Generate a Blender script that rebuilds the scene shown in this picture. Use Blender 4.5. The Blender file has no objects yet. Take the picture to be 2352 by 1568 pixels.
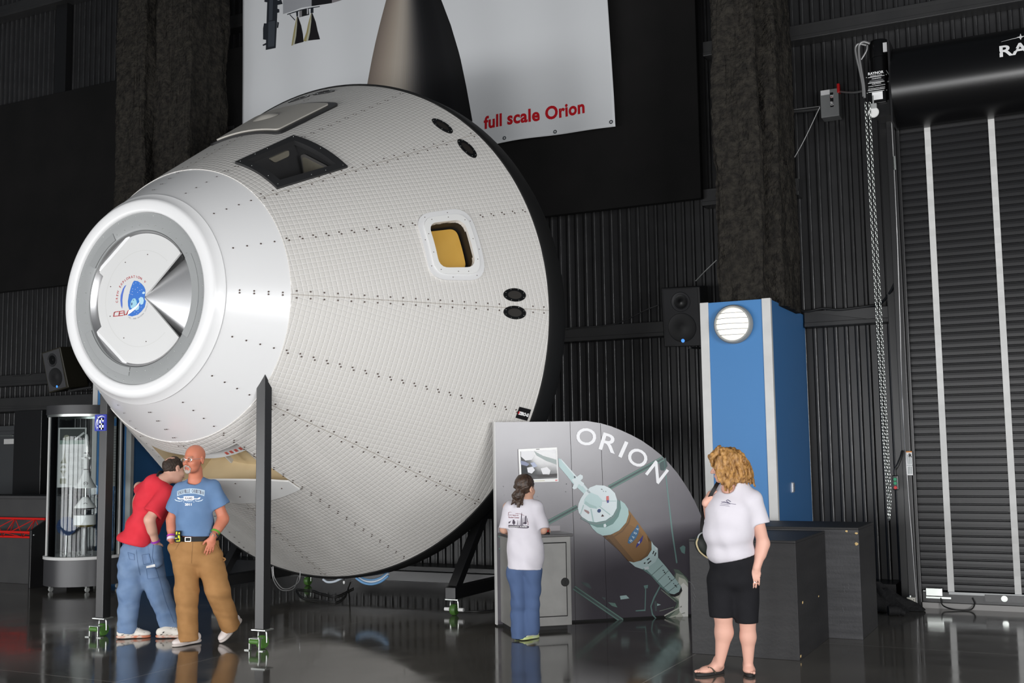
import bpy, bmesh, math, random
import numpy as np
from mathutils import Vector, Matrix

SC = bpy.context.scene
COL = SC.collection
random.seed(7)

# ---------------------------------------------------------------- camera
FPX, CX, CY, EYE = 2580.0, 1176.0, 784.0, 1.65
AX = np.array([0.89390451, 0.44802666, -0.01438166])      # right
AU = np.array([0.05682367, -0.08143345, 0.99505762])      # up
AF = np.array([-0.44464119, 0.89030372, 0.09825225])      # forward
cam_data = bpy.data.cameras.new('camera')
cam_data.sensor_width = 36.0
cam_data.lens = FPX / 2352.0 * 36.0
cam_data.clip_end = 200
cam = bpy.data.objects.new('camera', cam_data)
COL.objects.link(cam)
cam.matrix_world = Matrix(((AX[0], AU[0], -AF[0], 0), (AX[1], AU[1], -AF[1], 0), (AX[2], AU[2], -AF[2], EYE), (0, 0, 0, 1)))
SC.camera = cam

# ---------------------------------------------------------------- world, daylight through the glazed front of the hall, exposure
world = bpy.data.worlds.new('world')
SC.world = world
world.use_nodes = True
world.node_tree.nodes['Background'].inputs[0].default_value = (0.75, 0.87, 1.0, 1)
world.node_tree.nodes['Background'].inputs[1].default_value = 0.045

def area_light(name, loc, target, sx, sy, power, color=(1, 1, 1)):
    d = bpy.data.lights.new(name, 'AREA')
    d.shape = 'RECTANGLE'
    d.size, d.size_y = sx, sy
    d.energy = power
    d.color = color
    o = bpy.data.objects.new(name, d)
    COL.objects.link(o)
    o.location = loc
    o.rotation_euler = (Vector(target) - Vector(loc)).to_track_quat('-Z', 'Y').to_euler()
    return o

# glazed bays in the front wall, behind the photographer, and in the right-hand wall
for i, (x, p) in enumerate(((-17.9, 170), (-14.7, 230), (-11.5, 260), (-8.3, 250), (-5.1, 220), (-1.9, 180), (1.3, 140), (4.5, 110), (7.7, 90))):
    area_light('window_daylight', (x, -1.8, 1.1), (x, 6.0, 1.1), 2.5, 2.1, p, (0.985, 0.99, 1.0))
for y, p in ((-0.2, 520), (3.0, 500)):
    area_light('window_daylight', (7.0, y, 2.9), (-3.0, y + 3.5, 2.4), 2.6, 3.2, p, (0.985, 0.99, 1.0))
# the photographer's flash
area_light('camera_flash', (0.1, -0.05, 1.85), (-4.0, 8.0, 2.2), 0.22, 0.16, 120, (1.0, 0.98, 0.96))

SC.view_settings.view_transform = 'Standard'
SC.view_settings.look = 'None'
SC.view_settings.exposure = -0.07
SC.view_settings.gamma = 1.0
SC.view_settings.use_curve_mapping = False

# ---------------------------------------------------------------- helpers: where a ray of sight meets the place
def ray(u, v):
    return AX * (u - CX) / FPX - AU * (v - CY) / FPX + AF
def onY(u, v, y):
    d = ray(u, v)
    return d * (y / d[1]) + np.array([0, 0, EYE])
def onX(u, v, x):
    d = ray(u, v)
    return d * (x / d[0]) + np.array([0, 0, EYE])
def onZ(u, v, z=0.0):
    d = ray(u, v)
    return d * ((z - EYE) / d[2]) + np.array([0, 0, EYE])
def at(u, v, dep):
    return ray(u, v) * dep + np.array([0, 0, EYE])
def onplane(u, v, p0, n):
    d = ray(u, v)
    o = np.array([0, 0, EYE])
    return o + d * (np.dot(np.array(p0) - o, n) / np.dot(d, n))

# ---------------------------------------------------------------- materials
def lin(c):
    return tuple((x / 12.92 if x <= 0.04045 else ((x + 0.055) / 1.055) ** 2.4) for x in [y / 255.0 for y in c])
def mat(name, rgb, rough=0.5, metal=0.0, spec=0.5, bump=None, vary=None, attr=None, coat=0.0, emit=None):
    """rgb in sRGB 0-255.  bump=(scale, strength, distance)  vary=(scale, rgb2, contrast)"""
    m = bpy.data.materials.new(name)
    m.use_nodes = True
    nt = m.node_tree
    b = nt.nodes['Principled BSDF']
    c = (*lin(rgb), 1)
    b.inputs['Base Color'].default_value = c
    b.inputs['Roughness'].default_value = rough
    b.inputs['Metallic'].default_value = metal
    b.inputs['Specular IOR Level'].default_value = spec
    b.inputs['Coat Weight'].default_value = coat
    tc = None
    if vary or bump:
        tc = nt.nodes.new('ShaderNodeTexCoord')
    if vary:
        n = nt.nodes.new('ShaderNodeTexNoise')
        sc = vary[0]
        if isinstance(sc, tuple):
            mp = nt.nodes.new('ShaderNodeMapping')
            mp.inputs['Scale'].default_value = sc
            nt.links.new(tc.outputs['Object'], mp.inputs[0])
            nt.links.new(mp.outputs[0], n.inputs['Vector'])
            n.inputs['Scale'].default_value = 1.0
        else:
            nt.links.new(tc.outputs['Object'], n.inputs['Vector'])
            n.inputs['Scale'].default_value = sc
        n.inputs['Detail'].default_value = 5
        r = nt.nodes.new('ShaderNodeValToRGB')
        w = vary[2] if len(vary) > 2 else 0.2
        r.color_ramp.elements[0].position = 0.5 - w
        r.color_ramp.elements[1].position = 0.5 + w
        r.color_ramp.elements[0].color = c
        r.color_ramp.elements[1].color = (*lin(vary[1]), 1)
        nt.links.new(n.outputs['Fac'], r.inputs[0])
        nt.links.new(r.outputs[0], b.inputs['Base Color'])
    if attr:
        a = nt.nodes.new('ShaderNodeAttribute')
        a.attribute_name = attr
        nt.links.new(a.outputs['Color'], b.inputs['Base Color'])
    if bump:
        n = nt.nodes.new('ShaderNodeTexNoise')
        nt.links.new(tc.outputs['Object'], n.inputs['Vector'])
        n.inputs['Scale'].default_value = bump[0]
        n.inputs['Detail'].default_value = 4
        bp = nt.nodes.new('ShaderNodeBump')
        bp.inputs['Strength'].default_value = bump[1]
        bp.inputs['Distance'].default_value = bump[2]
        nt.links.new(n.outputs['Fac'], bp.inputs['Height'])
        nt.links.new(bp.outputs[0], b.inputs['Normal'])
    if emit:
        b.inputs['Emission Color'].default_value = (*lin(emit[0]), 1)
        b.inputs['Emission Strength'].default_value = emit[1]
    return m

M = {}
M['black_paint'] = mat('black_paint', (38, 38, 39), 0.38, 0, 0.5, vary=(3.0, (46, 46, 47)))
M['black_metal'] = mat('black_metal', (30, 30, 31), 0.35, 0, 0.5)
M['black_matte'] = mat('black_matte', (20, 20, 20), 0.9, 0, 0.2, vary=(1.5, (26, 25, 25)))
M['black_gloss'] = mat('black_gloss', (14, 14, 15), 0.27, 0, 0.5)
M['heat_black'] = mat('heat_black', (22, 22, 22), 0.7, 0, 0.3, bump=(6, 0.2, 0.02))
M['fireproof'] = mat('fireproof', (34, 32, 30), 0.95, 0, 0.2, bump=(26, 1.0, 0.05), vary=(14, (54, 51, 46), 0.15))
M['girt'] = mat('girt', (44, 44, 45), 0.45, 0, 0.4, vary=(2.0, (52, 52, 52)))
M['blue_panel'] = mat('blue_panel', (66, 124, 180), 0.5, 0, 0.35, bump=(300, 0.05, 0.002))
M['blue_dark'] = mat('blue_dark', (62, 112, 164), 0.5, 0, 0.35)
M['white_trim'] = mat('white_trim', (206, 206, 204), 0.5, 0, 0.4, vary=(5, (196, 196, 194)))
M['white_plastic'] = mat('white_plastic', (228, 228, 226), 0.35, 0, 0.5)
M['white_smooth'] = mat('white_smooth', (222, 222, 222), 0.28, 0, 0.5)
M['white_print'] = mat('white_print', (235, 235, 235), 0.6, 0, 0.2)
M['red_print'] = mat('red_print', (178, 22, 32), 0.6, 0, 0.2)
M['black_print'] = mat('black_print', (20, 20, 22), 0.6, 0, 0.2)
M['blue_print'] = mat('blue_print', (60, 112, 190), 0.6, 0, 0.2)
M['grey_print'] = mat('grey_print', (150, 152, 160), 0.6, 0, 0.2)
M['grey_metal'] = mat('grey_metal', (142, 144, 144), 0.42, 0.0, 0.5, bump=(60, 0.05, 0.002))
M['plate_white'] = mat('plate_white', (204, 204, 203), 0.35, 0, 0.4)
M['hatch_white'] = mat('hatch_white', (182, 178, 170), 0.6, 0, 0.3)
M['steel'] = mat('steel', (200, 200, 200), 0.22, 1.0)
M['brushed'] = mat('brushed', (205, 205, 206), 0.34, 0.9)
M['zinc'] = mat('zinc', (190, 194, 190), 0.3, 0.9)
M['green_wheel'] = mat('green_wheel', (72, 112, 48), 0.45, 0, 0.5)
M['rubber'] = mat('rubber', (24, 24, 24), 0.7)
M['cream'] = mat('cream', (222, 204, 168), 0.6, vary=(3, (214, 194, 156)))
M['amber'] = mat('amber', (205, 160, 72), 0.6, vary=(3, (198, 152, 62)))
M['dark_glass'] = mat('dark_glass', (14, 14, 15), 0.08, 0, 0.5)
M['pane_grey'] = mat('pane_grey', (120, 116, 104), 0.25, 0, 0.5, vary=(4, (104, 100, 90)))
M['counter'] = mat('counter', (58, 58, 59), 0.5, 0, 0.4, vary=(4, (64, 64, 64)))
M['door_grey'] = mat('door_grey', (66, 68, 70), 0.5)
M['red_paint'] = mat('red_paint', (206, 30, 26), 0.4)
M['crate'] = mat('crate', (31, 31, 32), 0.55, 0, 0.4, vary=((1.5, 1.5, 14), (44, 43, 44), 0.28), bump=(40, 0.15, 0.01))
M['crate_front'] = mat('crate_front', (46, 46, 48), 0.6, 0, 0.4, vary=((2, 2, 26), (74, 74, 76), 0.3), bump=(60, 0.2, 0.01))
M['raw_wood'] = mat('raw_wood', (206, 176, 122), 0.8)
M['disc_grey'] = mat('disc_grey', (150, 152, 150), 0.45)
M['red_plastic'] = mat('red_plastic', (200, 24, 28), 0.35)
M['lens_glow'] = mat('lens_glow', (255, 250, 240), 0.3, emit=((255, 246, 232), 1.7))
M['led_blue'] = mat('led_blue', (70, 140, 220), 0.3, emit=((80, 160, 255), 0.8))
M['cable'] = mat('cable', (30, 30, 30), 0.5)
M['hose'] = mat('hose', (110, 160, 205), 0.4)
M['hose_pale'] = mat('hose_pale', (205, 215, 225), 0.4)

def glass_mat():
    m = bpy.data.materials.new('clear_glass')
    m.use_nodes = True
    nt = m.node_tree
    nt.nodes.remove(nt.nodes['Principled BSDF'])
    out = nt.nodes['Material Output']
    fr = nt.nodes.new('ShaderNodeFresnel')
    fr.inputs[0].default_value = 1.27
    tr = nt.nodes.new('ShaderNodeBsdfTransparent')
    tr.inputs[0].default_value = (0.93, 0.95, 0.95, 1)
    gl = nt.nodes.new('ShaderNodeBsdfGlossy')
    gl.inputs['Roughness'].default_value = 0.02
    mx = nt.nodes.new('ShaderNodeMixShader')
    nt.links.new(fr.outputs[0], mx.inputs[0])
    nt.links.new(tr.outputs[0], mx.inputs[1])
    nt.links.new(gl.outputs[0], mx.inputs[2])
    nt.links.new(mx.outputs[0], out.inputs[0])
    return m
M['glass'] = glass_mat()

# ---------------------------------------------------------------- objects
WM = {}          # object name -> world matrix of its thing
def tagp(o, label=None, cat=None, group=None, kind=None):
    if label: o['label'] = label
    if cat: o['category'] = cat
    if group: o['group'] = group
    if kind: o['kind'] = kind
    return o
def thing(name, loc, label, cat, rotz=0.0, group=None, matrix=None):
    o = bpy.data.objects.new(name, None)
    o.empty_display_size = 0.2
    COL.objects.link(o)
    mw = matrix if matrix is not None else Matrix.Translation(Vector(loc)) @ Matrix.Rotation(rotz, 4, 'Z')
    o.matrix_world = mw
    WM[o.name] = mw
    return tagp(o, label, cat, group)

class MB:
    """collects shapes in world coordinates (or a thing's own, with local=True) and links them as one mesh object"""
    def __init__(s):
        s.v, s.f, s.mi, s.n = [], [], [], 0
    def add(s, verts, faces, mi=0):
        o = s.n
        s.v.extend([tuple(map(float, p)) for p in verts])
        s.f.extend([tuple(i + o for i in f) for f in faces])
        s.mi.extend([mi] * len(faces))
        s.n += len(verts)
        return s
    def hexa(s, c, mi=0):
        """8 corners: bottom 0-3 ccw, top 4-7"""
        return s.add(c, [(3, 2, 1, 0), (4, 5, 6, 7), (0, 1, 5, 4), (1, 2, 6, 5), (2, 3, 7, 6), (3, 0, 4, 7)], mi)
    def box(s, lo, hi, mi=0):
        a, b = lo, hi
        return s.hexa([(a[0], a[1], a[2]), (b[0], a[1], a[2]), (b[0], b[1], a[2]), (a[0], b[1], a[2]),
                       (a[0], a[1], b[2]), (b[0], a[1], b[2]), (b[0], b[1], b[2]), (a[0], b[1], b[2])], mi)
    def obox(s, c, ex, ey, ez, mi=0):
        """oriented box: centre and three half-extent vectors"""
        c, ex, ey, ez = map(np.array, (c, ex, ey, ez))
        return s.hexa([c - ex - ey - ez, c + ex - ey - ez, c + ex + ey - ez, c - ex + ey - ez,
                       c - ex - ey + ez, c + ex - ey + ez, c + ex + ey + ez, c - ex + ey + ez], mi)
    def slab(s, poly, off, mi=0):
        """polygon (3-d points) extruded by vector off"""
        n = len(poly)
        poly = [np.array(p, float) for p in poly]
        off = np.array(off, float)
        fs = [tuple(range(n - 1, -1, -1)), tuple(range(n, 2 * n))]
        fs += [(i, (i + 1) % n, n + (i + 1) % n, n + i) for i in range(n)]
        return s.add(poly + [p + off for p in poly], fs, mi)
    def face(s, poly, mi=0):
        return s.add(poly, [tuple(range(len(poly)))], mi)
    def beam(s, a, b, w, h=None, mi=0, up=(0, 0, 1)):
        a, b = np.array(a, float), np.array(b, float)
        d = b - a
        L = np.linalg.norm(d)
        d /= L
        up = np.array(up, float)
        if abs(d @ up) > 0.97: up = np.array([0, 1.0, 0])
        sx = np.cross(d, up); sx /= np.linalg.norm(sx)
        sy = np.cross(sx, d)
        h = w if h is None else h
        return s.obox((a + b) / 2, sx * w / 2, d * L / 2, sy * h / 2, mi)
    def tube(s, path, r, n=8, mi=0, caps=True):
        P = [np.array(p, float) for p in path]
        rs = r if isinstance(r, (list, tuple)) else [r] * len(P)
        prev = None
        vs, fs = [], []
        for i, p in enumerate(P):
            t = (P[min(i + 1, len(P) - 1)] - P[max(i - 1, 0)])
            t = t / (np.linalg.norm(t) + 1e-12)
            if prev is None:
                a = np.array([0, 0, 1.0]) if abs(t[2]) < 0.9 else np.array([1.0, 0, 0])
                u = np.cross(t, a)
            else:
                u = prev - t * (prev @ t)
            u /= np.linalg.norm(u) + 1e-12
            prev = u
            w = np.cross(t, u)
            for k in range(n):
                an = 2 * math.pi * k / n
                vs.append(p + rs[i] * (math.cos(an) * u + math.sin(an) * w))
        for i in range(len(P) - 1):
            for k in range(n):
                fs.append((i * n + k, i * n + (k + 1) % n, (i + 1) * n + (k + 1) % n, (i + 1) * n + k))
        if caps:
            fs.append(tuple(range(n - 1, -1, -1)))
            fs.append(tuple((len(P) - 1) * n + k for k in range(n)))
        return s.add(vs, fs, mi)
    def cyl(s, a, b, r, r2=None, n=24, mi=0):
        return s.tube([a, b], [r, r if r2 is None else r2], n, mi)
    def lathe(s, prof, c=(0, 0, 0), ax=None, n=48, mi=0, closed=False, a0=0.0, a1=2 * math.pi):
        """prof: (radius, height); ax: 3 vectors x,y,z of the frame"""
        X, Y, Z = (np.array(v, float) for v in (ax if ax else ((1, 0, 0), (0, 1, 0), (0, 0, 1))))
        c = np.array(c, float)
        full = abs(a1 - a0 - 2 * math.pi) < 1e-6
        k = n if full else n + 1
        vs, fs = [], []
        for (r, h) in prof:
            for i in range(k):
                t = a0 + (a1 - a0) * i / n
                vs.append(c + X * r * math.cos(t) + Y * r * math.sin(t) + Z * h)
        m = len(prof)
        for j in range(m if closed else m - 1):
            for i in range(n):
                a, b = j * k + i, j * k + (i + 1) % k
                j2 = (j + 1) % m
                fs.append((a, b, j2 * k + (i + 1) % k, j2 * k + i))
        return s.add(vs, fs, mi)
    def sphere(s, c, r, n=16, mi=0, ax=None):
        r = (r, r, r) if not isinstance(r, (tuple, list)) else r
        X, Y, Z = (np.array(v, float) for v in (ax if ax else ((1, 0, 0), (0, 1, 0), (0, 0, 1))))
        m = n // 2
        vs, fs = [], []
        for j in range(m + 1):
            p = math.pi * j / m
            for i in range(n):
                t = 2 * math.pi * i / n
                vs.append(np.array(c) + X * r[0] * math.sin(p) * math.cos(t) + Y * r[1] * math.sin(p) * math.sin(t) + Z * r[2] * math.cos(p))
        for j in range(m):
            for i in range(n):
                fs.append((j * n + i, (j + 1) * n + i, (j + 1) * n + (i + 1) % n, j * n + (i + 1) % n))
        return s.add(vs, fs, mi)
    def build(s, name, mats, parent=None, smooth=None, bevel=0.0, local=False, recalc=True, colors=None):
        me = bpy.data.meshes.new(name)
        V = np.array(s.v, float).reshape(-1, 3)
        mw = WM.get(parent.name) if parent else None
        if mw is not None and not local:
            inv = np.array(mw.inverted())
            V = V @ inv[:3, :3].T + inv[:3, 3]
        base = None
        if parent is None:
            base = np.array([(V[:, 0].min() + V[:, 0].max()) / 2, (V[:, 1].min() + V[:, 1].max()) / 2, V[:, 2].min()])
            V = V - base
        me.from_pydata(V.tolist(), [], s.f)
        if not isinstance(mats, (list, tuple)): mats = [mats]
        for m in mats:
            me.materials.append(M[m] if isinstance(m, str) else m)
        me.polygons.foreach_set('material_index', s.mi)
        if recalc:
            bm = bmesh.new(); bm.from_mesh(me)
            bmesh.ops.remove_doubles(bm, verts=bm.verts, dist=1e-6)
            bmesh.ops.recalc_face_normals(bm, faces=bm.faces)
            bm.to_mesh(me); bm.free()
        if smooth:
            me.shade_smooth()
            me.set_sharp_from_angle(angle=math.radians(smooth))
        if colors is not None:
            ca = me.color_attributes.new('Col', 'FLOAT_COLOR', 'POINT')
            ca.data.foreach_set('color', np.array(colors, np.float32).ravel())
        me.update()
        o = bpy.data.objects.new(name, me)
        COL.objects.link(o)
        if base is not None:
            o.location = base
        if parent is not None:
            o.parent = parent
            if mw is not None: WM[o.name] = mw
        if bevel:
            b = o.modifiers.new('bevel', 'BEVEL')
            b.width = bevel; b.segments = 2; b.limit_method = 'ANGLE'
        return o

def dots(name, pts, r, m, parent, local=False, n=6):
    """screw heads and the like: one small part each, sharing one mesh"""
    mb = MB(); mb.sphere((0, 0, 0), r, n)
    first, out = None, []
    mw = WM.get(parent.name)
    for p in pts:
        if first is None:
            o = mb.build(name, m, parent, smooth=60, local=True); first = o
        else:
            o = first.copy(); COL.objects.link(o); o.parent = parent
        q = Vector(tuple(map(float, p)))
        o.location = q if (local or mw is None) else mw.inverted() @ q
        out.append(o)
    return out
def structure(o):
    o['kind'] = 'structure'
    return o

def text_mesh(body, size=1.0, bold=0.0, align='CENTER', spacing=1.0):
    """flat lettering: (verts, faces) in the xy plane"""
    cu = bpy.data.curves.new('lettering', 'FONT')
    cu.body = body
    cu.size = size
    cu.offset = bold
    cu.align_x = align
    cu.space_character = spacing
    cu.resolution_u = 4
    cu.fill_mode = 'FRONT'
    o = bpy.data.objects.new('lettering', cu)
    COL.objects.link(o)
    dg = bpy.context.evaluated_depsgraph_get()
    me = o.evaluated_get(dg).to_mesh()
    v = [tuple(p.co) for p in me.vertices]
    f = [tuple(p.vertices) for p in me.polygons]
    o.evaluated_get(dg).to_mesh_clear()
    bpy.data.objects.remove(o)
    bpy.data.curves.remove(cu)
    return v, f
def arc_text(mb, body, size, radius, a_start, a_end, put, bold=0.0, inward=False, mi=0, stretch=1.0):
    """letters along an arc; put(x, y) -> 3-d point.  angles in radians, clockwise lettering when a_start > a_end"""
    n = len(body)
    for i, ch in enumerate(body):
        if ch == ' ': continue
        v, f = text_mesh(ch, size, bold)
        a = a_start + (a_end - a_start) * (i + 0.5) / n
        up = np.array([math.cos(a), math.sin(a)]) * (-1 if inward else 1)
        rt = np.array([up[1], -up[0]])
        c = np.array([math.cos(a), math.sin(a)]) * radius
        mb.add([put(*(c + rt * p[0] * stretch + up * p[1])) for p in v], f, mi)

def refine(poly, step):
    out = []
    n = len(poly)
    for i in range(n):
        a, b = np.array(poly[i], float), np.array(poly[(i + 1) % n], float)
        k = max(1, int(np.linalg.norm(b - a) / step))
        for j in range(k):
            out.append(tuple(a + (b - a) * j / k))
    return out
def round_poly(poly, r, n=6):
    """2-d polygon with rounded corners"""
    out = []
    m = len(poly)
    for i in range(m):
        p0, p1, p2 = (np.array(poly[(i + k) % m], float) for k in (-1, 0, 1))
        a, b = p0 - p1, p2 - p1
        rr = min(r, np.linalg.norm(a) * 0.45, np.linalg.norm(b) * 0.45)
        a = p1 + a / np.linalg.norm(a) * rr
        b = p1 + b / np.linalg.norm(b) * rr
        for j in range(n + 1):
            t = j / n
            out.append(tuple((1 - t) ** 2 * a + 2 * t * (1 - t) * p1 + t * t * b))
    return out
def grid_fill(poly, step):
    """2-d polygon cut on a grid of the given step so that it can follow a curved surface: (verts, faces)"""
    bm = bmesh.new()
    vs = [bm.verts.new((p[0], p[1], 0)) for p in poly]
    f = bm.faces.new(vs)
    bmesh.ops.triangulate(bm, faces=[f])
    xs = [p[0] for p in poly]; ys = [p[1] for p in poly]
    for ax_, lo, hi in ((0, min(xs), max(xs)), (1, min(ys), max(ys))):
        k = int((hi - lo) / step)
        for i in range(1, k + 1):
            c = [0, 0, 0]; nn = [0, 0, 0]
            c[ax_] = lo + (hi - lo) * i / (k + 1); nn[ax_] = 1
            bmesh.ops.bisect_plane(bm, geom=bm.verts[:] + bm.edges[:] + bm.faces[:], plane_co=c, plane_no=nn)
    bm.verts.index_update()
    v = [(p.co.x, p.co.y) for p in bm.verts]
    ff = [tuple(q.index for q in p.verts) for p in bm.faces]
    bm.free()
    return v, ff
def smooth_path(pts, n=8):
    P = [np.array(p, float) for p in pts]
    P = [2 * P[0] - P[1]] + P + [2 * P[-1] - P[-2]]
    out = []
    for i in range(1, len(P) - 2):
        for j in range(n):
            t = j / n
            out.append(0.5 * ((2 * P[i]) + (P[i + 1] - P[i - 1]) * t + (2 * P[i - 1] - 5 * P[i] + 4 * P[i + 1] - P[i + 2]) * t * t
                              + (3 * P[i] - P[i - 1] - 3 * P[i + 1] + P[i + 2]) * t ** 3))
    out.append(P[-2])
    return out
# ================================================================ THE HALL
def floor_mat():
    m = mat('polished_concrete', (46, 45, 43), 0.1, 0, 1.0)
    nt = m.node_tree
    b = nt.nodes['Principled BSDF']
    tc = nt.nodes.new('ShaderNodeTexCoord')
    n1 = nt.nodes.new('ShaderNodeTexNoise'); n1.inputs['Scale'].default_value = 0.8; n1.inputs['Detail'].default_value = 8
    nt.links.new(tc.outputs['Object'], n1.inputs['Vector'])
    r = nt.nodes.new('ShaderNodeValToRGB')
    r.color_ramp.elements[0].position = 0.3; r.color_ramp.elements[1].position = 0.72
    r.color_ramp.elements[0].color = (*lin((70, 68, 64)), 1); r.color_ramp.elements[1].color = (*lin((104, 101, 95)), 1)
    nt.links.new(n1.outputs['Fac'], r.inputs[0])
    # saw cuts in the slab: a grid of thin pale lines
    sep = nt.nodes.new('ShaderNodeSeparateXYZ')
    nt.links.new(tc.outputs['Object'], sep.inputs[0])
    def mth(op, a, bb=None):
        q = nt.nodes.new('ShaderNodeMath'); q.operation = op
        for i, x in enumerate((a, bb)):
            if x is None: continue
            if isinstance(x, (int, float)): q.inputs[i].default_value = x
            else: nt.links.new(x, q.inputs[i])
        return q.outputs[0]
    lines = None
    for out, off in ((sep.outputs[0], 7.17), (sep.outputs[1], -6.2)):
        t = mth('ADD', out, off)
        fr = mth('SUBTRACT', t, mth('MULTIPLY', mth('ROUND', mth('DIVIDE', t, 3.6)), 3.6))
        l = mth('LESS_THAN', mth('ABSOLUTE', fr), 0.006)
        lines = l if lines is None else mth('MAXIMUM', lines, l)
    mx = nt.nodes.new('ShaderNodeMix'); mx.data_type = 'RGBA'
    nt.links.new(lines, mx.inputs[0])
    nt.links.new(r.outputs[0], mx.inputs[6])
    mx.inputs[7].default_value = (*lin((140, 137, 130)), 1)
    nt.links.new(mx.outputs[2], b.inputs['Base Color'])
    n2 = nt.nodes.new('ShaderNodeTexNoise'); n2.inputs['Scale'].default_value = 2.2; n2.inputs['Detail'].default_value = 6
    nt.links.new(tc.outputs['Object'], n2.inputs['Vector'])
    mr = nt.nodes.new('ShaderNodeMapRange'); mr.inputs[1].default_value = 0.3; mr.inputs[2].default_value = 0.75
    mr.inputs[3].default_value = 0.05; mr.inputs[4].default_value = 0.16
    nt.links.new(n2.outputs['Fac'], mr.inputs[0])
    nt.links.new(mr.outputs[0], b.inputs['Roughness'])
    n3 = nt.nodes.new('ShaderNodeTexNoise'); n3.inputs['Scale'].default_value = 1.6; n3.inputs['Detail'].default_value = 2
    nt.links.new(tc.outputs['Object'], n3.inputs['Vector'])
    bp = nt.nodes.new('ShaderNodeBump'); bp.inputs['Strength'].default_value = 0.25; bp.inputs['Distance'].default_value = 0.006
    nt.links.new(n3.outputs['Fac'], bp.inputs['Height'])
    nt.links.new(bp.outputs[0], b.inputs['Normal'])
    return m
WALL_Y = 13.1
mb = MB(); mb.box((-22, -6, -0.1), (9, WALL_Y + 0.3, 0))
structure(mb.build('floor', floor_mat()))

mb = MB()                                     # ribbed steel cladding
per, x, prof = 0.118, -21.0, []
while x < 8.5:                                # pan, then a rib with rounded shoulders and a highlight painted on one edge
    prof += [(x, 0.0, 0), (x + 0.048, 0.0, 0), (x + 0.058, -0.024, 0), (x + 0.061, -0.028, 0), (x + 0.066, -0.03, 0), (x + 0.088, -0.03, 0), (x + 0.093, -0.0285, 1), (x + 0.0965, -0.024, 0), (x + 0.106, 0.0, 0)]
    x += per
vs, fs = [], []
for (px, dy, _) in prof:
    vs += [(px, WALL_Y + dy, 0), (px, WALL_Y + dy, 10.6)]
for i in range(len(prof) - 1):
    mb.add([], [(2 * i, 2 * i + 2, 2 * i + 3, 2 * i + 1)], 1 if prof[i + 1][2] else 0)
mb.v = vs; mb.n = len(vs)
structure(mb.build('wall_back', ['black_paint', mat('edge_glint', (112, 113, 113), 0.3, 0.5, 0.5, vary=((40, 40, 9), (60, 60, 61), 0.2))], smooth=40, recalc=False))  # second slot: bright glint along each rib put into the colour

mb = MB(); mb.box((-21, 12.62, 0), (-1.8, WALL_Y, 0.2))
structure(mb.build('baseboard_back', 'black_metal'))

# steel girts and posts along the wall
def girt(n, x0, x1, y, z0, z1, lip=0.05):
    mb = MB()
    mb.box((x0, y, z0), (x1, WALL_Y - 0.03, z1))
    mb.box((x0, y - 0.012, z0), (x1, y, z0 + lip))
    return structure(mb.build('trim_%d' % n, 'girt', bevel=0.008))
girt(1, -2.70, -1.75, 12.86, 3.02, 3.2)
girt(2, -10.9, -3.45, 12.86, 3.02, 3.2)
girt(3, -20, -12.15, 12.86, 2.86, 3.04)
girt(4, -20, -12.15, 12.55, 2.42, 2.64)
girt(5, -3.78, 6, 12.85, 6.38, 6.56)
girt(6, -20, -11.65, 12.85, 9.25, 9.45)
girt(7, -11.62, -3.8, 12.86, 8.1, 8.3)
mb = MB(); mb.box((-13.9 - 1.05, 12.95, 7.4), (-13.9 - 0.8, WALL_Y, 9.3)); structure(mb.build('trim_8', 'black_metal'))
mb = MB()
p = onY(70, 1000, 12.5)
mb.box((p[0] - 0.32, 12.45, 0), (p[0] + 0.3, WALL_Y, 2.42)); structure(mb.build('trim_9', 'black_metal', bevel=0.01))
for k, zz in enumerate((4.9, 6.48)):
    girt(10 + k, -11.95, -10.9, 12.72, zz, zz + 0.22)
girt(12, -3.85, -2.7, 12.85, 4.55, 4.75)

# broad black panels hung high on the wall
mb = MB(); mb.box((-20.5, 12.72, 4.42), (-11.75, 12.82, 7.62))
tagp(mb.build('acoustic_panel', 'black_matte', bevel=0.01), 'wide matt black panel high on the wall left of the left pillar', 'wall panel')
mb = MB(); mb.box((-11.6, 12.72, 4.62), (-3.82, 12.82, 7.72))
tagp(mb.build('acoustic_panel', 'black_matte', bevel=0.01), 'wide matt black panel on the wall behind the hanging banner', 'wall panel')

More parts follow.
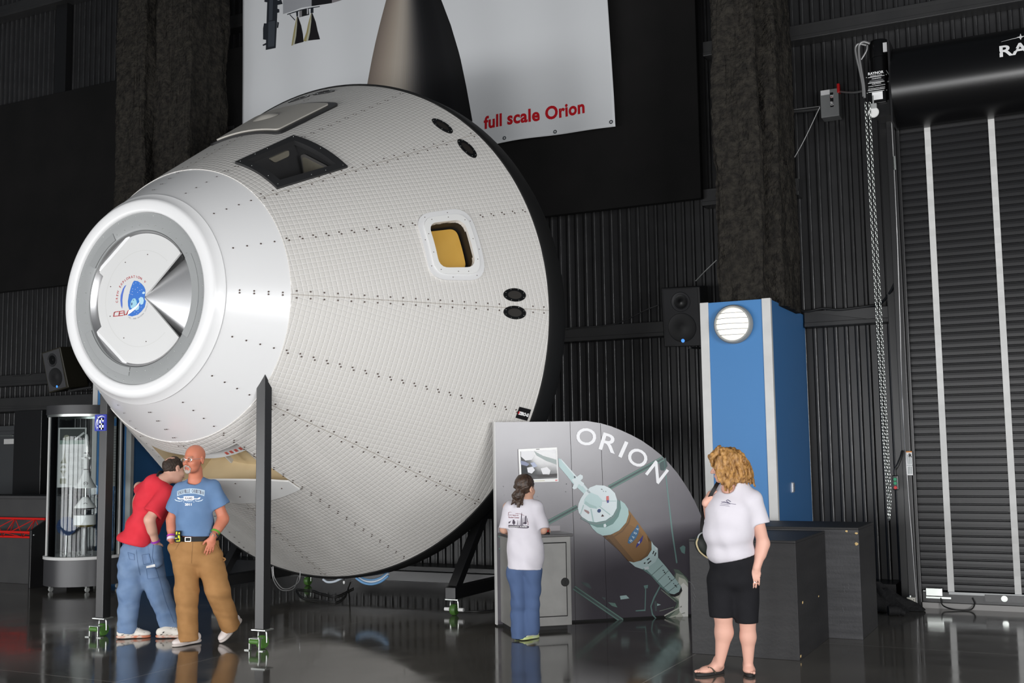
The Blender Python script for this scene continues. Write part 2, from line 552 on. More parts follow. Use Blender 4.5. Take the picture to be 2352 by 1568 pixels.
# ---------------------------------------------------------------- fireproofed pillars and their blue casings
def pillar(x0, x1, xs, y0, y1, z0, z1, label, seed):
    """rough sprayed coating: a broad front flange and a web set back, outline uneven"""
    rnd = np.random.RandomState(seed)
    t = thing('pillar', ((x0 + xs) / 2, (y0 + y1) / 2, z0), label, 'pillar')
    for nm, (a, b, c, d) in (('flange', (x0, y0, x1, y0 + 0.22)), ('web', (x0 + 0.1, y0 + 0.2, xs, y1))):
        mb = MB()
        ring = refine([(a, b), (c, b), (c, d), (a, d)], 0.05)
        ring = round_poly(ring, 0.03, 1)
        nz = int((z1 - z0) / 0.06)
        cx, cy = (a + c) / 2, (b + d) / 2
        vs, fs = [], []
        n = len(ring)
        lump = rnd.rand(nz + 1, n)
        big = rnd.rand(nz // 6 + 3, n // 4 + 3)
        for j in range(nz + 1):
            for i, (px, py) in enumerate(ring):
                bj, bi = j / 6.0, (i / 4.0) % (n / 4.0)
                j0, i0 = int(bj), int(bi); fj, fi = bj - j0, bi - i0
                lo = (big[j0, i0] * (1 - fj) * (1 - fi) + big[j0 + 1, i0] * fj * (1 - fi) + big[j0, i0 + 1] * (1 - fj) * fi + big[j0 + 1, i0 + 1] * fj * fi)
                k = 0.02 * lump[j, i] + 0.07 * (lo - 0.5)
                d = np.array([px - cx, py - cy]); d /= np.linalg.norm(d)
                vs.append((px + d[0] * k, py + d[1] * k, z0 + (z1 - z0) * j / nz))
        for j in range(nz):
            for i in range(n):
                fs.append((j * n + i, j * n + (i + 1) % n, (j + 1) * n + (i + 1) % n, (j + 1) * n + i))
        fs.append(tuple(range(n - 1, -1, -1))); fs.append(tuple(nz * n + i for i in range(n)))
        mb.add(vs, fs)
        mb.build(nm, 'fireproof', t, smooth=60)
    return t
pillar(-3.28, -2.83, -2.66, 11.5, 12.5, 3.14, 9.6, 'rough dark sprayed pillar rising above the blue casing at right', 3)
pillar(-12.02, -11.5, -10.84, 11.5, 12.5, 3.14, 10.2, 'rough dark sprayed pillar at left behind the capsule', 5)

def casing(x0, x1, z1, label, latch):
    y0, y1 = 11.3, 12.97
    t = thing('column_casing', ((x0 + x1) / 2, y0, 0), label, 'column casing', group='blue casings around the pillars')
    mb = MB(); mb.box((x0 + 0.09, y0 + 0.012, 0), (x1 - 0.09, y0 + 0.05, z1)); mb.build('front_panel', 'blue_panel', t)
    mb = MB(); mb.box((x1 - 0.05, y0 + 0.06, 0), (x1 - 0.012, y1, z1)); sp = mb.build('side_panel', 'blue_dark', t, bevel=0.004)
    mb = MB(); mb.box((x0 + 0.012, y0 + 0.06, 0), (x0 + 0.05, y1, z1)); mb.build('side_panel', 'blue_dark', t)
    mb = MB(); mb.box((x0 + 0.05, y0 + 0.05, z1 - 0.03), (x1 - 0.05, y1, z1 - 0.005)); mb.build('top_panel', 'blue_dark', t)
    for a, b, c in ((x0, x0 + 0.09, x0), (x1 - 0.09, x1, x1)):
        mb = MB(); mb.box((a, y0, 0), (b, y0 + 0.06, z1 + 0.006))
        mb.build('corner_trim', 'white_trim', t, bevel=0.004)
    if latch:
        p = onX(1823, 1119, x1)
        for k in (-0.028, 0.028):
            mb = MB(); mb.box((x1 - 0.012, p[1] + k - 0.012 + 0.0, p[2] - 0.055), (x1 - 0.006, p[1] + k + 0.012, p[2] + 0.055))
            mb.box((x1 - 0.006, p[1] + k - 0.006, p[2] - 0.045), (x1 + 0.004, p[1] + k + 0.006, p[2] + 0.045))
            mb.build('latch', 'steel', sp)
    return t
casing(-3.445, -2.705, 3.17, 'tall blue casing with white corners and round lamp beside the roller door', True)
casing(-12.14, -11.41, 3.17, 'tall blue casing with white corners behind the glass display case', False)

# round lamp on the casing
p = onY(1686, 745, 11.3)
t = thing('wall_lamp', (p[0], 11.31, p[2]), 'round lit bulkhead lamp with horizontal bars on the blue casing', 'lamp')
fr = ((1, 0, 0), (0, 0, 1), (0, -1, 0))
c = (p[0], 11.3, p[2])
mb = MB(); mb.lathe([(0.0, 0.0), (0.2, 0.0), (0.2, 0.05), (0.185, 0.075), (0.17, 0.075), (0.165, 0.05), (0.0, 0.045)], c, fr, 40); mb.build('lamp_ring', 'disc_grey', t, smooth=40)
mb = MB(); mb.lathe([(0.166, 0.04), (0.16, 0.07), (0.12, 0.1), (0.06, 0.115), (0, 0.12)], c, fr, 40); mb.build('diffuser', 'lens_glow', t, smooth=60)
for k in range(5):
    z = (k - 2) * 0.056
    w = math.sqrt(max(0.0, 0.168 ** 2 - z * z))
    pts = []
    for i in range(13):
        x = -w + 2 * w * i / 12
        rr = math.hypot(x, z)
        pts.append((c[0] + x, 11.3 - (0.074 + 0.05 * (1 - (rr / 0.168) ** 2)), c[2] + z))
    mb = MB(); mb.tube(pts, 0.0045, 6); mb.build('bar', 'disc_grey', t, smooth=60)

# ---------------------------------------------------------------- hanging banner
BY = 12.55
def ban_y(x, z):
    return BY - 0.03 + 0.03 * math.sin(x * 2.3 + 0.25 * z) * (0.6 + 0.4 * math.sin(z * 0.9)) + 0.018 * math.sin(x * 6.1 + 0.6 * z + 1.0) + 0.05 * max(0, (5.95 - z)) * math.sin(x * 3.1)
BX0, BX1, BZ0, BZ1 = -10.585, -4.80, 5.585, 9.9
def ban_edge(x, z):
    return (x - 0.045 * max(0, (x - BX1 + 2.5) / 2.5) * (z - BZ0), z + 0.012 * math.sin(x * 3.0) * max(0, 1 - (z - BZ0)))
t = thing('banner', (BX0 + 2.9, BY, BZ0), 'tall white hanging banner printed with a dark rocket nose and red words', 'banner')
nx, nz = 150, 110
vs, fs = [], []
for j in range(nz + 1):
    for i in range(nx + 1):
        x = BX0 + (BX1 - BX0) * i / nx; z = BZ0 + (BZ1 - BZ0) * j / nz
        x2, z2 = ban_edge(x, z)
        vs.append((x2, ban_y(x2, z2), z2))
for j in range(nz):
    for i in range(nx):
        a = j * (nx + 1) + i
        fs.append((a, a + 1, a + nx + 2, a + nx + 1))
mb = MB(); mb.add(vs, fs)
o = mb.build('cloth', mat('banner_vinyl', (206, 208, 210), 0.55, 0, 0.35), t, smooth=80, recalc=False)
sol = o.modifiers.new('thick', 'SOLIDIFY'); sol.thickness = 0.004; sol.offset = 1
def ban_pt(u, v, k):
    p = onY(u, v, BY)
    return (p[0], ban_y(p[0], p[2]) - 0.004 - 0.0016 * k, p[2])
def ban_print(name, polys, step=12):
    """polys: (pixel polygon, material index, layer)"""
    mb = MB()
    mats = []
    for poly, m, k in polys:
        if m not in mats: mats.append(m)
        v, f = grid_fill(poly, step)
        mb.add([ban_pt(a, b, k) for a, b in v], f, mats.index(m))
    return mb.build(name, mats, t, smooth=80, recalc=False)
def pm(rgb, rough=0.55):
    k = 'ink_%d_%d_%d' % rgb
    if k not in M: M[k] = mat(k, rgb, rough, 0, 0.3)
    return k
# rocket nose: left flank tan to grey in printed strips, right flank black
Lc = [(900, -60), (888, 0), (876, 50), (865, 100), (856, 145), (846, 200), (838, 260)]
Rc = [(996, -60), (1018, 0), (1040, 60), (1060, 130), (1074, 200), (1087, 275), (1096, 330)]
def lerp(c, v):
    for i in range(len(c) - 1):
        if c[i][1] <= v <= c[i + 1][1]:
            q = (v - c[i][1]) / (c[i + 1][1] - c[i][1])
            return c[i][0] + (c[i + 1][0] - c[i][0]) * q
    return c[-1][0]
base_cols = [(112, 102, 94), (124, 113, 104), (134, 123, 113), (146, 135, 124), (156, 146, 134), (164, 155, 144), (160, 152, 142), (140, 134, 126), (110, 106, 102), (76, 74, 73), (46, 45, 46), (28, 28, 30), (20, 20, 22), (17, 17, 19), (17, 17, 19), (20, 20, 22), (19, 19, 20), (17, 17, 18)]
cols = []
for i in range(52):
    q = i / 51 * (len(base_cols) - 1); k = min(len(base_cols) - 2, int(q)); q -= k
    cols.append(tuple(int(round(a + (b - a) * q)) for a, b in zip(base_cols[k], base_cols[k + 1])))
polys = []
nn = len(cols)
for k, cc in enumerate(cols):
    f0, f1 = k / nn, (k + 1) / nn
    f0, f1 = f0 ** 1.12, f1 ** 1.12
    a, b = [], []
    for v in range(-60, 281, 20):
        l, r = lerp(Lc, v), lerp(Rc, v)
        a.append((l + (r - l) * f0, v)); b.append((l + (r - l) * f1, v))
    polys.append((a + b[::-1], pm(cc), 1))
ban_print('nose_print', polys, 14)
# engine section print at the top left
ink, steel_i = pm((34, 38, 44)), pm((58, 63, 70))
polys = [([(620, -40), (644, -40), (640, 60), (637, 112), (615, 117), (617, 40)], ink, 1),
         ([(624, -40), (633, -40), (630, 48), (622, 50)], steel_i, 2), ([(621, 52), (636, 50), (634, 108), (620, 110)], steel_i, 2),
         ([(612, 2), (620, 2), (620, 8), (612, 7)], ink, 1), ([(641, 4), (651, 2), (654, 12), (641, 14)], ink, 1),
         ([(641, 22), (646, 24), (646, 31), (641, 32)], ink, 1), ([(641, 52), (645, 54), (643, 66), (640, 66)], ink, 1),
         ([(611, 56), (617, 56), (617, 94), (609, 93), (609, 68)], ink, 1), ([(608, 105), (617, 100), (617, 105), (609, 108)], ink, 1),
         ([(655, -40), (722, -40), (722, 18), (700, 22), (680, 29), (655, 35)], pm((150, 152, 156)), 1),
         ([(722, -40), (764, -40), (764, 8), (722, 18)], pm((22, 22, 25)), 1),
         ([(764, -40), (840, -40), (800, -4), (764, 8)], pm((126, 122, 124)), 1),
         ([(665, 35.5), (700, 26), (739, 16.5), (739, 18.5), (700, 28.5), (666, 37.5)], ink, 2),
         ([(672, 36), (685, 49), (684, 51), (671, 37.5)], ink, 1), ([(687, 30), (692, 29), (692, 41), (688, 42)], ink, 1), ([(720, 21), (726, 20), (726, 33), (720, 34)], ink, 1),
         ([(695, 28), (716, 23), (717, 38), (695, 44)], pm((22, 22, 25)), 1), ([(695, 28), (701, 27), (701, 42), (695, 44)], pm((120, 118, 120)), 2),
         ([(712, 24), (715, 23.5), (715, 36), (712, 37)], pm((160, 160, 164)), 2)]
for dx, dy, sc, wL, wR in ((691, 42, 1.0, 17, 13.5), (723, 34, 1.0, 20, 17)):
    L = [(dx - 2, dy), (dx - 8, dy + 24), (dx - 12, dy + 44), (dx - wL + 1, dy + 66 - (0 if dx < 700 else 2))]
    R = [(dx + 1, dy), (dx + 8, dy + 20), (dx + 12, dy + 40), (dx + wR, dy + (58 if dx < 700 else 59))]
    mid = [(dx - 1, dy), (dx - 1.5, dy + 20), (dx - 4, dy + 44), (dx - 8, dy + 63)]
    m2 = [(dx - 1.5, dy), (dx - 4.5, dy + 22), (dx - 8, dy + 44), (dx - 13, dy + 65)]
    polys.append((L + m2[::-1], pm((150, 140, 96)), 2))
    polys.append((m2 + mid[::-1], pm((168, 168, 150)), 2))
    polys.append((mid + R[::-1], pm((22, 20, 22)), 2))
ban_print('engine_print', polys, 16)
# red words along the foot of the banner
v, f = text_mesh('full scale Orion', 1.0, 0.034, 'LEFT', 1.06)
xs = [p[0] for p in v]
pa, pb = onY(1114, 294, BY), onY(1346, 256, BY)
sx = (pb[0] - pa[0]) / (max(xs) - min(xs))
zb = (pa[2] + pb[2]) / 2 - 0.02
mb = MB()
mb.add([((pa[0] + (p[0] - min(xs)) * sx), ban_y(pa[0] + (p[0] - min(xs)) * sx, zb + p[1] * sx) - 0.007, zb + p[1] * sx * 1.06) for p in v], f)
mb.build('lettering', 'red_print', t, recalc=False)
for x in (BX1 - 0.05, BX1 - 0.82, BX1 - 1.5, BX1 - 2.2, BX1 - 3.0):
    mb = MB(); mb.lathe([(0.012, 0), (0.024, 0), (0.024, 0.004), (0.012, 0.004)], (x, ban_y(x, BZ0 + 0.05) - 0.01, BZ0 + 0.05), fr, 14, closed=True)
    mb.build('eyelet', 'steel', t)

# ---------------------------------------------------------------- roller door
DY = 12.5
xd0 = onY(2102, 1088, DY)[0]                      # left edge of the curtain
d1 = thing('door_1', (xd0 + 1.6, DY, 0), None, None); d1['kind'] = 'structure'
zt, xr = 5.1, 3.2
prof, z = [], 0.17
pitch = 0.0805
while z < zt:
    prof += [(z, 0.0), (z + 0.002, -0.013), (z + 0.008, -0.0182), (z + 0.04, -0.0192), (z + 0.066, -0.0182), (z + 0.073, -0.012), (z + 0.075, 0.0)]
    z += pitch
vs, fs = [], []
for (pz, dy) in prof: vs += [(xd0, DY + dy, pz), (xr, DY + dy, pz)]
for i in range(len(prof) - 1): fs.append((2 * i, 2 * i + 1, 2 * i + 3, 2 * i + 2))
mb = MB(); mb.add(vs, fs)
mb.build('slat_curtain', mat('slat_black', (24, 24, 25), 0.36, 0, 0.35, vary=((1, 1, 12.4), (32, 32, 34), 0.3)), d1, recalc=False)
mb = MB(); mb.box((xd0 - 0.11, DY - 0.12, 0), (xd0 - 0.02, DY + 0.1, 5.3)); mb.box((xd0 - 0.02, DY - 0.07, 0), (xd0 + 0.015, DY - 0.04, 5.3)); mb.box((xd0 - 0.2, DY + 0.02, 0), (xd0 - 0.11, DY + 0.12, 5.3))
mb.build('guide_rail', 'black_metal', d1, bevel=0.006)
for (ua, va, ub, vb) in ((2130, 265, 2183, 1361), (2276, 250, 2340, 1402)):
    pa, pb = onY(ua, va, DY - 0.03), onY(ub, vb, DY - 0.03)
    x = (pa[0] + pb[0]) / 2
    mb = MB()
    z = max(0.02, pb[2])
    zs = [z]
    while zs[-1] < zt - 0.08: zs.append(zs[-1] + 0.0805)
    vs, fs = [], []
    for q in zs:
        k = 0.004 * math.sin(q * 40)
        vs += [(x - 0.031, DY - 0.034 + k, q), (x + 0.031, DY - 0.034 + k, q), (x + 0.031, DY - 0.024 + k, q), (x - 0.031, DY - 0.024 + k, q)]
    for i in range(len(zs) - 1):
        for s in range(4): fs.append((i * 4 + s, i * 4 + (s + 1) % 4, i * 4 + 4 + (s + 1) % 4, i * 4 + 4 + s))
    fs += [(3, 2, 1, 0), tuple(range(len(vs) - 4, len(vs)))]
    mb.add(vs, fs)
    mb.build('strap', 'white_trim', d1, recalc=True)
mb = MB()
mb.box((xd0 + 0.02, DY - 0.06, 0.055), (xr, DY - 0.005, 0.165)); bb = mb.build('bottom_bar', 'black_metal', d1, bevel=0.004)
mb = MB(); mb.box((xd0 + 0.28, DY - 0.085, 0.145), (xr, DY - 0.06, 0.17)); mb.build('rail_strip', mat('dull_aluminium', (176, 178, 178), 0.5, 0.3), bb)
mb = MB(); mb.box((xd0 + 0.06, DY - 0.11, 0.125), (xd0 + 0.22, DY - 0.06, 0.205)); mb.cyl((xd0 + 0.03, DY - 0.08, 0.17), (xd0 + 0.06, DY - 0.08, 0.17), 0.014, n=10); mb.build('sensor_box', 'zinc', bb, bevel=0.004)
mb = MB(); mb.box((xd0 + 0.06, DY - 0.1, 0.1), (xd0 + 0.3, DY - 0.06, 0.118)); mb.build('sensor_plate', 'zinc', bb)
mb = MB(); mb.box((xd0 + 0.62, DY - 0.095, 0.09), (xd0 + 1.0, DY - 0.06, 0.16)); mb.build('cover_plate', 'black_gloss', bb)
mb = MB(); mb.lathe([(0, 0.0), (0.03, 0), (0.03, 0.012), (0, 0.014)], (xd0 + 0.8, DY - 0.096, 0.125), fr, 20); mb.build('dial', 'zinc', bb, smooth=30)
mb = MB(); mb.box((xd0 + 0.02, DY - 0.09, 0.0), (xr, DY - 0.01, 0.055)); mb.build('rubber_seal', mat('seal_grey', (150, 148, 146), 0.7), bb)
mb = MB(); mb.tube(smooth_path([(xd0 + 0.2, DY - 0.09, 0.12), (xd0 + 0.22, DY - 0.13, 0.04), (xd0 + 0.33, DY - 0.2, 0.012), (xd0 + 0.48, DY - 0.17, 0.012), (xd0 + 0.52, DY - 0.1, 0.06), (xd0 + 0.5, DY - 0.08, 0.12)]), 0.007, 6); mb.build('sensor_cable', 'cable', bb, smooth=60)

# barrel hood over the door
hz, hy, hr = 5.47, 12.42, 0.44
hx0 = onY(2052, 190, 12.2)[0]
t = thing('door_hood', ((hx0 + xr) / 2, hy, hz), 'long glossy black barrel hood with white lettering above the roller door', 'door hood')
mb = MB()
for sgn in (1,):
    mb.tube([(hx0, hy, hz), (xr, hy, hz)], hr, 56)
mb.build('barrel', 'black_gloss', t, smooth=50)
mb = MB(); mb.box((hx0 - 0.02, hy - 0.4, hz - 0.44), (hx0, WALL_Y - 0.04, hz + 0.44)); mb.build('end_bracket', 'black_metal', t)
# lettering wraps on the barrel
pl = onY(2293, 120, hy - hr + 0.03)
def on_barrel(x, h, k=0.004):
    a = math.asin(max(-0.99, min(0.99, h / hr)))
    return (x, hy - (hr + k) * math.cos(a), hz + (hr + k) * math.sin(a))
h0 = pl[2] - hz - 0.06
v, f = text_mesh('RAYNOR', 0.17, 0.004, 'LEFT', 1.02)
mb = MB(); mb.add([on_barrel(pl[0] + p[0] * 1.25, h0 + p[1]) for p in v], f)
pts = []
for i in range(21):
    q = i / 20
    pts.append((pl[0] + 0.03 + 0.75 * q, h0 + 0.15 + 0.05 * math.sin(math.pi * (0.12 + 0.8 * q))))
vs, fs = [], []
for i, (px, ph) in enumerate(pts):
    w = 0.0045 * math.sin(math.pi * i / 20) + 0.001
    vs += [on_barrel(px, ph - w), on_barrel(px, ph + w)]
for i in range(20): fs.append((2 * i, 2 * i + 2, 2 * i + 3, 2 * i + 1))
mb.add(vs, fs)
sx_, sh = pl[0] + 0.21, h0 + 0.188
star = [(0, 0.05), (0.009, 0.012), (0.035, 0.006), (0.009, -0.01), (0, -0.035), (-0.009, -0.01), (-0.035, 0.006), (-0.009, 0.012)]
mb.face([on_barrel(sx_ + a, sh + b, 0.005) for a, b in star])
mb.build('lettering', 'white_print', t, recalc=False)

# motor operator beside the hood
OY = 12.1
t = thing('door_operator', tuple(onY(2012, 225, OY)), 'black door motor with white warning print beside the barrel hood', 'door motor')
def Q(u, v, y=OY): return onY(u, v, y)
pa, pb = Q(1990, 166), Q(2036, 230)
mb = MB(); mb.box((pa[0], OY, pb[2] - 0.02), (pb[0], OY + 0.22, pa[2])); bx = mb.build('gear_box', 'black_gloss', t, bevel=0.01)
pc, pd = Q(2015, 92), Q(2013, 166)
mb = MB(); mb.lathe([(0, 0.02), (0.09, 0.02), (0.105, 0.0), (0.105, -0.17), (0.097, -0.175), (0.097, -(pc[2] - pd[2]) - 0.02)], (pc[0], OY + 0.11, pc[2]), None, 28); mt = mb.build('motor_drum', 'black_gloss', t, smooth=40)
mb = MB(); pe = Q(2032, 107)
mb.box((pe[0] - 0.02, OY + 0.015, pe[2] - 0.05), (pe[0] + 0.02, OY + 0.03, pe[2] + 0.05)); mb.build('rating_label', 'white_print', mt)
def op_text(body, u, v, width_px, bold=0.0, mi=0, m=None, k=0.003):
    a, b = Q(u - width_px / 2, v), Q(u + width_px / 2, v)
    vv, ff = text_mesh(body, 1.0, bold)
    x0, x1 = min(p[0] for p in vv), max(p[0] for p in vv)
    s_ = (b[0] - a[0]) / (x1 - x0)
    cxm = (x0 + x1) / 2
    m.add([((a[0] + b[0]) / 2 + (p[0] - cxm) * s_, OY - k, a[2] + p[1] * s_) for p in vv], ff, mi)
mb = MB()
op_text('RAYNOR', 2012, 173, 36, 0.03, 0, mb)
op_text('GENERAL DOOR', 2012.5, 176.5, 27, 0.0, 0, mb)
op_text('-WARNING-', 2013.5, 183, 23, 0.01, 0, mb)
op_text('-CAUTION-', 2013.5, 195, 22, 0.01, 0, mb)
op_text('CONNECT REVERSING DEVICE', 2014, 200.5, 39, 0.01, 0, mb)
op_text('SEE INSTALLATION MANUAL', 2014, 206, 39, 0.01, 0, mb)
for v_, w in ((178.7, 38), (192, 38), (208.5, 39), (212.5, 36), (186.5, 31), (188.5, 33), (190.2, 34)):
    a, b = Q(2013 - w / 2, v_), Q(2013 + w / 2, v_)
    mb.box((a[0], OY - 0.003, a[2] - 0.0025), (b[0], OY - 0.001, a[2] + 0.0025), 1 if v_ in (186.5, 188.5, 190.2) else 0)
mb.build('warning_print', ['white_print', pm((120, 120, 122))], bx, recalc=False)
a, b = Q(2003, 213), Q(2028, 227)
mb = MB(); mb.box((a[0], OY - 0.004, b[2]), (b[0], OY, a[2])); mb.build('data_plate', 'white_print', bx)
dots('screw', [(Q(u, v_)[0], OY - 0.002, Q(u, v_)[2]) for u, v_ in ((1990, 178), (2036, 171), (2037, 207), (1992, 214))], 0.008, 'zinc', bx)
p = Q(2043, 185)
mb = MB()
mb.beam((p[0] - 0.03, OY + 0.02, p[2] + 0.12), (p[0] + 0.06, OY + 0.02, p[2] - 0.05), 0.02, 0.008); mb.beam((p[0] - 0.02, OY, p[2] - 0.01), (p[0] + 0.07, OY, p[2] + 0.0), 0.012); mb.beam((p[0] + 0.09, OY, p[2] - 0.05), (p[0] + 0.09, OY, p[2] + 0.0), 0.012)
mb.build('lever_arm', 'zinc', t)
a, b = Q(2008, 232), Q(2044, 262)
mb = MB(); mb.box((a[0], OY + 0.03, b[2]), (b[0], OY + 0.3, a[2])); mb.build('mount_bracket', 'black_metal', t)
# chain wheel with guard
p = Q(2006, 258, OY - 0.06)
mb = MB(); mb.lathe([(0, -0.012), (0.052, -0.012), (0.058, 0), (0.052, 0.012), (0, 0.012)], (p[0], OY - 0.06, p[2] + 0.0), fr, 28); wh = mb.build('chain_wheel', 'white_plastic', t, smooth=30)
p2 = Q(2006, 244, OY - 0.06)
mb = MB(); mb.box((p2[0] - 0.035, OY - 0.075, p2[2] - 0.03), (p2[0] + 0.035, OY - 0.045, p2[2] + 0.03)); mb.box((p2[0] - 0.008, OY - 0.065, p2[2] + 0.03), (p2[0] + 0.008, OY - 0.05, p2[2] + 0.12)); mb.build('wheel_guard', 'disc_grey', t, bevel=0.008)

# grey flexible conduits of the motor
def pipe(name, pts, r, m, label, cat, n=8, group=None):
    mb = MB(); mb.tube(smooth_path(pts), r, n)
    return tagp(mb.build(name, m, smooth=60), label, cat, group)
flex = mat('flex_steel', (150, 150, 150), 0.4, 0.6)
pipe('flexible_conduit', [Q(1998, 100), Q(1984, 96), Q(1974, 103), Q(1973, 125), Q(1978, 160), Q(1984, 195), Q(1986, 225)], 0.014, flex, 'grey flexible conduit looping over to the door motor, nearer loop', 'conduit')
pipe('flexible_conduit', [Q(1990, 104), Q(1972, 101), Q(1965, 110), Q(1967, 130), Q(1974, 160), Q(1981, 195), Q(1983, 222)], 0.012, flex, 'grey flexible conduit beside the door motor, outer loop', 'conduit')
pipe('flexible_conduit', [Q(1992, 104), Q(1991, 114), Q(1985, 126), Q(1978, 137)], 0.01, flex, 'short grey conduit curl at the top of the door motor', 'conduit')
pipe('flexible_conduit', [Q(1926, 210, 12.93), Q(1945, 212, 12.75), Q(1965, 212, 12.45), Q(1986, 208, 12.2)], 0.012, flex, 'grey conduit running from switch box to door motor', 'conduit')

# disconnect switch box
SY = 12.88
a, b = onY(1883, 208, SY), onY(1928, 265, SY)
t = thing('switch_box', ((a[0] + b[0]) / 2, SY, b[2]), 'grey electrical switch box with red handle and black label on the wall', 'switch box')
mb = MB(); mb.box((a[0], SY, b[2]), (b[0], WALL_Y - 0.035, a[2])); bx = mb.build('cabinet', mat('switch_grey', (128, 130, 130), 0.45), t, bevel=0.008)
mb = MB(); q = onY(1897, 211, SY); mb.box((a[0] + 0.01, SY - 0.003, q[2] - 0.035), (a[0] + 0.11, SY - 0.0005, q[2] + 0.02)); mb.build('paper_label', 'white_print', t)
qa, qb = onY(1906, 213, SY), onY(1915, 245, SY)
mb = MB(); mb.box((qa[0], SY - 0.003, qb[2]), (qb[0], SY - 0.0005, qa[2])); mb.box((qa[0], SY - 0.005, (qa[2] + qb[2]) / 2 + 0.028), (qb[0], SY - 0.0035, (qa[2] + qb[2]) / 2 + 0.034), 1)
v, f = text_mesh('GE', 1.0, 0.03)
cxm = (qa[0] + qb[0]) / 2
mb.add([(cxm + 0.018 - p[1] * 0.045, SY - 0.005, qa[2] - 0.025 + (p[0] - 0.75) * 0.03) for p in v], f, 2)
v, f = text_mesh('OFF', 1.0, 0.03)
mb.add([(cxm + 0.016 - p[1] * 0.045, SY - 0.005, qb[2] + 0.04 + (p[0]) * 0.028) for p in v], f, 2)
mb.build('black_label', ['black_print', 'red_print', 'white_print'], t, recalc=False)
mb = MB(); q = onY(1928, 201, SY); mb.box((b[0] - 0.015, SY - 0.01, q[2] - 0.06), (b[0] + 0.018, SY + 0.06, q[2] + 0.05)); mb.build('handle', 'red_plastic', t, bevel=0.008)
# rigid conduit on the wall, and loose wires
W = 12.9
pipe('rigid_conduit', [onY(1885, 250, W), onY(1850, 254, W), onY(1812, 258, W), onY(1795, 266, W), onY(1789, 285, W), onY(1790, 350, W), onY(1797, 480, W), onY(1800, 560, W), onY(1797, 580, W), onY(1789, 602, W), onY(1790, 640, W), onY(1791, 700, W)], 0.022, 'girt', 'dark conduit bending down the wall beside the right pillar', 'conduit')
pipe('pull_wire', [onY(1883, 246, 12.6), onY(1840, 335, 12.6), onY(1797, 405, 12.6), onY(1770, 445, 12.6)], 0.007, flex, 'thin pale wire slanting from switch box to the right pillar', 'wire', 6)
mb = MB(); q = onY(1774, 258, W); mb.sphere((q[0], W, q[2]), 0.03, 10); mb.tube([(q[0], W, q[2]), tuple(onY(1884, 244, W))], 0.006, 6)
tagp(mb.build('wire_anchor', flex, smooth=50), 'small pale wall anchor with thin rod left of the switch box', 'anchor')
pipe('speaker_wire', [onY(1646, 597, 12.6), onY(1620, 622, 12.6), onY(1598, 645, 12.5)], 0.006, 'disc_grey', 'thin wire from the right pillar down to the right loudspeaker', 'wire', 6)
pipe('speaker_wire', [onY(1512, 700, 12.7), onY(1480, 713, 12.7), onY(1440, 733, 12.75), onY(1400, 746, 12.8), onY(1330, 752, 12.8), onY(1305, 756, 12.8)], 0.007, 'girt', 'dark wire sagging from the right loudspeaker to the wall rail', 'wire', 6)

# hand chain of the door: linked rings
def link_chain(name, path, pitch, r, label, wire=0.0035, width=0.012, maxn=260):
    P = [np.array(p) for p in smooth_path(path, 40)]
    d = [0]
    for i in range(1, len(P)): d.append(d[-1] + np.linalg.norm(P[i] - P[i - 1]))
    mb = MB()
    n = int(d[-1] / pitch)
    for k in range(n):
        s0 = (k + 0.5) * pitch
        i = min(len(d) - 2, max(0, int(np.searchsorted(d, s0)) - 1))
        c = P[i] + (P[i + 1] - P[i]) * ((s0 - d[i]) / max(1e-9, d[i + 1] - d[i]))
        tz = (P[i + 1] - P[i]); tz = tz / np.linalg.norm(tz)
        sx = np.cross(tz, (0, 1.0, 0)); sx /= np.linalg.norm(sx)
        sy = np.cross(tz, sx)
        ww = (sx + sy) / 1.414 if k % 2 else (sx - sy) / 1.414
        pts = []
        for a in range(9):
            t_ = 2 * math.pi * a / 8
            pts.append(c + tz * math.cos(t_) * pitch * 0.68 + ww * math.sin(t_) * width)
        mb.tube(pts, wire, 5, caps=False)
    return mb
t = thing('hand_chain', tuple(onY(2042, 1196, 12.0)), 'long galvanised hand chain hanging in a double run beside the roller door', 'chain')
for du in (0, 9):
    pts = [onY(1988 + du, 235, 12.02), onY(1996 + du, 400, 12.02), onY(2005 + du, 560, 12.02), onY(2015 + du, 740, 12.02), onY(2024 + du * 0.9, 900, 12.02), onY(2032 + du * 0.8, 1040, 12.02), onY(2040 + du * 0.5, 1140, 12.02), onY(2042, 1196, 12.02)]
    mb = link_chain('chain_run', pts, 0.034, 0.01, '', 0.0042, 0.0125)
    mb.build('chain_run', 'zinc', t, smooth=60)
pipe('safety_cable', [onY(2046, 232, 12.1), onY(2050, 320, 12.15), onY(2058, 480, 12.2), onY(2066, 700, 12.3), onY(2074, 950, 12.3), onY(2090, 1180, 12.3), onY(2107, 1400, 12.3), onY(2112, 1414, 12.2)], 0.005, flex, 'thin cable running down the left jamb of the roller door', 'cable', 6)
mb = MB(); pa, pb = onY(2054, 359, 12.13), onY(2056, 390, 12.13); mb.cyl(pa, pb, 0.014, n=10)
tagp(mb.build('turnbuckle', 'zinc', smooth=40), 'small silver turnbuckle on the cable under the door motor', 'turnbuckle')
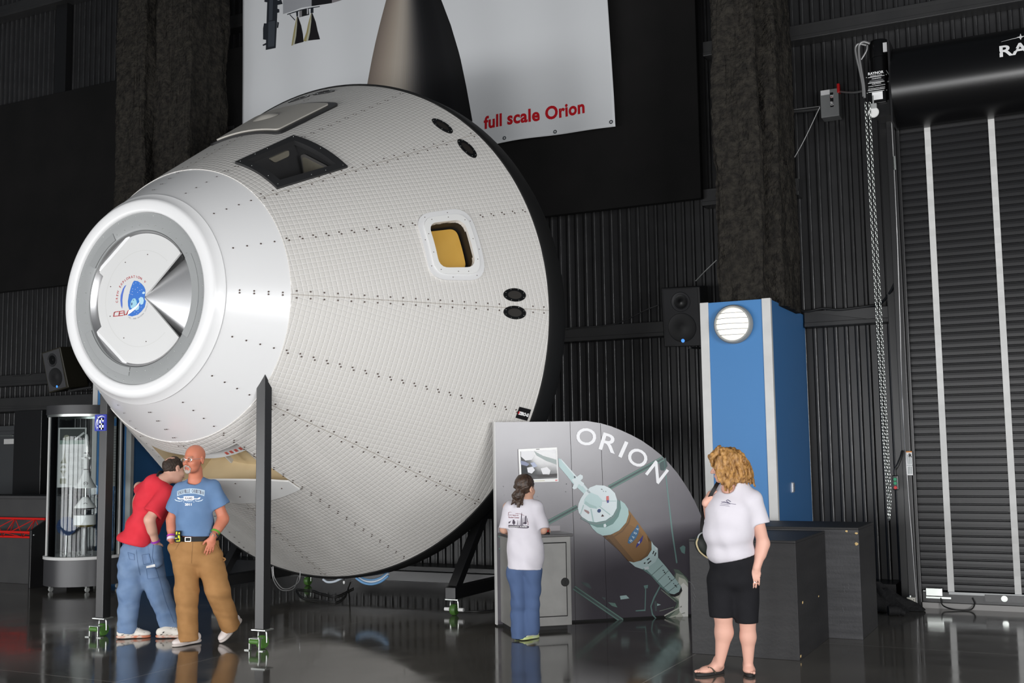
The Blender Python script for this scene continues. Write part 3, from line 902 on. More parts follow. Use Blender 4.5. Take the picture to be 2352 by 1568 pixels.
# push-button pendant on its cord
p = onY(2057, 1108, 12.2)
t = thing('push_button_station', tuple(p), 'small black push button box with green and red buttons beside the door jamb', 'push button')
mb = MB(); mb.box((p[0] - 0.03, 12.18, p[2] - 0.075), (p[0] + 0.03, 12.24, p[2] + 0.075)); mb.build('button_box', 'black_gloss', t, bevel=0.008)
for k, m in ((0.035, pm((60, 150, 110))), (-0.005, pm((60, 150, 110))), (-0.05, 'red_plastic')):
    mb = MB(); mb.lathe([(0, 0.012), (0.016, 0.012), (0.018, 0)], (p[0], 12.18, p[2] + k), fr, 14); mb.build('button', m, t, smooth=40)
mb = MB(); mb.tube(smooth_path([(p[0], 12.21, p[2] + 0.075), (p[0], 12.21, p[2] + 0.13), tuple(onY(2062, 1068, 12.21)), tuple(onY(2070, 1048, 12.25)), tuple(onY(2073, 1036, 12.3))]), 0.016, 8); mb.build('cord', 'cable', t, smooth=60)
# paper notice on the jamb
a, b = onY(2081, 1036, DY - 0.13), onY(2097, 1091, DY - 0.13)
t = thing('notice', ((a[0] + b[0]) / 2, DY - 0.125, b[2]), 'white paper notice stuck on the roller door jamb', 'notice')
mb = MB(); mb.box((a[0], DY - 0.128, b[2]), (b[0], DY - 0.122, a[2])); mb.build('sheet', 'white_print', t)
mb = MB()
h_ = a[2] - b[2]; w_ = b[0] - a[0]
mb.box((a[0], DY - 0.1295, a[2] - 0.012), (b[0], DY - 0.1285, a[2]), 1)
mb.box((a[0], DY - 0.1295, b[2] + h_ * 0.4), (b[0], DY - 0.1285, b[2] + h_ * 0.42), 2)
for k in range(3):
    for y0_, y1_ in ((0.46, 0.86), (0.06, 0.36)):
        x = a[0] + w_ * (0.2 + 0.27 * k)
        mb.box((x, DY - 0.1295, b[2] + h_ * y0_), (x + 0.006, DY - 0.1285, b[2] + h_ * y1_), 2)
v, f = text_mesh('R', 0.05, 0.002, 'LEFT')
mb.add([(a[0] + w_ * 0.4 + p_[0], DY - 0.13, a[2] - 0.06 + p_[1]) for p_ in v], f, 0)
mb.build('notice_print', ['black_print', pm((220, 140, 60)), pm((130, 140, 140))], t, recalc=False)
# cream junction box on the floor
p = onZ(2093, 1397)
t = thing('junction_box', tuple(p), 'small cream junction box standing on the floor by the door jamb', 'junction box')
mb = MB(); mb.box((p[0] - 0.042, p[1], 0), (p[0] + 0.042, p[1] + 0.08, 0.11)); mb.build('box_body', mat('cream_box', (196, 194, 184), 0.5), t, bevel=0.006)
mb = MB(); mb.cyl((p[0] - 0.01, p[1] + 0.04, 0.11), (p[0] - 0.01, p[1] + 0.04, 0.128), 0.016, n=12); mb.build('cable_gland', 'zinc', t)
dots('screw', [(p[0] + dx, p[1], dz) for dx, dz in ((-0.03, 0.02), (0.03, 0.02), (-0.03, 0.09), (0.03, 0.09))], 0.005, 'girt', t)
# loose cable bundle along the right rail
pipe('loose_cable', [onY(1832, 713, 12.85), onY(1860, 714, 12.83), onY(1890, 708, 12.83), onY(1925, 711, 12.83), onY(1970, 706, 12.83), onY(2010, 700, 12.8), onY(2025, 695, 12.7), onY(2045, 670, 12.5), onY(2056, 648, 12.4)], 0.014, 'cable', 'black cable lying along the wall rail beside the roller door', 'cable')
# ================================================================ THE CAPSULE
CC = np.array([-7.34289, 10.11709, 3.05503])
CR, CL, CRR, CLB = 2.70665, 2.8174, 0.87418, 2.26231
KK = (CR - CRR) / CL
ALPHA = math.atan(KK)
CMX = Matrix(((1, 0, 0, CC[0]), (0, 0, -1, CC[1]), (0, 1, 0, CC[2]), (0, 0, 0, 1)))
def oncone(u, v):
    d = ray(u, v); o = np.array([0, 0, EYE]) - CC
    A0 = CR + KK * o[1]
    a = d[0] ** 2 + d[2] ** 2 - (KK * d[1]) ** 2
    b = 2 * (o[0] * d[0] + o[2] * d[2] - A0 * KK * d[1]); c_ = o[0] ** 2 + o[2] ** 2 - A0 ** 2
    D = b * b - 4 * a * c_
    t_ = (-b - math.sqrt(max(0, D))) / 2 / a
    p = o + d * t_
    return (-p[1], math.degrees(math.atan2(p[2], p[0])))
def cpt(s, th, off=0.0):
    """point of the cone at axial station s and angle th (degrees), lifted along the outward normal; capsule's own coordinates"""
    r = CR - KK * s + off * math.cos(ALPHA) + 0.0
    t_ = math.radians(th)
    return (r * math.cos(t_), r * math.sin(t_), s + off * math.sin(ALPHA))
def tile_mat():
    m = mat('quilted_tile', (214, 212, 208), 0.5, 0, 0.4)
    nt = m.node_tree
    b = nt.nodes['Principled BSDF']
    tc = nt.nodes.new('ShaderNodeTexCoord')
    sep = nt.nodes.new('ShaderNodeSeparateXYZ')
    nt.links.new(tc.outputs['Object'], sep.inputs[0])
    def mth(op, *xs):
        q = nt.nodes.new('ShaderNodeMath'); q.operation = op
        for i, x in enumerate(xs):
            if isinstance(x, (int, float)): q.inputs[i].default_value = x
            else: nt.links.new(x, q.inputs[i])
        return q.outputs[0]
    x, y, z = sep.outputs
    th = mth('ARCTAN2', y, x)
    q = math.pi / 4
    idx = mth('FLOOR', mth('DIVIDE', th, q))
    mid = mth('MULTIPLY', mth('ADD', idx, 0.5), q)
    dth = mth('SUBTRACT', th, mid)
    ph = mth('MULTIPLY', dth, math.sin(ALPHA))
    S = mth('DIVIDE', mth('SUBTRACT', CR / KK, z), math.cos(ALPHA))
    u = mth('MULTIPLY', S, mth('SINE', ph)); v = mth('MULTIPLY', S, mth('COSINE', ph))
    pit = 0.0475
    hs = []
    cells = []
    for w in (u, v):
        k = mth('DIVIDE', w, pit)
        fl = mth('FLOOR', k); cells.append(fl)
        e = mth('ABSOLUTE', mth('SUBTRACT', mth('SUBTRACT', k, fl), 0.5))       # 0 mid .. 0.5 joint
        hs.append(e)
    ed = mth('MAXIMUM', hs[0], hs[1])
    mr = nt.nodes.new('ShaderNodeMapRange'); mr.interpolation_type = 'SMOOTHSTEP'
    mr.inputs[1].default_value = 0.5; mr.inputs[2].default_value = 0.36; mr.inputs[3].default_value = 0.0; mr.inputs[4].default_value = 1.0
    nt.links.new(ed, mr.inputs[0])
    pil = mth('SUBTRACT', 1.0, mth('MULTIPLY', mth('ADD', mth('MULTIPLY', hs[0], hs[0]), mth('MULTIPLY', hs[1], hs[1])), 1.0))
    hgt = mth('ADD', mth('MULTIPLY', mr.outputs[0], 0.6), pil)
    # every tile tips and tints a little differently
    cmb = nt.nodes.new('ShaderNodeCombineXYZ')
    nt.links.new(cells[0], cmb.inputs[0]); nt.links.new(cells[1], cmb.inputs[1]); nt.links.new(idx, cmb.inputs[2])
    wn = nt.nodes.new('ShaderNodeTexWhiteNoise'); nt.links.new(cmb.outputs[0], wn.inputs[0])
    hgt = mth('ADD', hgt, mth('MULTIPLY', mth('MULTIPLY', mth('SUBTRACT', wn.outputs[0], 0.5), hs[0]), 0.7))
    bp = nt.nodes.new('ShaderNodeBump'); bp.inputs['Strength'].default_value = 0.55; bp.inputs['Distance'].default_value = 0.006
    nt.links.new(hgt, bp.inputs['Height']); nt.links.new(bp.outputs[0], b.inputs['Normal'])
    # joint: paler thread; panel seam: thin darker line
    jn = nt.nodes.new('ShaderNodeMapRange'); jn.inputs[1].default_value = 0.43; jn.inputs[2].default_value = 0.48
    nt.links.new(ed, jn.inputs[0])
    mx = nt.nodes.new('ShaderNodeMix'); mx.data_type = 'RGBA'
    mx.inputs[6].default_value = (*lin((208, 205, 200)), 1); mx.inputs[7].default_value = (*lin((226, 224, 221)), 1)
    nt.links.new(jn.outputs[0], mx.inputs[0])
    sd = mth('MULTIPLY', mth('SUBTRACT', q / 2, mth('ABSOLUTE', dth)), mth('MULTIPLY', S, math.sin(ALPHA)))
    sm = mth('LESS_THAN', sd, 0.004)
    m2 = nt.nodes.new('ShaderNodeMix'); m2.data_type = 'RGBA'
    nt.links.new(sm, m2.inputs[0]); nt.links.new(mx.outputs[2], m2.inputs[6]); m2.inputs[7].default_value = (*lin((176, 170, 162)), 1)
    nt.links.new(m2.outputs[2], b.inputs['Base Color'])
    return m
M['tile'] = tile_mat()
M['bolt'] = mat('bolt', (86, 72, 66), 0.5, 0.3)
M['bay_dark'] = mat('bay_dark', (34, 30, 26), 0.6)
M['frame_dark'] = mat('frame_dark', (40, 40, 41), 0.55)

cap = thing('space_capsule', CC, 'huge white tiled cone-shaped space capsule lying on its side on a black rolling stand', 'space capsule', matrix=CMX)
NSEG = 192
mb = MB()
prof = [(CR, 0.0)] + [(CR - (CR - 1.27) * k / 44, CLB * k / 44) for k in range(1, 45)]
vs, fs = [], []
for (r, z) in prof:
    for i in range(NSEG):
        a = 2 * math.pi * (i + 0.5) / NSEG
        vs.append((r * math.cos(a), r * math.sin(a), z))
for j in range(len(prof) - 1):
    for i in range(NSEG):
        fs.append((j * NSEG + i, j * NSEG + (i + 1) % NSEG, (j + 1) * NSEG + (i + 1) % NSEG, (j + 1) * NSEG + i))
fs.append(tuple(range(NSEG - 1, -1, -1))); fs.append(tuple((len(prof) - 1) * NSEG + i for i in range(NSEG)))
mb.add(vs, fs)
shell = mb.build('tile_shell', ['tile', 'bay_dark', 'cream', 'frame_dark', 'bolt'], cap, local=True, recalc=True)

def capsule_cut(shell, specs):
    dg = None
    plugs = []
    for poly, out, inn, m, inner in specs:
        n = len(poly)
        me = bpy.data.meshes.new('plug')
        top = [cpt(s, t_, out) for s, t_ in poly]
        bot = [cpt(s, t_, -inn) for s, t_ in (inner or poly)]
        f = [tuple(range(n)), tuple(range(2 * n - 1, n - 1, -1))] + [(i, n + i, n + (i + 1) % n, (i + 1) % n) for i in range(n)]
        me.from_pydata(top + bot, [], f)
        me.materials.append(M[m])
        bm = bmesh.new(); bm.from_mesh(me); bmesh.ops.recalc_face_normals(bm, faces=bm.faces); bmesh.ops.triangulate(bm, faces=bm.faces); bm.to_mesh(me); bm.free()
        o = bpy.data.objects.new('plug', me); COL.objects.link(o)
        o.matrix_world = CMX
        md = shell.modifiers.new('cut', 'BOOLEAN'); md.operation = 'DIFFERENCE'; md.object = o; md.solver = 'EXACT'
        md.material_mode = 'TRANSFER'
        plugs.append(o)
    bpy.context.view_layer.update()
    dg = bpy.context.evaluated_depsgraph_get()
    me = bpy.data.meshes.new_from_object(shell.evaluated_get(dg))
    shell.modifiers.clear()
    old = shell.data
    shell.data = me
    me.name = 'tile_shell'
    for o in plugs: bpy.data.objects.remove(o)
    return me
def lerp_quad(q, n):
    out = []
    for i in range(4):
        a, b = np.array(q[i]), np.array(q[(i + 1) % 4])
        for k in range(n): out.append(tuple(a + (b - a) * k / n))
    return out
# openings in the skin, as (station, angle) outlines
WS0, WS1, WT0, WT1 = 1.38, 2.06, 46.6, 70.4           # dark docking window
win_out = [(WS0, WT0), (WS0, WT1), (WS1, WT1), (WS1, WT0)]
win_in = [(WS0 + 0.075, WT0 + 2.4), (WS0 + 0.085, WT1 - 3.2), (WS1 - 0.075, WT1 - 2.6), (WS1 - 0.075, WT0 + 3.3)]
win_deep = [(WS0 + 0.05, WT0 + 6), (WS0 + 0.05, WT1 - 5), (WS1 - 0.42, WT1 - 6), (WS1 - 0.42, WT0 + 7)]
def rr_cone(s0, s1, t0, t1, r, n=6):
    rm = CR - KK * (s0 + s1) / 2
    k = math.radians(1) * rm
    poly = [(s0 / math.cos(ALPHA), t0 * k), (s0 / math.cos(ALPHA), t1 * k), (s1 / math.cos(ALPHA), t1 * k), (s1 / math.cos(ALPHA), t0 * k)]
    return [(a * math.cos(ALPHA), b / k) for a, b in round_poly(poly, r, n)]
ow = rr_cone(0.68, 1.015, 9.4, 21.9, 0.1)
BS0, BS1, BT0, BT1 = 1.36, 2.06, -112.0, -68.2
bay = [(BS0, BT0 + (BT1 - BT0) * i / 14) for i in range(15)] + [(BS1, BT1 + (BT0 - BT1) * i / 14) for i in range(15)]
win_cut = [(WS0 + 0.055, WT0 + 1.8), (WS0 + 0.065, WT1 - 2.6), (WS1 - 0.055, WT1 - 2.0), (WS1 - 0.055, WT0 + 2.7)]
capsule_cut(shell, [(lerp_quad(win_cut, 4), 0.08, 0.42, 'frame_dark', lerp_quad(win_deep, 4)), (ow, 0.08, 0.15, 'bay_dark', None), (bay, 0.08, 0.4, 'cream', None)])
# rows of bolts: along every seam and down the middle of every panel (pattern of the skin)
bm_v, bm_f = [], []
def bolt(s, th, lift, store):
    c = np.array(cpt(s, th, lift)); nrm = np.array(cpt(s, th, lift + 1)) - c
    e1 = np.cross(nrm, (0, 0, 1.0)); e1 /= np.linalg.norm(e1); e2 = np.cross(nrm, e1)
    o = len(store[0])
    for k in range(6):
        a = k * math.pi / 3
        store[0].append(tuple(c + 0.0085 * (e1 * math.cos(a) + e2 * math.sin(a))))
    store[0].append(tuple(c + nrm * 0.003))
    for k in range(6): store[1].append((o + k, o + (k + 1) % 6, o + 6))
def tile_lift(s):
    return ((CR - (CR - 1.27) * s / CLB) - (CR - KK * s)) / math.cos(ALPHA) + 0.002
def blocked(s, th):
    if WS0 - 0.03 < s < WS1 + 0.03 and WT0 - 0.5 < th < WT1 + 0.5: return True
    if 0.58 < s < 1.12 and 6 < th < 25.2: return True
    if BS0 - 0.03 < s < BS1 + 0.05 and BT0 - 0.5 < th < BT1 - 0.3: return True
    if 0.44 < s < 1.44 and 75 < th < 105: return True
    for ps, pt in ports:
        if abs(s - ps) < 0.14 and abs(th - pt) < 5: return True
    return False
ports = [(0.221, 50.6), (0.221, 41.6), (0.332, 3.0), (0.336, -1.0), (0.20, 95.2), (0.155, 88.4), (0.3, -134), (0.3, -42 - 90)]
for k in range(16):
    th0 = k * 22.5 - 180
    s = 0.05
    while s < CLB - 0.02:
        r = CR - KK * s
        for sg in (-1, 1):
            dth = math.degrees((0.03 if k % 2 == 0 else 0.0105) / r) * sg
            if not blocked(s, th0 + dth): bolt(s + (0.0 if k % 2 == 0 else 0.008 * sg), th0 + dth, tile_lift(s), (bm_v, bm_f))
        s += 0.108
bm = bmesh.new(); bm.from_mesh(shell.data)
vv = [bm.verts.new(p) for p in bm_v]
for f in bm_f:
    q = bm.faces.new([vv[i] for i in f]); q.material_index = len(shell.data.materials) - 1
names = [m.name for m in shell.data.materials]
for f in bm.faces: f.smooth = True
bi = names.index('bolt')
bm.faces.ensure_lookup_table()
for q in bm.faces[-len(bm_f):]: q.material_index = bi
bm.to_mesh(shell.data); bm.free()
shell.data.set_sharp_from_angle(angle=math.radians(25))

def lathe_part(name, prof, m, smooth=40, parent=None, n=96, **kw):
    mb = MB(); mb.lathe(prof, n=n, **kw)
    return mb.build(name, m, parent or cap, smooth=smooth, local=True)
# heat shield behind
lathe_part('heat_shield', [(CR - 0.05, 0.004), (CR + 0.012, 0.0), (CR + 0.03, -0.03), (CR + 0.04, -0.25), (CR + 0.0, -0.4), (CR - 0.1, -0.5), (CR - 0.3, -0.57), (CR - 0.8, -0.66), (CR - 1.6, -0.8), (CR - 2.3, -0.86), (0.001, -0.87)], 'heat_black', 50, n=160)
# smooth nose section
rim0 = CL - 0.1
lathe_part('nose_cone', [(1.2, CLB - 0.05), (1.262, CLB - 0.03), (1.262, CLB + 0.001), (CR - KK * rim0 - 0.005, rim0), (0.84, rim0 + 0.005)], 'white_smooth', 30, n=160)
nb = ([], [])
for k in range(16):
    th0 = k * 22.5 - 180
    s = CLB + 0.05
    while s < rim0 - 0.02:
        r = CR - KK * s
        if k % 4 == 0:
            for sg in (-1, 1): bolt(s, th0 + sg * math.degrees(0.011 / r), 0.003 + 0.031 * (rim0 - s) / (rim0 - CLB), nb)
        else: bolt(s, th0, 0.003 + 0.031 * (rim0 - s) / (rim0 - CLB), nb)
        s += 0.105
nose = bpy.data.objects['nose_cone']
bm = bmesh.new(); bm.from_mesh(nose.data)
nose.data.materials.append(M['bolt'])
vv = [bm.verts.new(p) for p in nb[0]]
for f in nb[1]:
    q = bm.faces.new([vv[i] for i in f]); q.material_index = 1; q.smooth = True
bm.to_mesh(nose.data); bm.free()
# rim and docking gear, seen from the front
R0 = CRR
lathe_part('rim_ring', [(CR - KK * rim0 - 0.002, rim0), (CR - KK * rim0 - 0.001, rim0 + 0.012), (R0 * 1.035, CL - 0.055), (R0 * 1.018, CL - 0.028), (R0 * 1.004, CL - 0.01), (R0 * 0.985, CL - 0.001), (R0 * 0.95, CL + 0.003), (R0 * 0.90, CL + 0.002), (R0 * 0.884, CL - 0.003), (R0 * 0.877, CL - 0.014), (R0 * 0.872, CL - 0.09), (R0 * 0.95, CL - 0.1)], 'white_smooth', 50, n=128, closed=True)
lathe_part('docking_ring', [(R0 * 0.874, CL - 0.028), (R0 * 0.72, CL - 0.03), (R0 * 0.7, CL - 0.036), (R0 * 0.692, CL - 0.05), (R0 * 0.692, CL - 0.17), (R0 * 0.874, CL - 0.17)], 'grey_metal', 35, n=128, closed=True)
lathe_part('recess_wall', [(R0 * 0.69, CL - 0.045), (R0 * 0.59, CL - 0.165), (0.3, CL - 0.22)], 'brushed', 25, n=96, a0=math.radians(41.5), a1=math.radians(318))
lathe_part('recess_floor', [(R0 * 0.69, CL - 0.06), (R0 * 0.688, CL - 0.222), (0.001, CL - 0.224)], 'grey_metal', 25, n=96)
# bolts and cover plates on the grey ring
dots('ring_screw', [(R0 * rr_ * math.cos(2 * math.pi * (k + 0.5) / 44 + ph), R0 * rr_ * math.sin(2 * math.pi * (k + 0.5) / 44 + ph), CL - 0.029) for k in range(44) for rr_, ph in ((0.845, 0.0), (0.745, math.pi / 44))], 0.0055, 'zinc', cap, True)
for a0, a1 in ((-34, 30), (118, 150), (204, 262)):
    lathe_part('ring_cover', [(R0 * 0.705, CL - 0.024), (R0 * 0.79, CL - 0.024), (R0 * 0.79, CL - 0.032), (R0 * 0.705, CL - 0.034)], 'grey_metal', 35, n=24, closed=False, a0=math.radians(a0), a1=math.radians(a1))
# white plate with flats and a sector cut out
PZ = CL - 0.06
def plate_r(a):
    a = a % 360
    r = 0.665 * R0
    for m0, w in ((128, 23), (230, 24)):          # flats
        if abs(a - m0) < w: r = min(r, 0.665 * R0 * math.cos(math.radians(w)) / math.cos(math.radians(a - m0)))
    if 152 < a < 206: r = 0.6 * R0
    return r
pl = []
SA0, SA1 = 39.0, 320.0
k = SA0
while k <= SA1 + 0.01:
    r = plate_r(k)
    pl.append((r * math.cos(math.radians(k)), r * math.sin(math.radians(k)), PZ - 0.02)); k += 1.0
pl.append((0.035, 0.01, PZ - 0.02))
mb = MB(); mb.slab(pl, (0, 0, 0.02)); plate = mb.build('docking_plate', 'plate_white', cap, local=True, smooth=20)
lathe_part('plate_groove', [(R0 * 0.488, PZ + 0.0005), (R0 * 0.494, PZ + 0.0005)], pm((196, 196, 194)), 35, parent=plate, n=80, a0=math.radians(46), a1=math.radians(312))
dots('screw', [(R0 * 0.45 * math.cos(math.radians(80 + 40 * k)), R0 * 0.45 * math.sin(math.radians(80 + 40 * k)), PZ) for k in range(6)], 0.006, 'bolt', plate, True)
lathe_part('plate_edge', [(R0 * 0.664, PZ - 0.02), (R0 * 0.69, PZ - 0.09)], 'white_smooth', 35, parent=plate, n=60, a0=math.radians(255), a1=math.radians(320))
# bare metal cone sector
mb = MB(); mb.lathe([(0.02, PZ - 0.004), (0.05, PZ - 0.008), (0.645 * R0, PZ - 0.135), (0.69 * R0, PZ - 0.14)], n=40, a0=math.radians(-42), a1=math.radians(41))
mb.build('metal_sector', 'brushed', cap, smooth=30, local=True)
for m0, w in ((128, 23), (230, 24)):
    a0, a1 = math.radians(m0 - w), math.radians(m0 + w)
    p0 = np.array([0.665 * R0 * math.cos(a0), 0.665 * R0 * math.sin(a0), 0]); p1 = np.array([0.665 * R0 * math.cos(a1), 0.665 * R0 * math.sin(a1), 0])
    mb = MB(); nn_ = (p0 + p1) / 2; nn_ = nn_ / np.linalg.norm(nn_)
    mb.slab([p0 + (0, 0, PZ), p1 + (0, 0, PZ), p1 + nn_ * 0.03 + (0, 0, PZ + 0.004), p0 + nn_ * 0.03 + (0, 0, PZ + 0.004)], (0, 0, -0.09))
    mb.build('flat_edge', 'white_smooth', plate, local=True, bevel=0.003)

# emblem on the plate
PY = CC[1] - PZ
def plp(u, v, k=1):
    p = onY(u, v, PY); return (p[0], PY - 0.0012 * k, p[2])
def z230(pts): return [(x / 9.8 + 230, y / 9.8 + 600) for x, y in pts]
def print_poly(name, items, mapper, parent, step=None):
    mb = MB(); mats = []
    for poly, m, k in items:
        if m not in mats: mats.append(m)
        if step:
            v, f = grid_fill(poly, step); mb.add([mapper(a, b, k) for a, b in v], f, mats.index(m))
        else: mb.face([mapper(a, b, k) for a, b in poly], mats.index(m))
    return mb.build(name, mats, parent, recalc=False)
blue = z230([(770, 435), (850, 445), (930, 500), (990, 570), (1020, 640), (1020, 700), (1003, 850), (1034, 895), (1005, 1030), (930, 1130), (850, 1200), (720, 1240), (620, 1215), (720, 1130), (700, 1100), (660, 1090), (630, 1000), (625, 900), (650, 750), (690, 600), (740, 470)])
items = [(blue, 'blue_print', 1),
         (z230([(590, 530), (545, 620), (515, 740), (500, 870), (505, 980), (497, 1065), (470, 1000), (457, 880), (465, 760), (510, 620), (550, 555)]), pm((78, 108, 190)), 1),
         (z230([(700, 900), (740, 840), (790, 830), (820, 880), (840, 940), (800, 1010), (740, 1070), (690, 1040), (685, 970)]), pm((150, 196, 214)), 2),
         (z230([(870, 840), (920, 800), (970, 815), (990, 880), (970, 960), (920, 980), (890, 930)]), pm((170, 206, 222)), 2),
         (z230([(860, 980), (890, 1010), (870, 1080), (810, 1110), (790, 1080)]), pm((160, 200, 218)), 2),
         (z230([(945, 715), (975, 680), (1010, 690), (1015, 720), (975, 738)]), pm((186, 214, 228)), 2),
         (z230([(700, 960), (720, 920), (735, 960), (715, 1000)]), pm((60, 84, 130)), 3), (z230([(735, 1050), (770, 1040), (745, 1065)]), pm((60, 84, 130)), 3), (z230([(740, 870), (765, 860), (755, 890)]), pm((60, 84, 130)), 3),
         (z230([(825, 905), (870, 870), (860, 920), (835, 940)]), pm((40, 120, 190)), 3),
         (z230([(620, 1215), (700, 1160), (800, 1080), (880, 990), (925, 850), (890, 920), (800, 1020), (700, 1085), (650, 1105)]), 'white_print', 4)]
for x_, y_ in ((760, 515), (810, 485), (900, 510), (850, 590), (800, 630), (730, 680), (850, 700), (900, 655), (945, 640), (735, 750), (670, 720), (860, 1130), (830, 1180), (930, 1030), (780, 1140), (705, 740), (740, 620)):
    items.append((z230([(x_ - 10, y_), (x_, y_ - 5), (x_ + 10, y_ - 2), (x_, y_ + 5)]), 'white_print', 3))
print_poly('emblem', items, plp, plate)
mb = MB()
cu_, cv_ = 308.0, 688.0
def put_arc(x, y): return plp(cu_ + x * 0.745, cv_ - y - x * 0.02, 2)
arc_text(mb, 'CREW EXPLORATION V', 8.2, 50.0, math.radians(188), math.radians(46), put_arc, 0.012)
for pts in ([(415, 1130), (345, 1142), (325, 1160), (312, 1240), (405, 1230)], [(520, 1118), (445, 1128), (430, 1228), (520, 1218)], None, [(545, 1112), (553, 1208), (600, 1200), (645, 1105)]):
    if pts is None:
        pts = [(438, 1175), (520, 1165)]
    P = [np.array(p) for p in z230(pts)]
    for i in range(len(P) - 1):
        d = P[i + 1] - P[i]; d = d / np.linalg.norm(d); n_ = np.array([-d[1], d[0]]) * 0.75
        mb.face([plp(*(P[i] - d * 0.6 + n_), 5), plp(*(P[i + 1] + d * 0.6 + n_), 5), plp(*(P[i + 1] + d * 0.6 - n_), 5), plp(*(P[i] - d * 0.6 - n_), 5)])
mb.build('emblem_lettering', 'red_print', plate, recalc=False)
mb = MB(); arc_text(mb, 'TO, AND RETURN SAFELY', 4.6, 45.0, math.radians(246), math.radians(348), put_arc, 0.005, inward=True)
mb.build('emblem_small_lettering', 'grey_print', plate, recalc=False)

# features on the skin
def patch(name, poly, off, m, parent=cap, thick=0.0, step=0.08):
    """poly of (s, th) laid on the cone, lifted off it by off (outer face)"""
    rm = CR - KK * sum(p[0] for p in poly) / len(poly)
    k = math.radians(1) * rm
    v, f = grid_fill([(a, b * k) for a, b in poly], step)
    mb = MB()
    def P3(a, b, o_): return cpt(a, b / k, tile_lift(min(CLB, max(0, a))) + o_)
    mb.add([P3(a, b, off) for a, b in v], f)
    if thick:
        ring = refine([(a, b * k) for a, b in poly], step)
        n = len(ring)
        mb.add([P3(a, b, off) for a, b in ring] + [P3(a, b, off - thick) for a, b in ring], [(i, (i + 1) % n, n + (i + 1) % n, n + i) for i in range(n)])
    return mb.build(name, m, parent, local=True, smooth=30, recalc=False)
def ring_patch(name, outer, inner, off, m, parent=cap, thick=0.02, sub=1):
    def P3(p, o_): return cpt(p[0], p[1], tile_lift(min(CLB, max(0, p[0]))) + o_)
    n = len(outer)
    mb = MB()
    vs = [P3(p, off) for p in outer] + [P3(p, off) for p in inner] + [P3(p, off - thick) for p in outer] + [P3(p, off - thick) for p in inner]
    fs = []
    for i in range(n):
        j = (i + 1) % n
        fs += [(i, j, n + j, n + i), (2 * n + i, 2 * n + j, j, i), (n + i, n + j, 3 * n + j, 3 * n + i)]
    mb.add(vs, fs)
    return mb.build(name, m, parent, local=True, smooth=30)
def resample(poly, n):
    P = [np.array(p, float) for p in poly] + [np.array(poly[0], float)]
    d = [0]
    for i in range(1, len(P)): d.append(d[-1] + np.linalg.norm((P[i] - P[i - 1]) * np.array([1, 0.03])))
    out = []
    for k in range(n):
        s = d[-1] * k / n
        i = max(0, min(len(d) - 2, int(np.searchsorted(d, s, side='right')) - 1))
        out.append(tuple(P[i] + (P[i + 1] - P[i]) * ((s - d[i]) / max(1e-9, d[i + 1] - d[i]))))
    return out
wf = ring_patch('window_frame', lerp_quad(win_out, 10), lerp_quad(win_in, 10), 0.012, 'frame_dark', thick=0.05)
dots('screw', [cpt(a, b, tile_lift(a) + 0.013) for a, b in [(WS0 + 0.03, WT0 + 1), (WS0 + 0.03, WT1 - 1), (WS1 - 0.03, WT1 - 1.4), (WS1 - 0.03, WT0 + 1.6), ((WS0 + WS1) / 2, WT0 + 1.1), ((WS0 + WS1) / 2, WT1 - 1.1), (WS0 + 0.03, 58), (WS1 - 0.03, 54), (WS1 - 0.03, 63), (WS0 + 0.2, WT0 + 1.1), (WS1 - 0.2, WT1 - 1.1)]], 0.005, 'zinc', wf, True)
# pane on the rear wall of that recess (wall at station WS0 side), and a smaller one on the upper wall
def quad_pt(A, B, C_, D, s, t_):
    A, B, C_, D = map(np.array, (A, B, C_, D))
    return A * (1 - s) * (1 - t_) + B * s * (1 - t_) + C_ * s * t_ + D * (1 - s) * t_
wallA, wallB = cpt(win_in[0][0], win_in[0][1], 0), cpt(win_in[1][0], win_in[1][1], 0)
wallC, wallD = cpt(win_deep[1][0], win_deep[1][1], -0.42), cpt(win_deep[0][0], win_deep[0][1], -0.42)
def wall_pane(name, A, B, C_, D, poly, m, off, parent, frame):
    nrm = np.cross(np.array(B) - np.array(A), np.array(D) - np.array(A)); nrm /= np.linalg.norm(nrm)
    if nrm @ frame < 0: nrm = -nrm
    pts = [quad_pt(A, B, C_, D, s, t_) + nrm * off for s, t_ in poly]
    mb = MB(); mb.slab(pts, -nrm * 0.02)
    return mb.build(name, m, parent, local=True)
zc_ = np.array([0.0, 0.0, 1.0])
pr = round_poly([(0.1, 0.1), (0.86, 0.14), (0.88, 0.8), (0.06, 0.8)], 0.12)
wall_pane('pane_rim', wallA, wallB, wallC, wallD, pr, pm((92, 90, 88)), 0.012, wf, zc_)
pr = round_poly([(0.14, 0.14), (0.81, 0.18), (0.83, 0.76), (0.1, 0.76)], 0.1)
wall_pane('window_pane', wallA, wallB, wallC, wallD, pr, 'pane_grey', 0.018, wf, zc_)
upA, upB = cpt(win_in[1][0], win_in[1][1], 0), cpt(win_in[2][0], win_in[2][1], 0)
upC, upD = cpt(win_deep[2][0], win_deep[2][1], -0.42), cpt(win_deep[1][0], win_deep[1][1], -0.42)
cen = np.array(cpt(1.7, 58, -0.1)) - (np.array(upA) + np.array(upB)) / 2
wall_pane('window_pane', upA, upB, upC, upD, round_poly([(0.16, 0.06), (0.6, 0.06), (0.56, 0.2), (0.2, 0.2)], 0.05), 'pane_grey', 0.014, wf, cen)

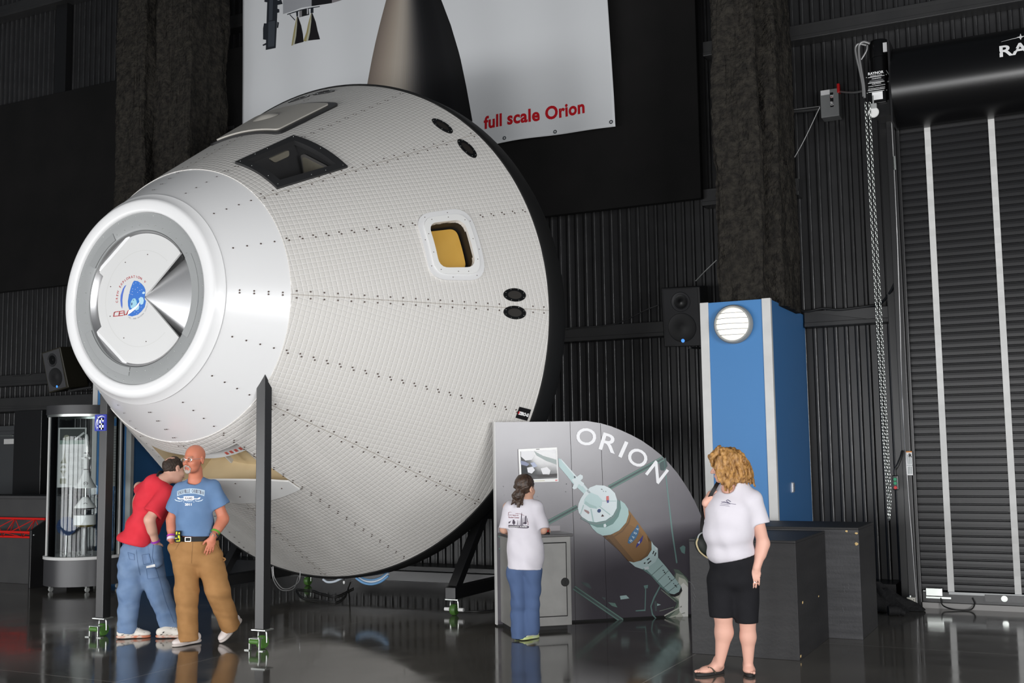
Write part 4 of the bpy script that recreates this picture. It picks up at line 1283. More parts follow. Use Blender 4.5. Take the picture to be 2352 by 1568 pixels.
# square window with amber blind
owl = resample(ow, 48)
o1 = resample(rr_cone(0.635, 1.06, 7.7, 23.6, 0.14), 48)
o2 = resample(rr_cone(0.59, 1.105, 6.2, 25.2, 0.19), 48)
pad = ring_patch('window_pad', o2, o1, 0.012, 'white_smooth', thick=0.03)
sw = ring_patch('window_surround', o1, owl, 0.026, 'white_plastic', thick=0.05)
pts = []
for k in range(0, 48, 5):
    a = np.array(o1[k]) * 0.62 + np.array(owl[k]) * 0.38
    pts.append(cpt(a[0], a[1], tile_lift(a[0]) + 0.027))
for k in range(2, 48, 6):
    a = np.array(o2[k]) * 0.5 + np.array(o1[k]) * 0.5
    pts.append(cpt(a[0], a[1], tile_lift(a[0]) + 0.013))
dots('screw', pts, 0.005, 'bolt', sw, True)
inn = rr_cone(0.70, 1.0, 9.9, 21.4, 0.08)
patch('amber_blind', inn, -0.125, 'amber', sw)
# thruster ports
def port(s, th, along):
    rm = CR - KK * s
    k = math.radians(1) * rm
    a, b = (0.128, 0.066) if along else (0.066, 0.145)
    def ell(q): return [(s + a * q * math.cos(ALPHA) * math.cos(2 * math.pi * i / 28), th + b * q / k * math.sin(2 * math.pi * i / 28)) for i in range(28)]
    r = ring_patch('thruster_port', ell(1.0), ell(0.62), 0.006, 'black_gloss', thick=0.012)
    v, f = [], []
    mb = MB(); mb.face([cpt(p[0], p[1], tile_lift(p[0]) + 0.002) for p in ell(0.64)]); mb.build('port_throat', 'bay_dark', r, local=True)
    qs = [2 * math.pi * (i + 0.5) / 8 for i in range(8)]
    dots('screw', [cpt(s + a * 0.86 * math.cos(ALPHA) * math.cos(q), th + b * 0.86 / k * math.sin(q), tile_lift(s) + 0.007) for q in qs], 0.0045, 'zinc', r, True)
for i, (s, th) in enumerate(ports[:6]):
    port(s, th, i in (2, 3))
# crew hatch on top
hatch_o = rr_cone(0.55, 1.4, 75.6, 104.4, 0.09)
hatch_i = rr_cone(0.61, 1.345, 77.8, 102.4, 0.05)
ha = patch('hatch_seal', hatch_o, 0.012, 'black_metal', thick=0.02)
hp = patch('hatch_panel', hatch_i, 0.026, 'hatch_white', ha, thick=0.02)
mb = MB()
hs_, ht_ = 0.95, 92.0
vs, fs = [], []
for j in range(6):
    q = j / 5.0
    for i in range(24):
        a = 2 * math.pi * i / 24
        vs.append(cpt(hs_ + 0.09 * (1 - q * 0.98) * math.cos(a), ht_ + 4.2 * (1 - q * 0.98) * math.sin(a), 0.03 + tile_lift(hs_) + 0.03 * math.sin(q * math.pi / 2)))
for j in range(5):
    for i in range(24): fs.append((j * 24 + i, j * 24 + (i + 1) % 24, j * 24 + 24 + (i + 1) % 24, j * 24 + 24 + i))
fs.append(tuple(5 * 24 + i for i in range(24)))
mb.add(vs, fs); mb.build('hatch_dome', 'hatch_white', ha, smooth=60, local=True)
# open bay on the underside: lip plate, inner beam with red squares, ribs
lip_lo = [(1.35 + 0.0, BT0 + (BT1 - BT0) * i / 12) for i in range(13)]
lip_hi = [(1.35 + 0.34 * math.sin(math.pi * min(1, max(0, (i + 0.6) / 13.2))) ** 0.6 + 0.03, BT1 + (BT0 - BT1) * i / 12) for i in range(13)]
patch('bay_lip', lip_lo + lip_hi, 0.016, 'white_plastic', thick=0.02, step=0.06)
dots('lip_screw', [cpt(s, th, tile_lift(s) + 0.018) for s, th in ((1.45, -72), (1.46, -80), (1.46, -88), (1.46, -98), (1.6, -76), (1.66, -84), (1.68, -92), (1.62, -102))], 0.007, 'bolt', cap, True)
a_, b_ = -110.0, -70.0
ring = []
for i in range(13):
    th = a_ + (b_ - a_) * i / 12
    ring.append((cpt(1.99, th, -0.06), cpt(1.99, th, -0.16), cpt(1.9, th, -0.16), cpt(1.9, th, -0.06)))
mb = MB(); vs = [p for q in ring for p in q]; fs = []
for i in range(12):
    for k in range(4): fs.append((i * 4 + k, i * 4 + (k + 1) % 4, i * 4 + 4 + (k + 1) % 4, i * 4 + 4 + k))
fs += [(0, 1, 2, 3), (51, 50, 49, 48)]
mb.add(vs, fs); bb_ = mb.build('bay_beam', 'white_plastic', cap, local=True)
for i in range(4):
    th = -72.5 - i * 2.3
    mb = MB(); mb.slab([cpt(1.925, th - 0.55, -0.058), cpt(1.925, th + 0.55, -0.058), cpt(1.955, th + 0.55, -0.058), cpt(1.955, th - 0.55, -0.058)], (0, -0.004, 0))
    mb.build('red_square', pm((196, 96, 84)), bb_, local=True)
for th in (-83.0, -97.0):
    mb = MB(); mb.hexa([cpt(1.5, th - 0.4, -0.34), cpt(1.5, th + 0.4, -0.34), cpt(1.9, th + 0.4, -0.34), cpt(1.9, th - 0.4, -0.34), cpt(1.5, th - 0.4, -0.3), cpt(1.5, th + 0.4, -0.3), cpt(1.9, th + 0.4, -0.3), cpt(1.9, th - 0.4, -0.3)])
    mb.build('bay_rib', 'white_plastic', cap, local=True)
# small black maker's plate near the base
s_, th_ = 0.085, -22.7
pl_ = patch('maker_plate', [(s_ - 0.055, th_ - 1.25), (s_ - 0.055, th_ + 1.25), (s_ + 0.06, th_ + 1.25), (s_ + 0.06, th_ - 1.25)], 0.008, 'black_print', thick=0.01)
v, f = text_mesh('ZERO-G', 0.042, 0.003)
mb = MB()
def plate_map(p, o_=0.0095):
    return cpt(s_ + 0.0 - p[0] * 0.75 * math.cos(ALPHA), th_ - 0.35 + math.degrees(p[1] / (CR - KK * s_)), tile_lift(s_) + o_)
mb.add([plate_map(p) for p in v], f, 0)
mb.face([plate_map((0.06 * math.cos(q * 0.7) * 0.28 - 0.075, 0.016 + 0.018 * math.sin(q * 0.7))) for q in range(9)], 1)
mb.build('plate_print', ['white_print', 'red_print'], pl_, local=True, recalc=False)

# ---------------------------------------------------------------- rolling stand under the capsule
st = thing('rolling_stand', (CC[0], 9.2, 0), 'black steel rolling frame with posts and green casters carrying the capsule', 'stand')
PW = 0.095
def stand_post(x, y, ztop, peak):
    mb = MB(); h = PW / 2
    zb = 0.17
    # square tube whose head is cut to the slope of the cone
    mb.hexa([(x - h, y - h, zb), (x + h, y - h, zb), (x + h, y + h, zb), (x - h, y + h, zb),
             (x - h, y - h, ztop - 0.12), (x + h, y - h, ztop), (x + h, y + h, ztop + peak), (x - h, y + h, ztop - 0.05)])
    return mb.build('post', 'black_metal', st, bevel=0.004)
POST = []
for (u, v_) in ((597, 1492), (225, 1463)):
    p = onZ(u, v_)
    POST.append((p[0], p[1]))
POST = [(-6.37, 7.86), (-8.25, 7.86)]
for (x, y) in POST: stand_post(x, y, 2.56, 0.0)
mb = MB(); mb.beam((POST[0][0], 7.86, 0.75), (POST[0][0], 7.86, 0.42), 0.05); 
XR, XL = -5.80, -8.88
for x in (XR, XL):
    mb = MB(); mb.box((x - 0.06, 10.12, 0.17), (x + 0.06, 12.0, 0.29)); mb.build('base_beam', 'black_metal', st, bevel=0.005)
    mb = MB(); mb.beam((x, 10.2, 0.27), (x, 11.35, 1.55), 0.1, 0.1); mb.build('brace', 'black_metal', st, bevel=0.005)
    mb = MB(); mb.box((x - 0.05, 11.3, 0.29), (x + 0.05, 11.4, 2.2)); mb.build('rear_post', 'black_metal', st, bevel=0.005)
mb = MB(); mb.box((XL - 0.05, 11.42, 0.9), (XR + 0.05, 11.52, 1.02)); mb.build('cross_beam', 'black_metal', st, bevel=0.005)
mb = MB(); mb.box((XL - 0.05, 11.42, 0.16), (XR + 0.05, 11.52, 0.28)); mb.build('cross_beam', 'black_metal', st, bevel=0.005)
for x in (XR, XL):
    mb = MB(); mb.beam((x, 11.4, 2.1), (CC[0] + (x - CC[0]) * 0.55, 10.95, 3.05), 0.1); mb.build('brace', 'black_metal', st, bevel=0.005)
def caster(x, y, locks, brake):
    mb = MB(); mb.box((x - 0.075, y - 0.06, 0.158), (x + 0.075, y + 0.06, 0.17)); cp = mb.build('caster', 'zinc', st, bevel=0.002)
    mb = MB()
    for sg in (-1, 1):
        mb.tube(smooth_path([(x + sg * 0.012, y, 0.157), (x + sg * 0.04, y, 0.145), (x + sg * 0.046, y, 0.1), (x + sg * 0.046, y + 0.0, 0.055)], 5), 0.007, 6)
    mb.build('fork', 'zinc', cp, smooth=50)
    mb = MB(); mb.lathe([(0.0, -0.03), (0.05, -0.03), (0.058, -0.018), (0.058, 0.018), (0.05, 0.03), (0, 0.03)], (x, y, 0.058), ((0, 1, 0), (0, 0, 1), (1, 0, 0)), 28); mb.build('wheel', 'green_wheel', cp, smooth=40)
    if locks:                      # floor lock: bracket standing on two feet in front of the wheel
        yy = y - 0.1
        mb = MB()
        mb.box((x - 0.055, yy - 0.015, 0.098), (x + 0.055, yy + 0.05, 0.104))
        for sg in (-1, 1):
            mb.box((x + sg * 0.052 - 0.004, yy - 0.012, 0.008), (x + sg * 0.052 + 0.004, yy + 0.012, 0.1))
            mb.box((min(x + sg * 0.05, x + sg * 0.1), yy - 0.02, 0.0), (max(x + sg * 0.05, x + sg * 0.1), yy + 0.02, 0.008))
        mb.build('floor_lock', 'zinc', cp, bevel=0.002)
        mb = MB(); mb.cyl((x - 0.048, yy, 0.075), (x + 0.048, yy, 0.075), 0.022, n=16); mb.build('lock_roller', 'green_wheel', cp, smooth=40)
    if brake:
        mb = MB()
        for sg in (-1, 1): mb.cyl((x + sg * 0.052, y, 0.06), (x + sg * 0.11, y, 0.06), 0.019, n=14)
        mb.build('axle_sleeve', 'white_plastic', cp, smooth=40)
caster(POST[0][0], POST[0][1], True, False); caster(POST[1][0], POST[1][1], True, False)
caster(XR, 10.2, False, True); caster(XL, 10.2, False, True)
caster(XR, 11.85, False, False); caster(XL, 11.85, False, False)
# guide number sign on the left post
a, b = onY(218, 952, 7.79), onY(243, 989, 7.79)
t = thing('number_sign', ((a[0] + b[0]) / 2, 7.79, b[2]), 'small square blue sign numbered 6 fixed to the left stand post', 'sign')
mb = MB(); rp = round_poly([(a[0], b[2]), (b[0], b[2]), (b[0], a[2]), (a[0], a[2])], 0.008, 4)
mb.slab([(x, 7.79, z) for x, z in rp], (0, 0.012, 0)); mb.build('sign_plate', pm((52, 62, 160)), t)
w_, h_ = b[0] - a[0], a[2] - b[2]
mb = MB()
def sp(x, y, k=1): return (a[0] + w_ * x, 7.79 - 0.001 * k, b[2] + h_ * y)
for r_ in ([0.42, 0.08, 0.56, 0.78], [0.42, 0.66, 0.8, 0.78], [0.42, 0.08, 0.8, 0.2], [0.66, 0.08, 0.8, 0.46], [0.42, 0.36, 0.8, 0.46], [0.66, 0.56, 0.8, 0.78]):
    mb.face([sp(r_[0], r_[1]), sp(r_[2], r_[1]), sp(r_[2], r_[3]), sp(r_[0], r_[3])])
def swoosh(cx_, cy_, r, a0, a1, w):
    n = 14
    for i in range(n):
        q0, q1 = math.radians(a0 + (a1 - a0) * i / n), math.radians(a0 + (a1 - a0) * (i + 1) / n)
        w0, w1 = w * math.sin(math.pi * (i + 0.2) / n), w * math.sin(math.pi * min(1, (i + 1.2) / n))
        mb.face([sp(cx_ + r * math.cos(q0), cy_ + r * math.sin(q0)), sp(cx_ + r * math.cos(q1), cy_ + r * math.sin(q1)),
                 sp(cx_ + (r - w1) * math.cos(q1), cy_ + (r - w1) * math.sin(q1)), sp(cx_ + (r - w0) * math.cos(q0), cy_ + (r - w0) * math.sin(q0))])
swoosh(0.6, 0.42, 0.5, 50, 235, 0.07)
mb.face([sp(0.25, 0.36), sp(0.31, 0.36), sp(0.31, 0.7), sp(0.28, 0.95), sp(0.25, 0.7)]); mb.face([sp(0.25, 0.16), sp(0.31, 0.16), sp(0.31, 0.26), sp(0.25, 0.26)])
mb.build('sign_print', 'white_print', t, recalc=False)

# hoses and wires hanging below the capsule
pts = [(818, 1327), (835, 1338), (855, 1341), (875, 1335), (892, 1322)]
for i, (m, d) in enumerate((('hose', 0), ('hose_pale', -5), ('hose', -9))):
    pipe('air_hose', [onY(u, v_ + d, 10.3 + 0.03 * i) for u, v_ in pts], 0.014, m, ['lowest pale blue hose drooping under the capsule base', 'white hose drooping between two blue hoses under the capsule base', 'uppermost blue hose drooping under the capsule base'][i], 'hose')
pipe('air_hose', [onY(742, 1330, 10.3), onY(752, 1336, 10.3), onY(768, 1335, 10.3), onY(786, 1327, 10.3)], 0.014, 'hose_pale', 'short white hose loop under the lowest edge of the capsule', 'hose')
for i, pts in enumerate(([(627, 1300), (630, 1325), (645, 1348), (660, 1352), (675, 1345), (687, 1333), (690, 1310)], [(624, 1302), (628, 1330), (640, 1350), (655, 1356), (675, 1350), (686, 1322)])):
    pipe('hanging_wire', [onY(u, v_, 9.9 + 0.03 * i) for u, v_ in pts], 0.005, flex, ['thin grey wire looping under the capsule, inner loop', 'thin grey wire looping under the capsule, outer loop'][i], 'wire', 6)
for i, (pts, m) in enumerate((([(682, 1352), (700, 1354), (720, 1356), (738, 1362), (772, 1368), (800, 1356), (812, 1350)], 'cable'), ([(680, 1354), (695, 1371), (735, 1378), (772, 1382), (793, 1368), (800, 1350), (806, 1335)], 'cable'), ([(1050, 1402), (1090, 1404), (1120, 1402), (1150, 1398)], 'cable'))):
    P = [onZ(u, v_, 0.01) if v_ > 1349 else onY(u, v_, 10.6) for u, v_ in pts]
    pipe('floor_cable', P, 0.008, m, ['thin black cable lying along the floor under the capsule', 'black cable dropping from the capsule to the floor in a curve', 'black cable on the floor behind the green rear caster'][i], 'cable', 6)
p = onY(790, 1337, 10.25)
t = thing('work_light', tuple(p), 'tiny white lamp hanging under the capsule base', 'lamp')
mb = MB(); mb.sphere(tuple(p), (0.012, 0.012, 0.02), 10); mb.build('bulb', 'white_plastic', t, smooth=60)
mb = MB(); mb.cyl((p[0], p[1], p[2] + 0.015), (p[0], p[1], p[2] + 0.07), 0.006, n=8); mb.build('socket', 'rubber', t)
# ================================================================ EXHIBIT WALL
XP0, XP1 = onZ(1153, 1438), onZ(1580, 1415)
XE = (XP1 - XP0) / np.linalg.norm(XP1 - XP0)
XN = np.array([XE[1], -XE[0], 0.0])                 # towards the visitors
UPV = np.array([0, 0, 1.0])
def xp(u, v, k=0.0):
    return onplane(u, v, XP0, XN) + XN * 0.0012 * k
def z7(pts): return [(x / 2.75 + 1100, y / 2.75 + 930) for x, y in pts]
t = thing('exhibit_wall', XP0, 'dark curved-top exhibit wall with a printed rocket and a screen', 'exhibit')
EX = t
outline = z7([(103, 113), (340, 105), (575, 98), (680, 100), (770, 115), (835, 134), (900, 160), (965, 190), (1030, 225), (1090, 267), (1150, 315), (1200, 366), (1250, 425), (1290, 482), (1330, 545), (1362, 605), (1390, 665), (1410, 718), (1425, 770)])
P = [xp(u, v) for u, v in outline]
zt_ = (P[0][2] + P[2][2]) / 2
for i in range(3): P[i][2] = zt_
end = P[-1].copy(); end[2] = 0.02
start = P[0].copy(); start[2] = 0.02
P = [start] + P + [end]
panel_mat = mat('panel_print', (84, 80, 87), 0.3, 0, 0.9, vary=(1.2, (70, 66, 73), 0.2), bump=(3.0, 0.08, 0.01))
mb = MB(); mb.slab(P, -XN * 0.06); mb.build('panel', panel_mat, t)
mb = MB(); q = start - XN * 0.03; mb.box((q[0] - 0.0, q[1] - 0.0, 0), (q[0] + 0.001, q[1] + 0.001, 0.001))
mb = MB(); mb.obox(start + np.array([0, 0, (zt_ - 0.02) / 2]) - XE * 0.006 - XN * 0.03, XE * 0.006, XN * 0.032, UPV * ((zt_ - 0.02) / 2 + 0.004)); mb.build('edge_strip', 'white_trim', t)
mb = MB(); mb.obox((start + end) / 2 - XN * 0.03 + np.array([0, 0, -0.01]), (end - start) / 2, XN * 0.02, UPV * 0.01); mb.build('foot_rail', 'rubber', t)
# sheet joints
mb = MB()
for pts in (z7([(575, 100), (592, 600), (600, 830)]), z7([(768, 117), (785, 600), (810, 1365)]), z7([(600, 830), (607, 1240), (612, 1382)])):
    for i in range(len(pts) - 1):
        a, b = xp(*pts[i], 1), xp(*pts[i + 1], 1)
        mb.face([a - XE * 0.002, a + XE * 0.002, b + XE * 0.002, b - XE * 0.002])
mb.build('sheet_joint', pm((40, 37, 41)), t, recalc=False)
def xprint(name, items): return print_poly(name, [(z7(p), m, k) for p, m, k in items], lambda a, b, k: xp(a, b, k), EX)
teal, teal2, teal3, pale = pm((112, 142, 138)), pm((170, 196, 194)), pm((190, 212, 212)), pm((216, 226, 228))
def strip(a, b, w):
    a, b = np.array(a, float), np.array(b, float); d = (b - a) / np.linalg.norm(b - a); n_ = np.array([-d[1], d[0]]) * w / 2
    return [tuple(a + n_), tuple(b + n_), tuple(b - n_), tuple(a - n_)]
beam_m, beam_d = pm((112, 140, 132)), pm((86, 98, 98))
items = []
for a, b in (((425, 748), (622, 642)), ((822, 522), (1165, 336)), ((130, 918), (180, 892)), ((128, 818), (178, 858)), ((600, 1152), (905, 1362))):
    d = np.array(b) - np.array(a); d = d / np.linalg.norm(d); n_ = np.array([-d[1], d[0]])
    items += [(strip(a, b, 30), beam_d, 1), (strip(a + n_ * 10, b + n_ * 10, 7), beam_m, 2), (strip(a - n_ * 10, b - n_ * 10, 7), beam_m, 2)]
items += [([(1166, 345), (1172, 345), (1225, 800), (1254, 995), (1246, 1000), (1216, 800)], teal, 1),
          ([(1140, 370), (1180, 330), (1192, 385), (1165, 415), (1145, 410)], pm((82, 96, 96)), 1), ([(1268, 900), (1290, 885), (1304, 895), (1300, 940), (1280, 930)], teal, 1),
          ([(640, 1115), (690, 1125), (712, 1155), (700, 1158), (660, 1135)], beam_d, 1), ([(890, 1205), (930, 1200), (950, 1220), (895, 1228)], teal2, 1), ([(815, 1245), (860, 1250), (875, 1278), (840, 1268)], beam_m, 1),
          ([(775, 1212), (800, 1215), (795, 1232)], beam_d, 1), ([(1040, 1140), (1068, 1135), (1066, 1155), (1048, 1160)], teal, 1), ([(1050, 1160), (1056, 1160), (1052, 1300), (990, 1302), (990, 1296), (1046, 1290)], teal, 1)]
# launch blast at the lower right
bl = [pm((96, 110, 100)), pm((150, 160, 146)), pm((204, 206, 194)), pm((236, 236, 230))]
items += [([(1150, 1140), (1110, 1220), (1090, 1270), (1100, 1320), (1125, 1350), (1120, 1352), (1092, 1325), (1082, 1270), (1102, 1212), (1142, 1140)], teal, 1),
          ([(1108, 1240), (1118, 1232), (1126, 1260), (1122, 1302), (1112, 1300)], beam_d, 1), ([(1125, 1252), (1150, 1260), (1126, 1268)], teal2, 1),
          ([(1165, 1352), (1230, 1290), (1250, 1250), (1190, 1200), (1160, 1150), (1200, 1160), (1240, 1060), (1228, 1034), (1262, 1040), (1308, 1085), (1320, 1100), (1320, 1349)], bl[0], 2),
          ([(1190, 1351), (1250, 1290), (1262, 1240), (1205, 1195), (1200, 1175), (1235, 1130), (1245, 1060), (1290, 1075), (1320, 1110), (1320, 1348)], bl[1], 3),
          ([(1230, 1351), (1272, 1300), (1275, 1240), (1240, 1210), (1255, 1150), (1262, 1085), (1300, 1100), (1320, 1130), (1320, 1348)], bl[2], 4),
          ([(1265, 1300), (1290, 1335), (1320, 1345), (1320, 1150), (1290, 1120), (1270, 1140), (1280, 1180), (1262, 1225)], bl[3], 5),
          (strip((1150, 1165), (1240, 1240), 4), bl[1], 4), (strip((1170, 1330), (1280, 1270), 8), bl[2], 5), (strip((1180, 1348), (1300, 1310), 6), bl[2], 5), (strip((1140, 1300), (1230, 1275), 3), bl[1], 4)]
xprint('launch_site_print', items)
brn = [pm((92, 72, 54)), pm((112, 86, 60)), pm((132, 100, 66)), pm((142, 108, 70)), pm((118, 90, 60))]
items = [([(500, 335), (520, 342), (535, 358), (612, 445), (648, 482), (706, 552), (700, 572), (680, 577), (590, 492), (558, 450), (505, 388)], teal3, 3),
         ([(500, 335), (514, 340), (528, 360), (606, 452), (640, 492), (690, 556), (698, 556), (705, 552), (612, 445), (535, 358), (520, 342)], pale, 4),
         ([(585, 468), (612, 462), (622, 448), (638, 437), (655, 445), (655, 462), (640, 478), (662, 492), (664, 508), (648, 512), (630, 498), (616, 526), (600, 532), (588, 524), (600, 496)], pale, 5),
         ([(598, 452), (604, 447), (610, 455), (604, 463)], pm((84, 88, 92)), 6),
         # crew module fairing
         ([(624, 650), (628, 622), (642, 590), (664, 556), (700, 520), (740, 505), (790, 508), (826, 524), (858, 556), (872, 600), (870, 650), (846, 695), (800, 728), (740, 740), (690, 732), (650, 706), (630, 680)], pale, 4),
         ([(680, 572), (706, 552), (750, 570), (778, 600), (774, 636), (744, 655), (700, 648), (662, 622), (664, 596)], teal3, 5),
         ([(664, 622), (700, 648), (744, 655), (740, 640), (700, 625), (672, 605)], teal2, 6),
         (strip((706, 655), (722, 738), 7), teal2, 6), (strip((760, 640), (838, 700), 6), teal2, 6), (strip((778, 606), (866, 606), 4), teal2, 6), (strip((660, 630), (640, 690), 5), teal2, 6),
         ([(803, 575), (818, 573), (820, 600), (818, 616), (808, 618), (803, 600)], pm((210, 120, 116)), 7), ([(806, 600), (819, 600), (818, 616), (808, 618)], pm((86, 96, 150)), 8),
         ([(664, 658), (690, 668), (697, 680), (690, 688), (664, 668)], pm((158, 134, 134)), 7), ([(745, 668), (752, 656), (766, 656), (770, 668), (762, 679), (750, 678)], pm((66, 84, 122)), 7), ([(770, 705), (778, 688), (790, 702)], pm((80, 60, 60)), 7),
         ([(770, 528), (780, 531), (778, 535), (768, 532)], pm((120, 124, 128)), 7), ([(783, 538), (788, 546), (784, 547)], pm((120, 124, 128)), 7), ([(798, 540), (804, 548), (799, 549)], pm((120, 124, 128)), 7),
         # service module skirt
         ([(650, 706), (690, 732), (740, 740), (800, 728), (846, 695), (870, 650), (873, 596), (890, 610), (896, 650), (880, 705), (846, 750), (800, 772), (745, 772), (700, 752)], teal, 5),
         ([(700, 752), (745, 772), (800, 772), (846, 750), (880, 705), (896, 650), (890, 600), (920, 622), (942, 656), (945, 690), (928, 742), (886, 790), (830, 818), (780, 824), (744, 806), (714, 776)], teal2, 5),
         ([(786, 752), (798, 748), (804, 762), (796, 772), (786, 768)], pale, 7), ([(826, 692), (838, 690), (836, 706), (826, 704)], pale, 7),
         (z7 and [(640, 716), (690, 744), (744, 754), (803, 740), (852, 706), (880, 655), (884, 600), (880, 598), (876, 652), (848, 700), (801, 733), (742, 746), (690, 737), (650, 706)], pm((128, 142, 142)), 6),
         # insulated core stage
         ([(782, 826), (830, 820), (886, 792), (928, 744), (945, 690), (943, 660), (1000, 735), (1060, 820), (1090, 868), (1088, 912), (1062, 952), (1020, 980), (975, 992), (946, 986), (900, 935)], brn[2], 4),
         ([(782, 826), (805, 824), (940, 985), (946, 986), (900, 935)], brn[0], 5), ([(805, 824), (840, 816), (985, 991), (940, 985)], brn[1], 5),
         ([(928, 744), (945, 690), (943, 660), (1000, 735), (1060, 820), (1082, 856), (1070, 870), (1000, 780)], brn[3], 5),
         ([(797, 838), (850, 826), (905, 790), (942, 738), (956, 690), (960, 694), (948, 745), (908, 798), (852, 834), (802, 846)], brn[1], 6), ([(1060, 822), (1090, 868), (1088, 912), (1062, 952), (1020, 980), (1005, 984), (1048, 948), (1070, 905), (1070, 868)], brn[4], 5),
         ([(938, 868), (945, 838), (962, 808), (984, 780), (1002, 752), (1010, 774), (1006, 806), (992, 838), (968, 864), (948, 876)], pm((70, 108, 142)), 7),
         ([(989, 902), (996, 876), (1014, 850), (1036, 820), (1028, 860), (1008, 884)], pm((60, 58, 130)), 7), ([(1000, 870), (1016, 856), (1012, 876)], pm((170, 180, 200)), 8),
         # first stage
         ([(945, 986), (975, 993), (1022, 981), (1064, 953), (1089, 913), (1088, 858), (1100, 880), (1128, 905), (1130, 960), (1112, 990), (1070, 1020), (1030, 1036), (985, 1020)], teal3, 6),
         ([(1030, 1036), (1070, 1020), (1112, 990), (1130, 962), (1180, 1020), (1235, 1090), (1276, 1145), (1278, 1170), (1250, 1198), (1210, 1200), (1150, 1150), (1085, 1075)], teal2, 5),
         ([(1030, 1036), (1048, 1030), (1100, 1080), (1165, 1150), (1222, 1200), (1210, 1200), (1150, 1150), (1085, 1075)], teal, 6),
         ([(1196, 1188), (1232, 1194), (1262, 1178), (1276, 1146), (1282, 1172), (1262, 1200), (1236, 1210), (1212, 1206)], pm((52, 50, 52)), 7),
         ([(1112, 892), (1128, 905), (1126, 920), (1112, 910)], pale, 7), ([(1040, 1024), (1070, 1018), (1074, 1034), (1046, 1040)], pale, 7)]
for (a, b, w) in (((1086, 1076), (1160, 1010), 3), ((1118, 1118), (1196, 1044), 3), ((1160, 1156), (1236, 1092), 3), ((1188, 1184), (1262, 1126), 3)): items.append((strip(a, b, w), pm((96, 112, 110)), 7))
for (a, b) in (((1060, 978), (1076, 966)), ((1064, 1000), (1086, 982)), ((1096, 940), (1104, 920)), ((1108, 952), (1116, 930)), ((1040, 1000), (1050, 994))): items.append((strip(a, b, 7), pm((60, 62, 64)), 7))
for k in range(11):
    a = np.array([1158, 1042]) + np.array([8.4, 10.4]) * k
    if k in (3, 7): continue
    items.append((strip(a, a + np.array([9 - 2 * (k % 3), 2 + 3 * (k % 2)]), 5 + 2 * (k % 2)), pm((52, 56, 58)), 8))
xprint('rocket_print', items)
# lettering along the body and the big word on the arch
def letter(ch, cx_, cy_, w, h, ang, m, name, k=8, bold=0.03, store=None):
    v, f = text_mesh(ch, 1.0, bold)
    xs = [p[0] for p in v]; ys = [p[1] for p in v]
    mx_, my_ = (min(xs) + max(xs)) / 2, (min(ys) + max(ys)) / 2
    a = math.radians(ang)
    out = []
    for p in v:
        x, y = (p[0] - mx_) / (max(xs) - min(xs)) * w, (p[1] - my_) / (max(ys) - min(ys)) * h
        X, Y = cx_ + x * math.cos(a) + y * math.sin(a), cy_ + x * math.sin(a) - y * math.cos(a)
        out.append(xp(X / 2.75 + 1100, Y / 2.75 + 930, k))
    store.add(out, f)
mb = MB()
for ch, cx_, cy_, w, h, ang in (('O', 677, 200, 126, 108, 8), ('R', 822, 240, 108, 110, 17), ('I', 911, 280, 24, 106, 24), ('O', 1002, 332, 126, 108, 31), ('N', 1124, 424, 108, 108, 38)):
    letter(ch, cx_, cy_, w, h, ang, None, None, 3, 0.012, mb)
mb.build('title_lettering', mat('title_white', (236, 236, 238), 0.45), t, recalc=False)
mb = MB()
for ch, cx_, cy_, w, h, ang in (('N', 958, 856, 13, 19, -48), ('A', 972, 833, 13, 19, -54), ('S', 985, 808, 12, 19, -60), ('A', 998, 782, 12, 18, -66)):
    letter(ch, cx_, cy_, w, h, ang, None, None, 9, 0.02, mb)
mb.build('body_lettering', pm((190, 206, 214)), t, recalc=False)
# screen in its white frame
def xquad(pts, k): return [xp(u, v, k) for u, v in pts]
fo = [(1189.5, 1031), (1278.5, 1026.5), (1282, 1106), (1193, 1108.5)]
fi = [(1194, 1036.5), (1275.5, 1032), (1278.5, 1098), (1197, 1101)]
scr = xquad(fo, 0)
mb = MB(); mb.slab(scr, XN * 0.02); fr_o = mb.build('screen_frame', 'white_plastic', t, bevel=0.003)
si = xquad(fi, 17.5)
def screen_mat():
    m = mat('screen_dim', (120, 120, 120), 0.08, 0, 0.5, vary=((3, 3, 6), (70, 72, 74), 0.12))
    return m
mb = MB(); mb.slab(si, XN * 0.0015); mb.build('screen', screen_mat(), fr_o)
def z7s(p): return [(x / 2.75 + 1100, y / 2.75 + 930) for x, y in p]
items = [(z7s([(262, 292), (330, 290), (345, 320), (330, 345), (290, 350), (262, 325)]), pm((226, 226, 228)), 20), (z7s([(345, 290), (400, 320), (485, 345), (486, 375), (420, 352), (360, 318)]), pm((168, 178, 176)), 20),
         (z7s([(300, 395), (335, 388), (350, 410), (330, 432), (305, 425)]), pm((226, 226, 230)), 20), (z7s([(385, 400), (425, 390), (448, 412), (440, 440), (400, 438)]), pm((232, 232, 234)), 20),
         (z7s([(320, 365), (345, 360), (365, 385), (340, 395)]), pm((176, 184, 206)), 21), (z7s([(258, 350), (290, 358), (315, 372), (300, 385), (262, 375)]), pm((140, 146, 170)), 20), (z7s([(345, 440), (490, 432), (490, 452), (380, 458)]), pm((84, 82, 82)), 20)]
print_poly('screen_picture', items, lambda a, b, k: xp(a, b, k), fr_o)
mb = MB()
mb.face(xquad([(1212, 1104), (1250, 1102.5), (1250, 1104), (1212, 1105.5)], 17.5), 0); mb.face(xquad([(1274, 1101), (1279, 1100.8), (1279, 1104), (1274, 1104.4)], 17.5), 1); mb.face(xquad([(1230, 1030.8), (1238, 1030.4), (1238, 1032), (1230, 1032.4)], 17.5), 2)
mb.build('frame_print', [pm((200, 196, 170)), pm((226, 150, 150)), pm((120, 120, 120))], fr_o, recalc=False)
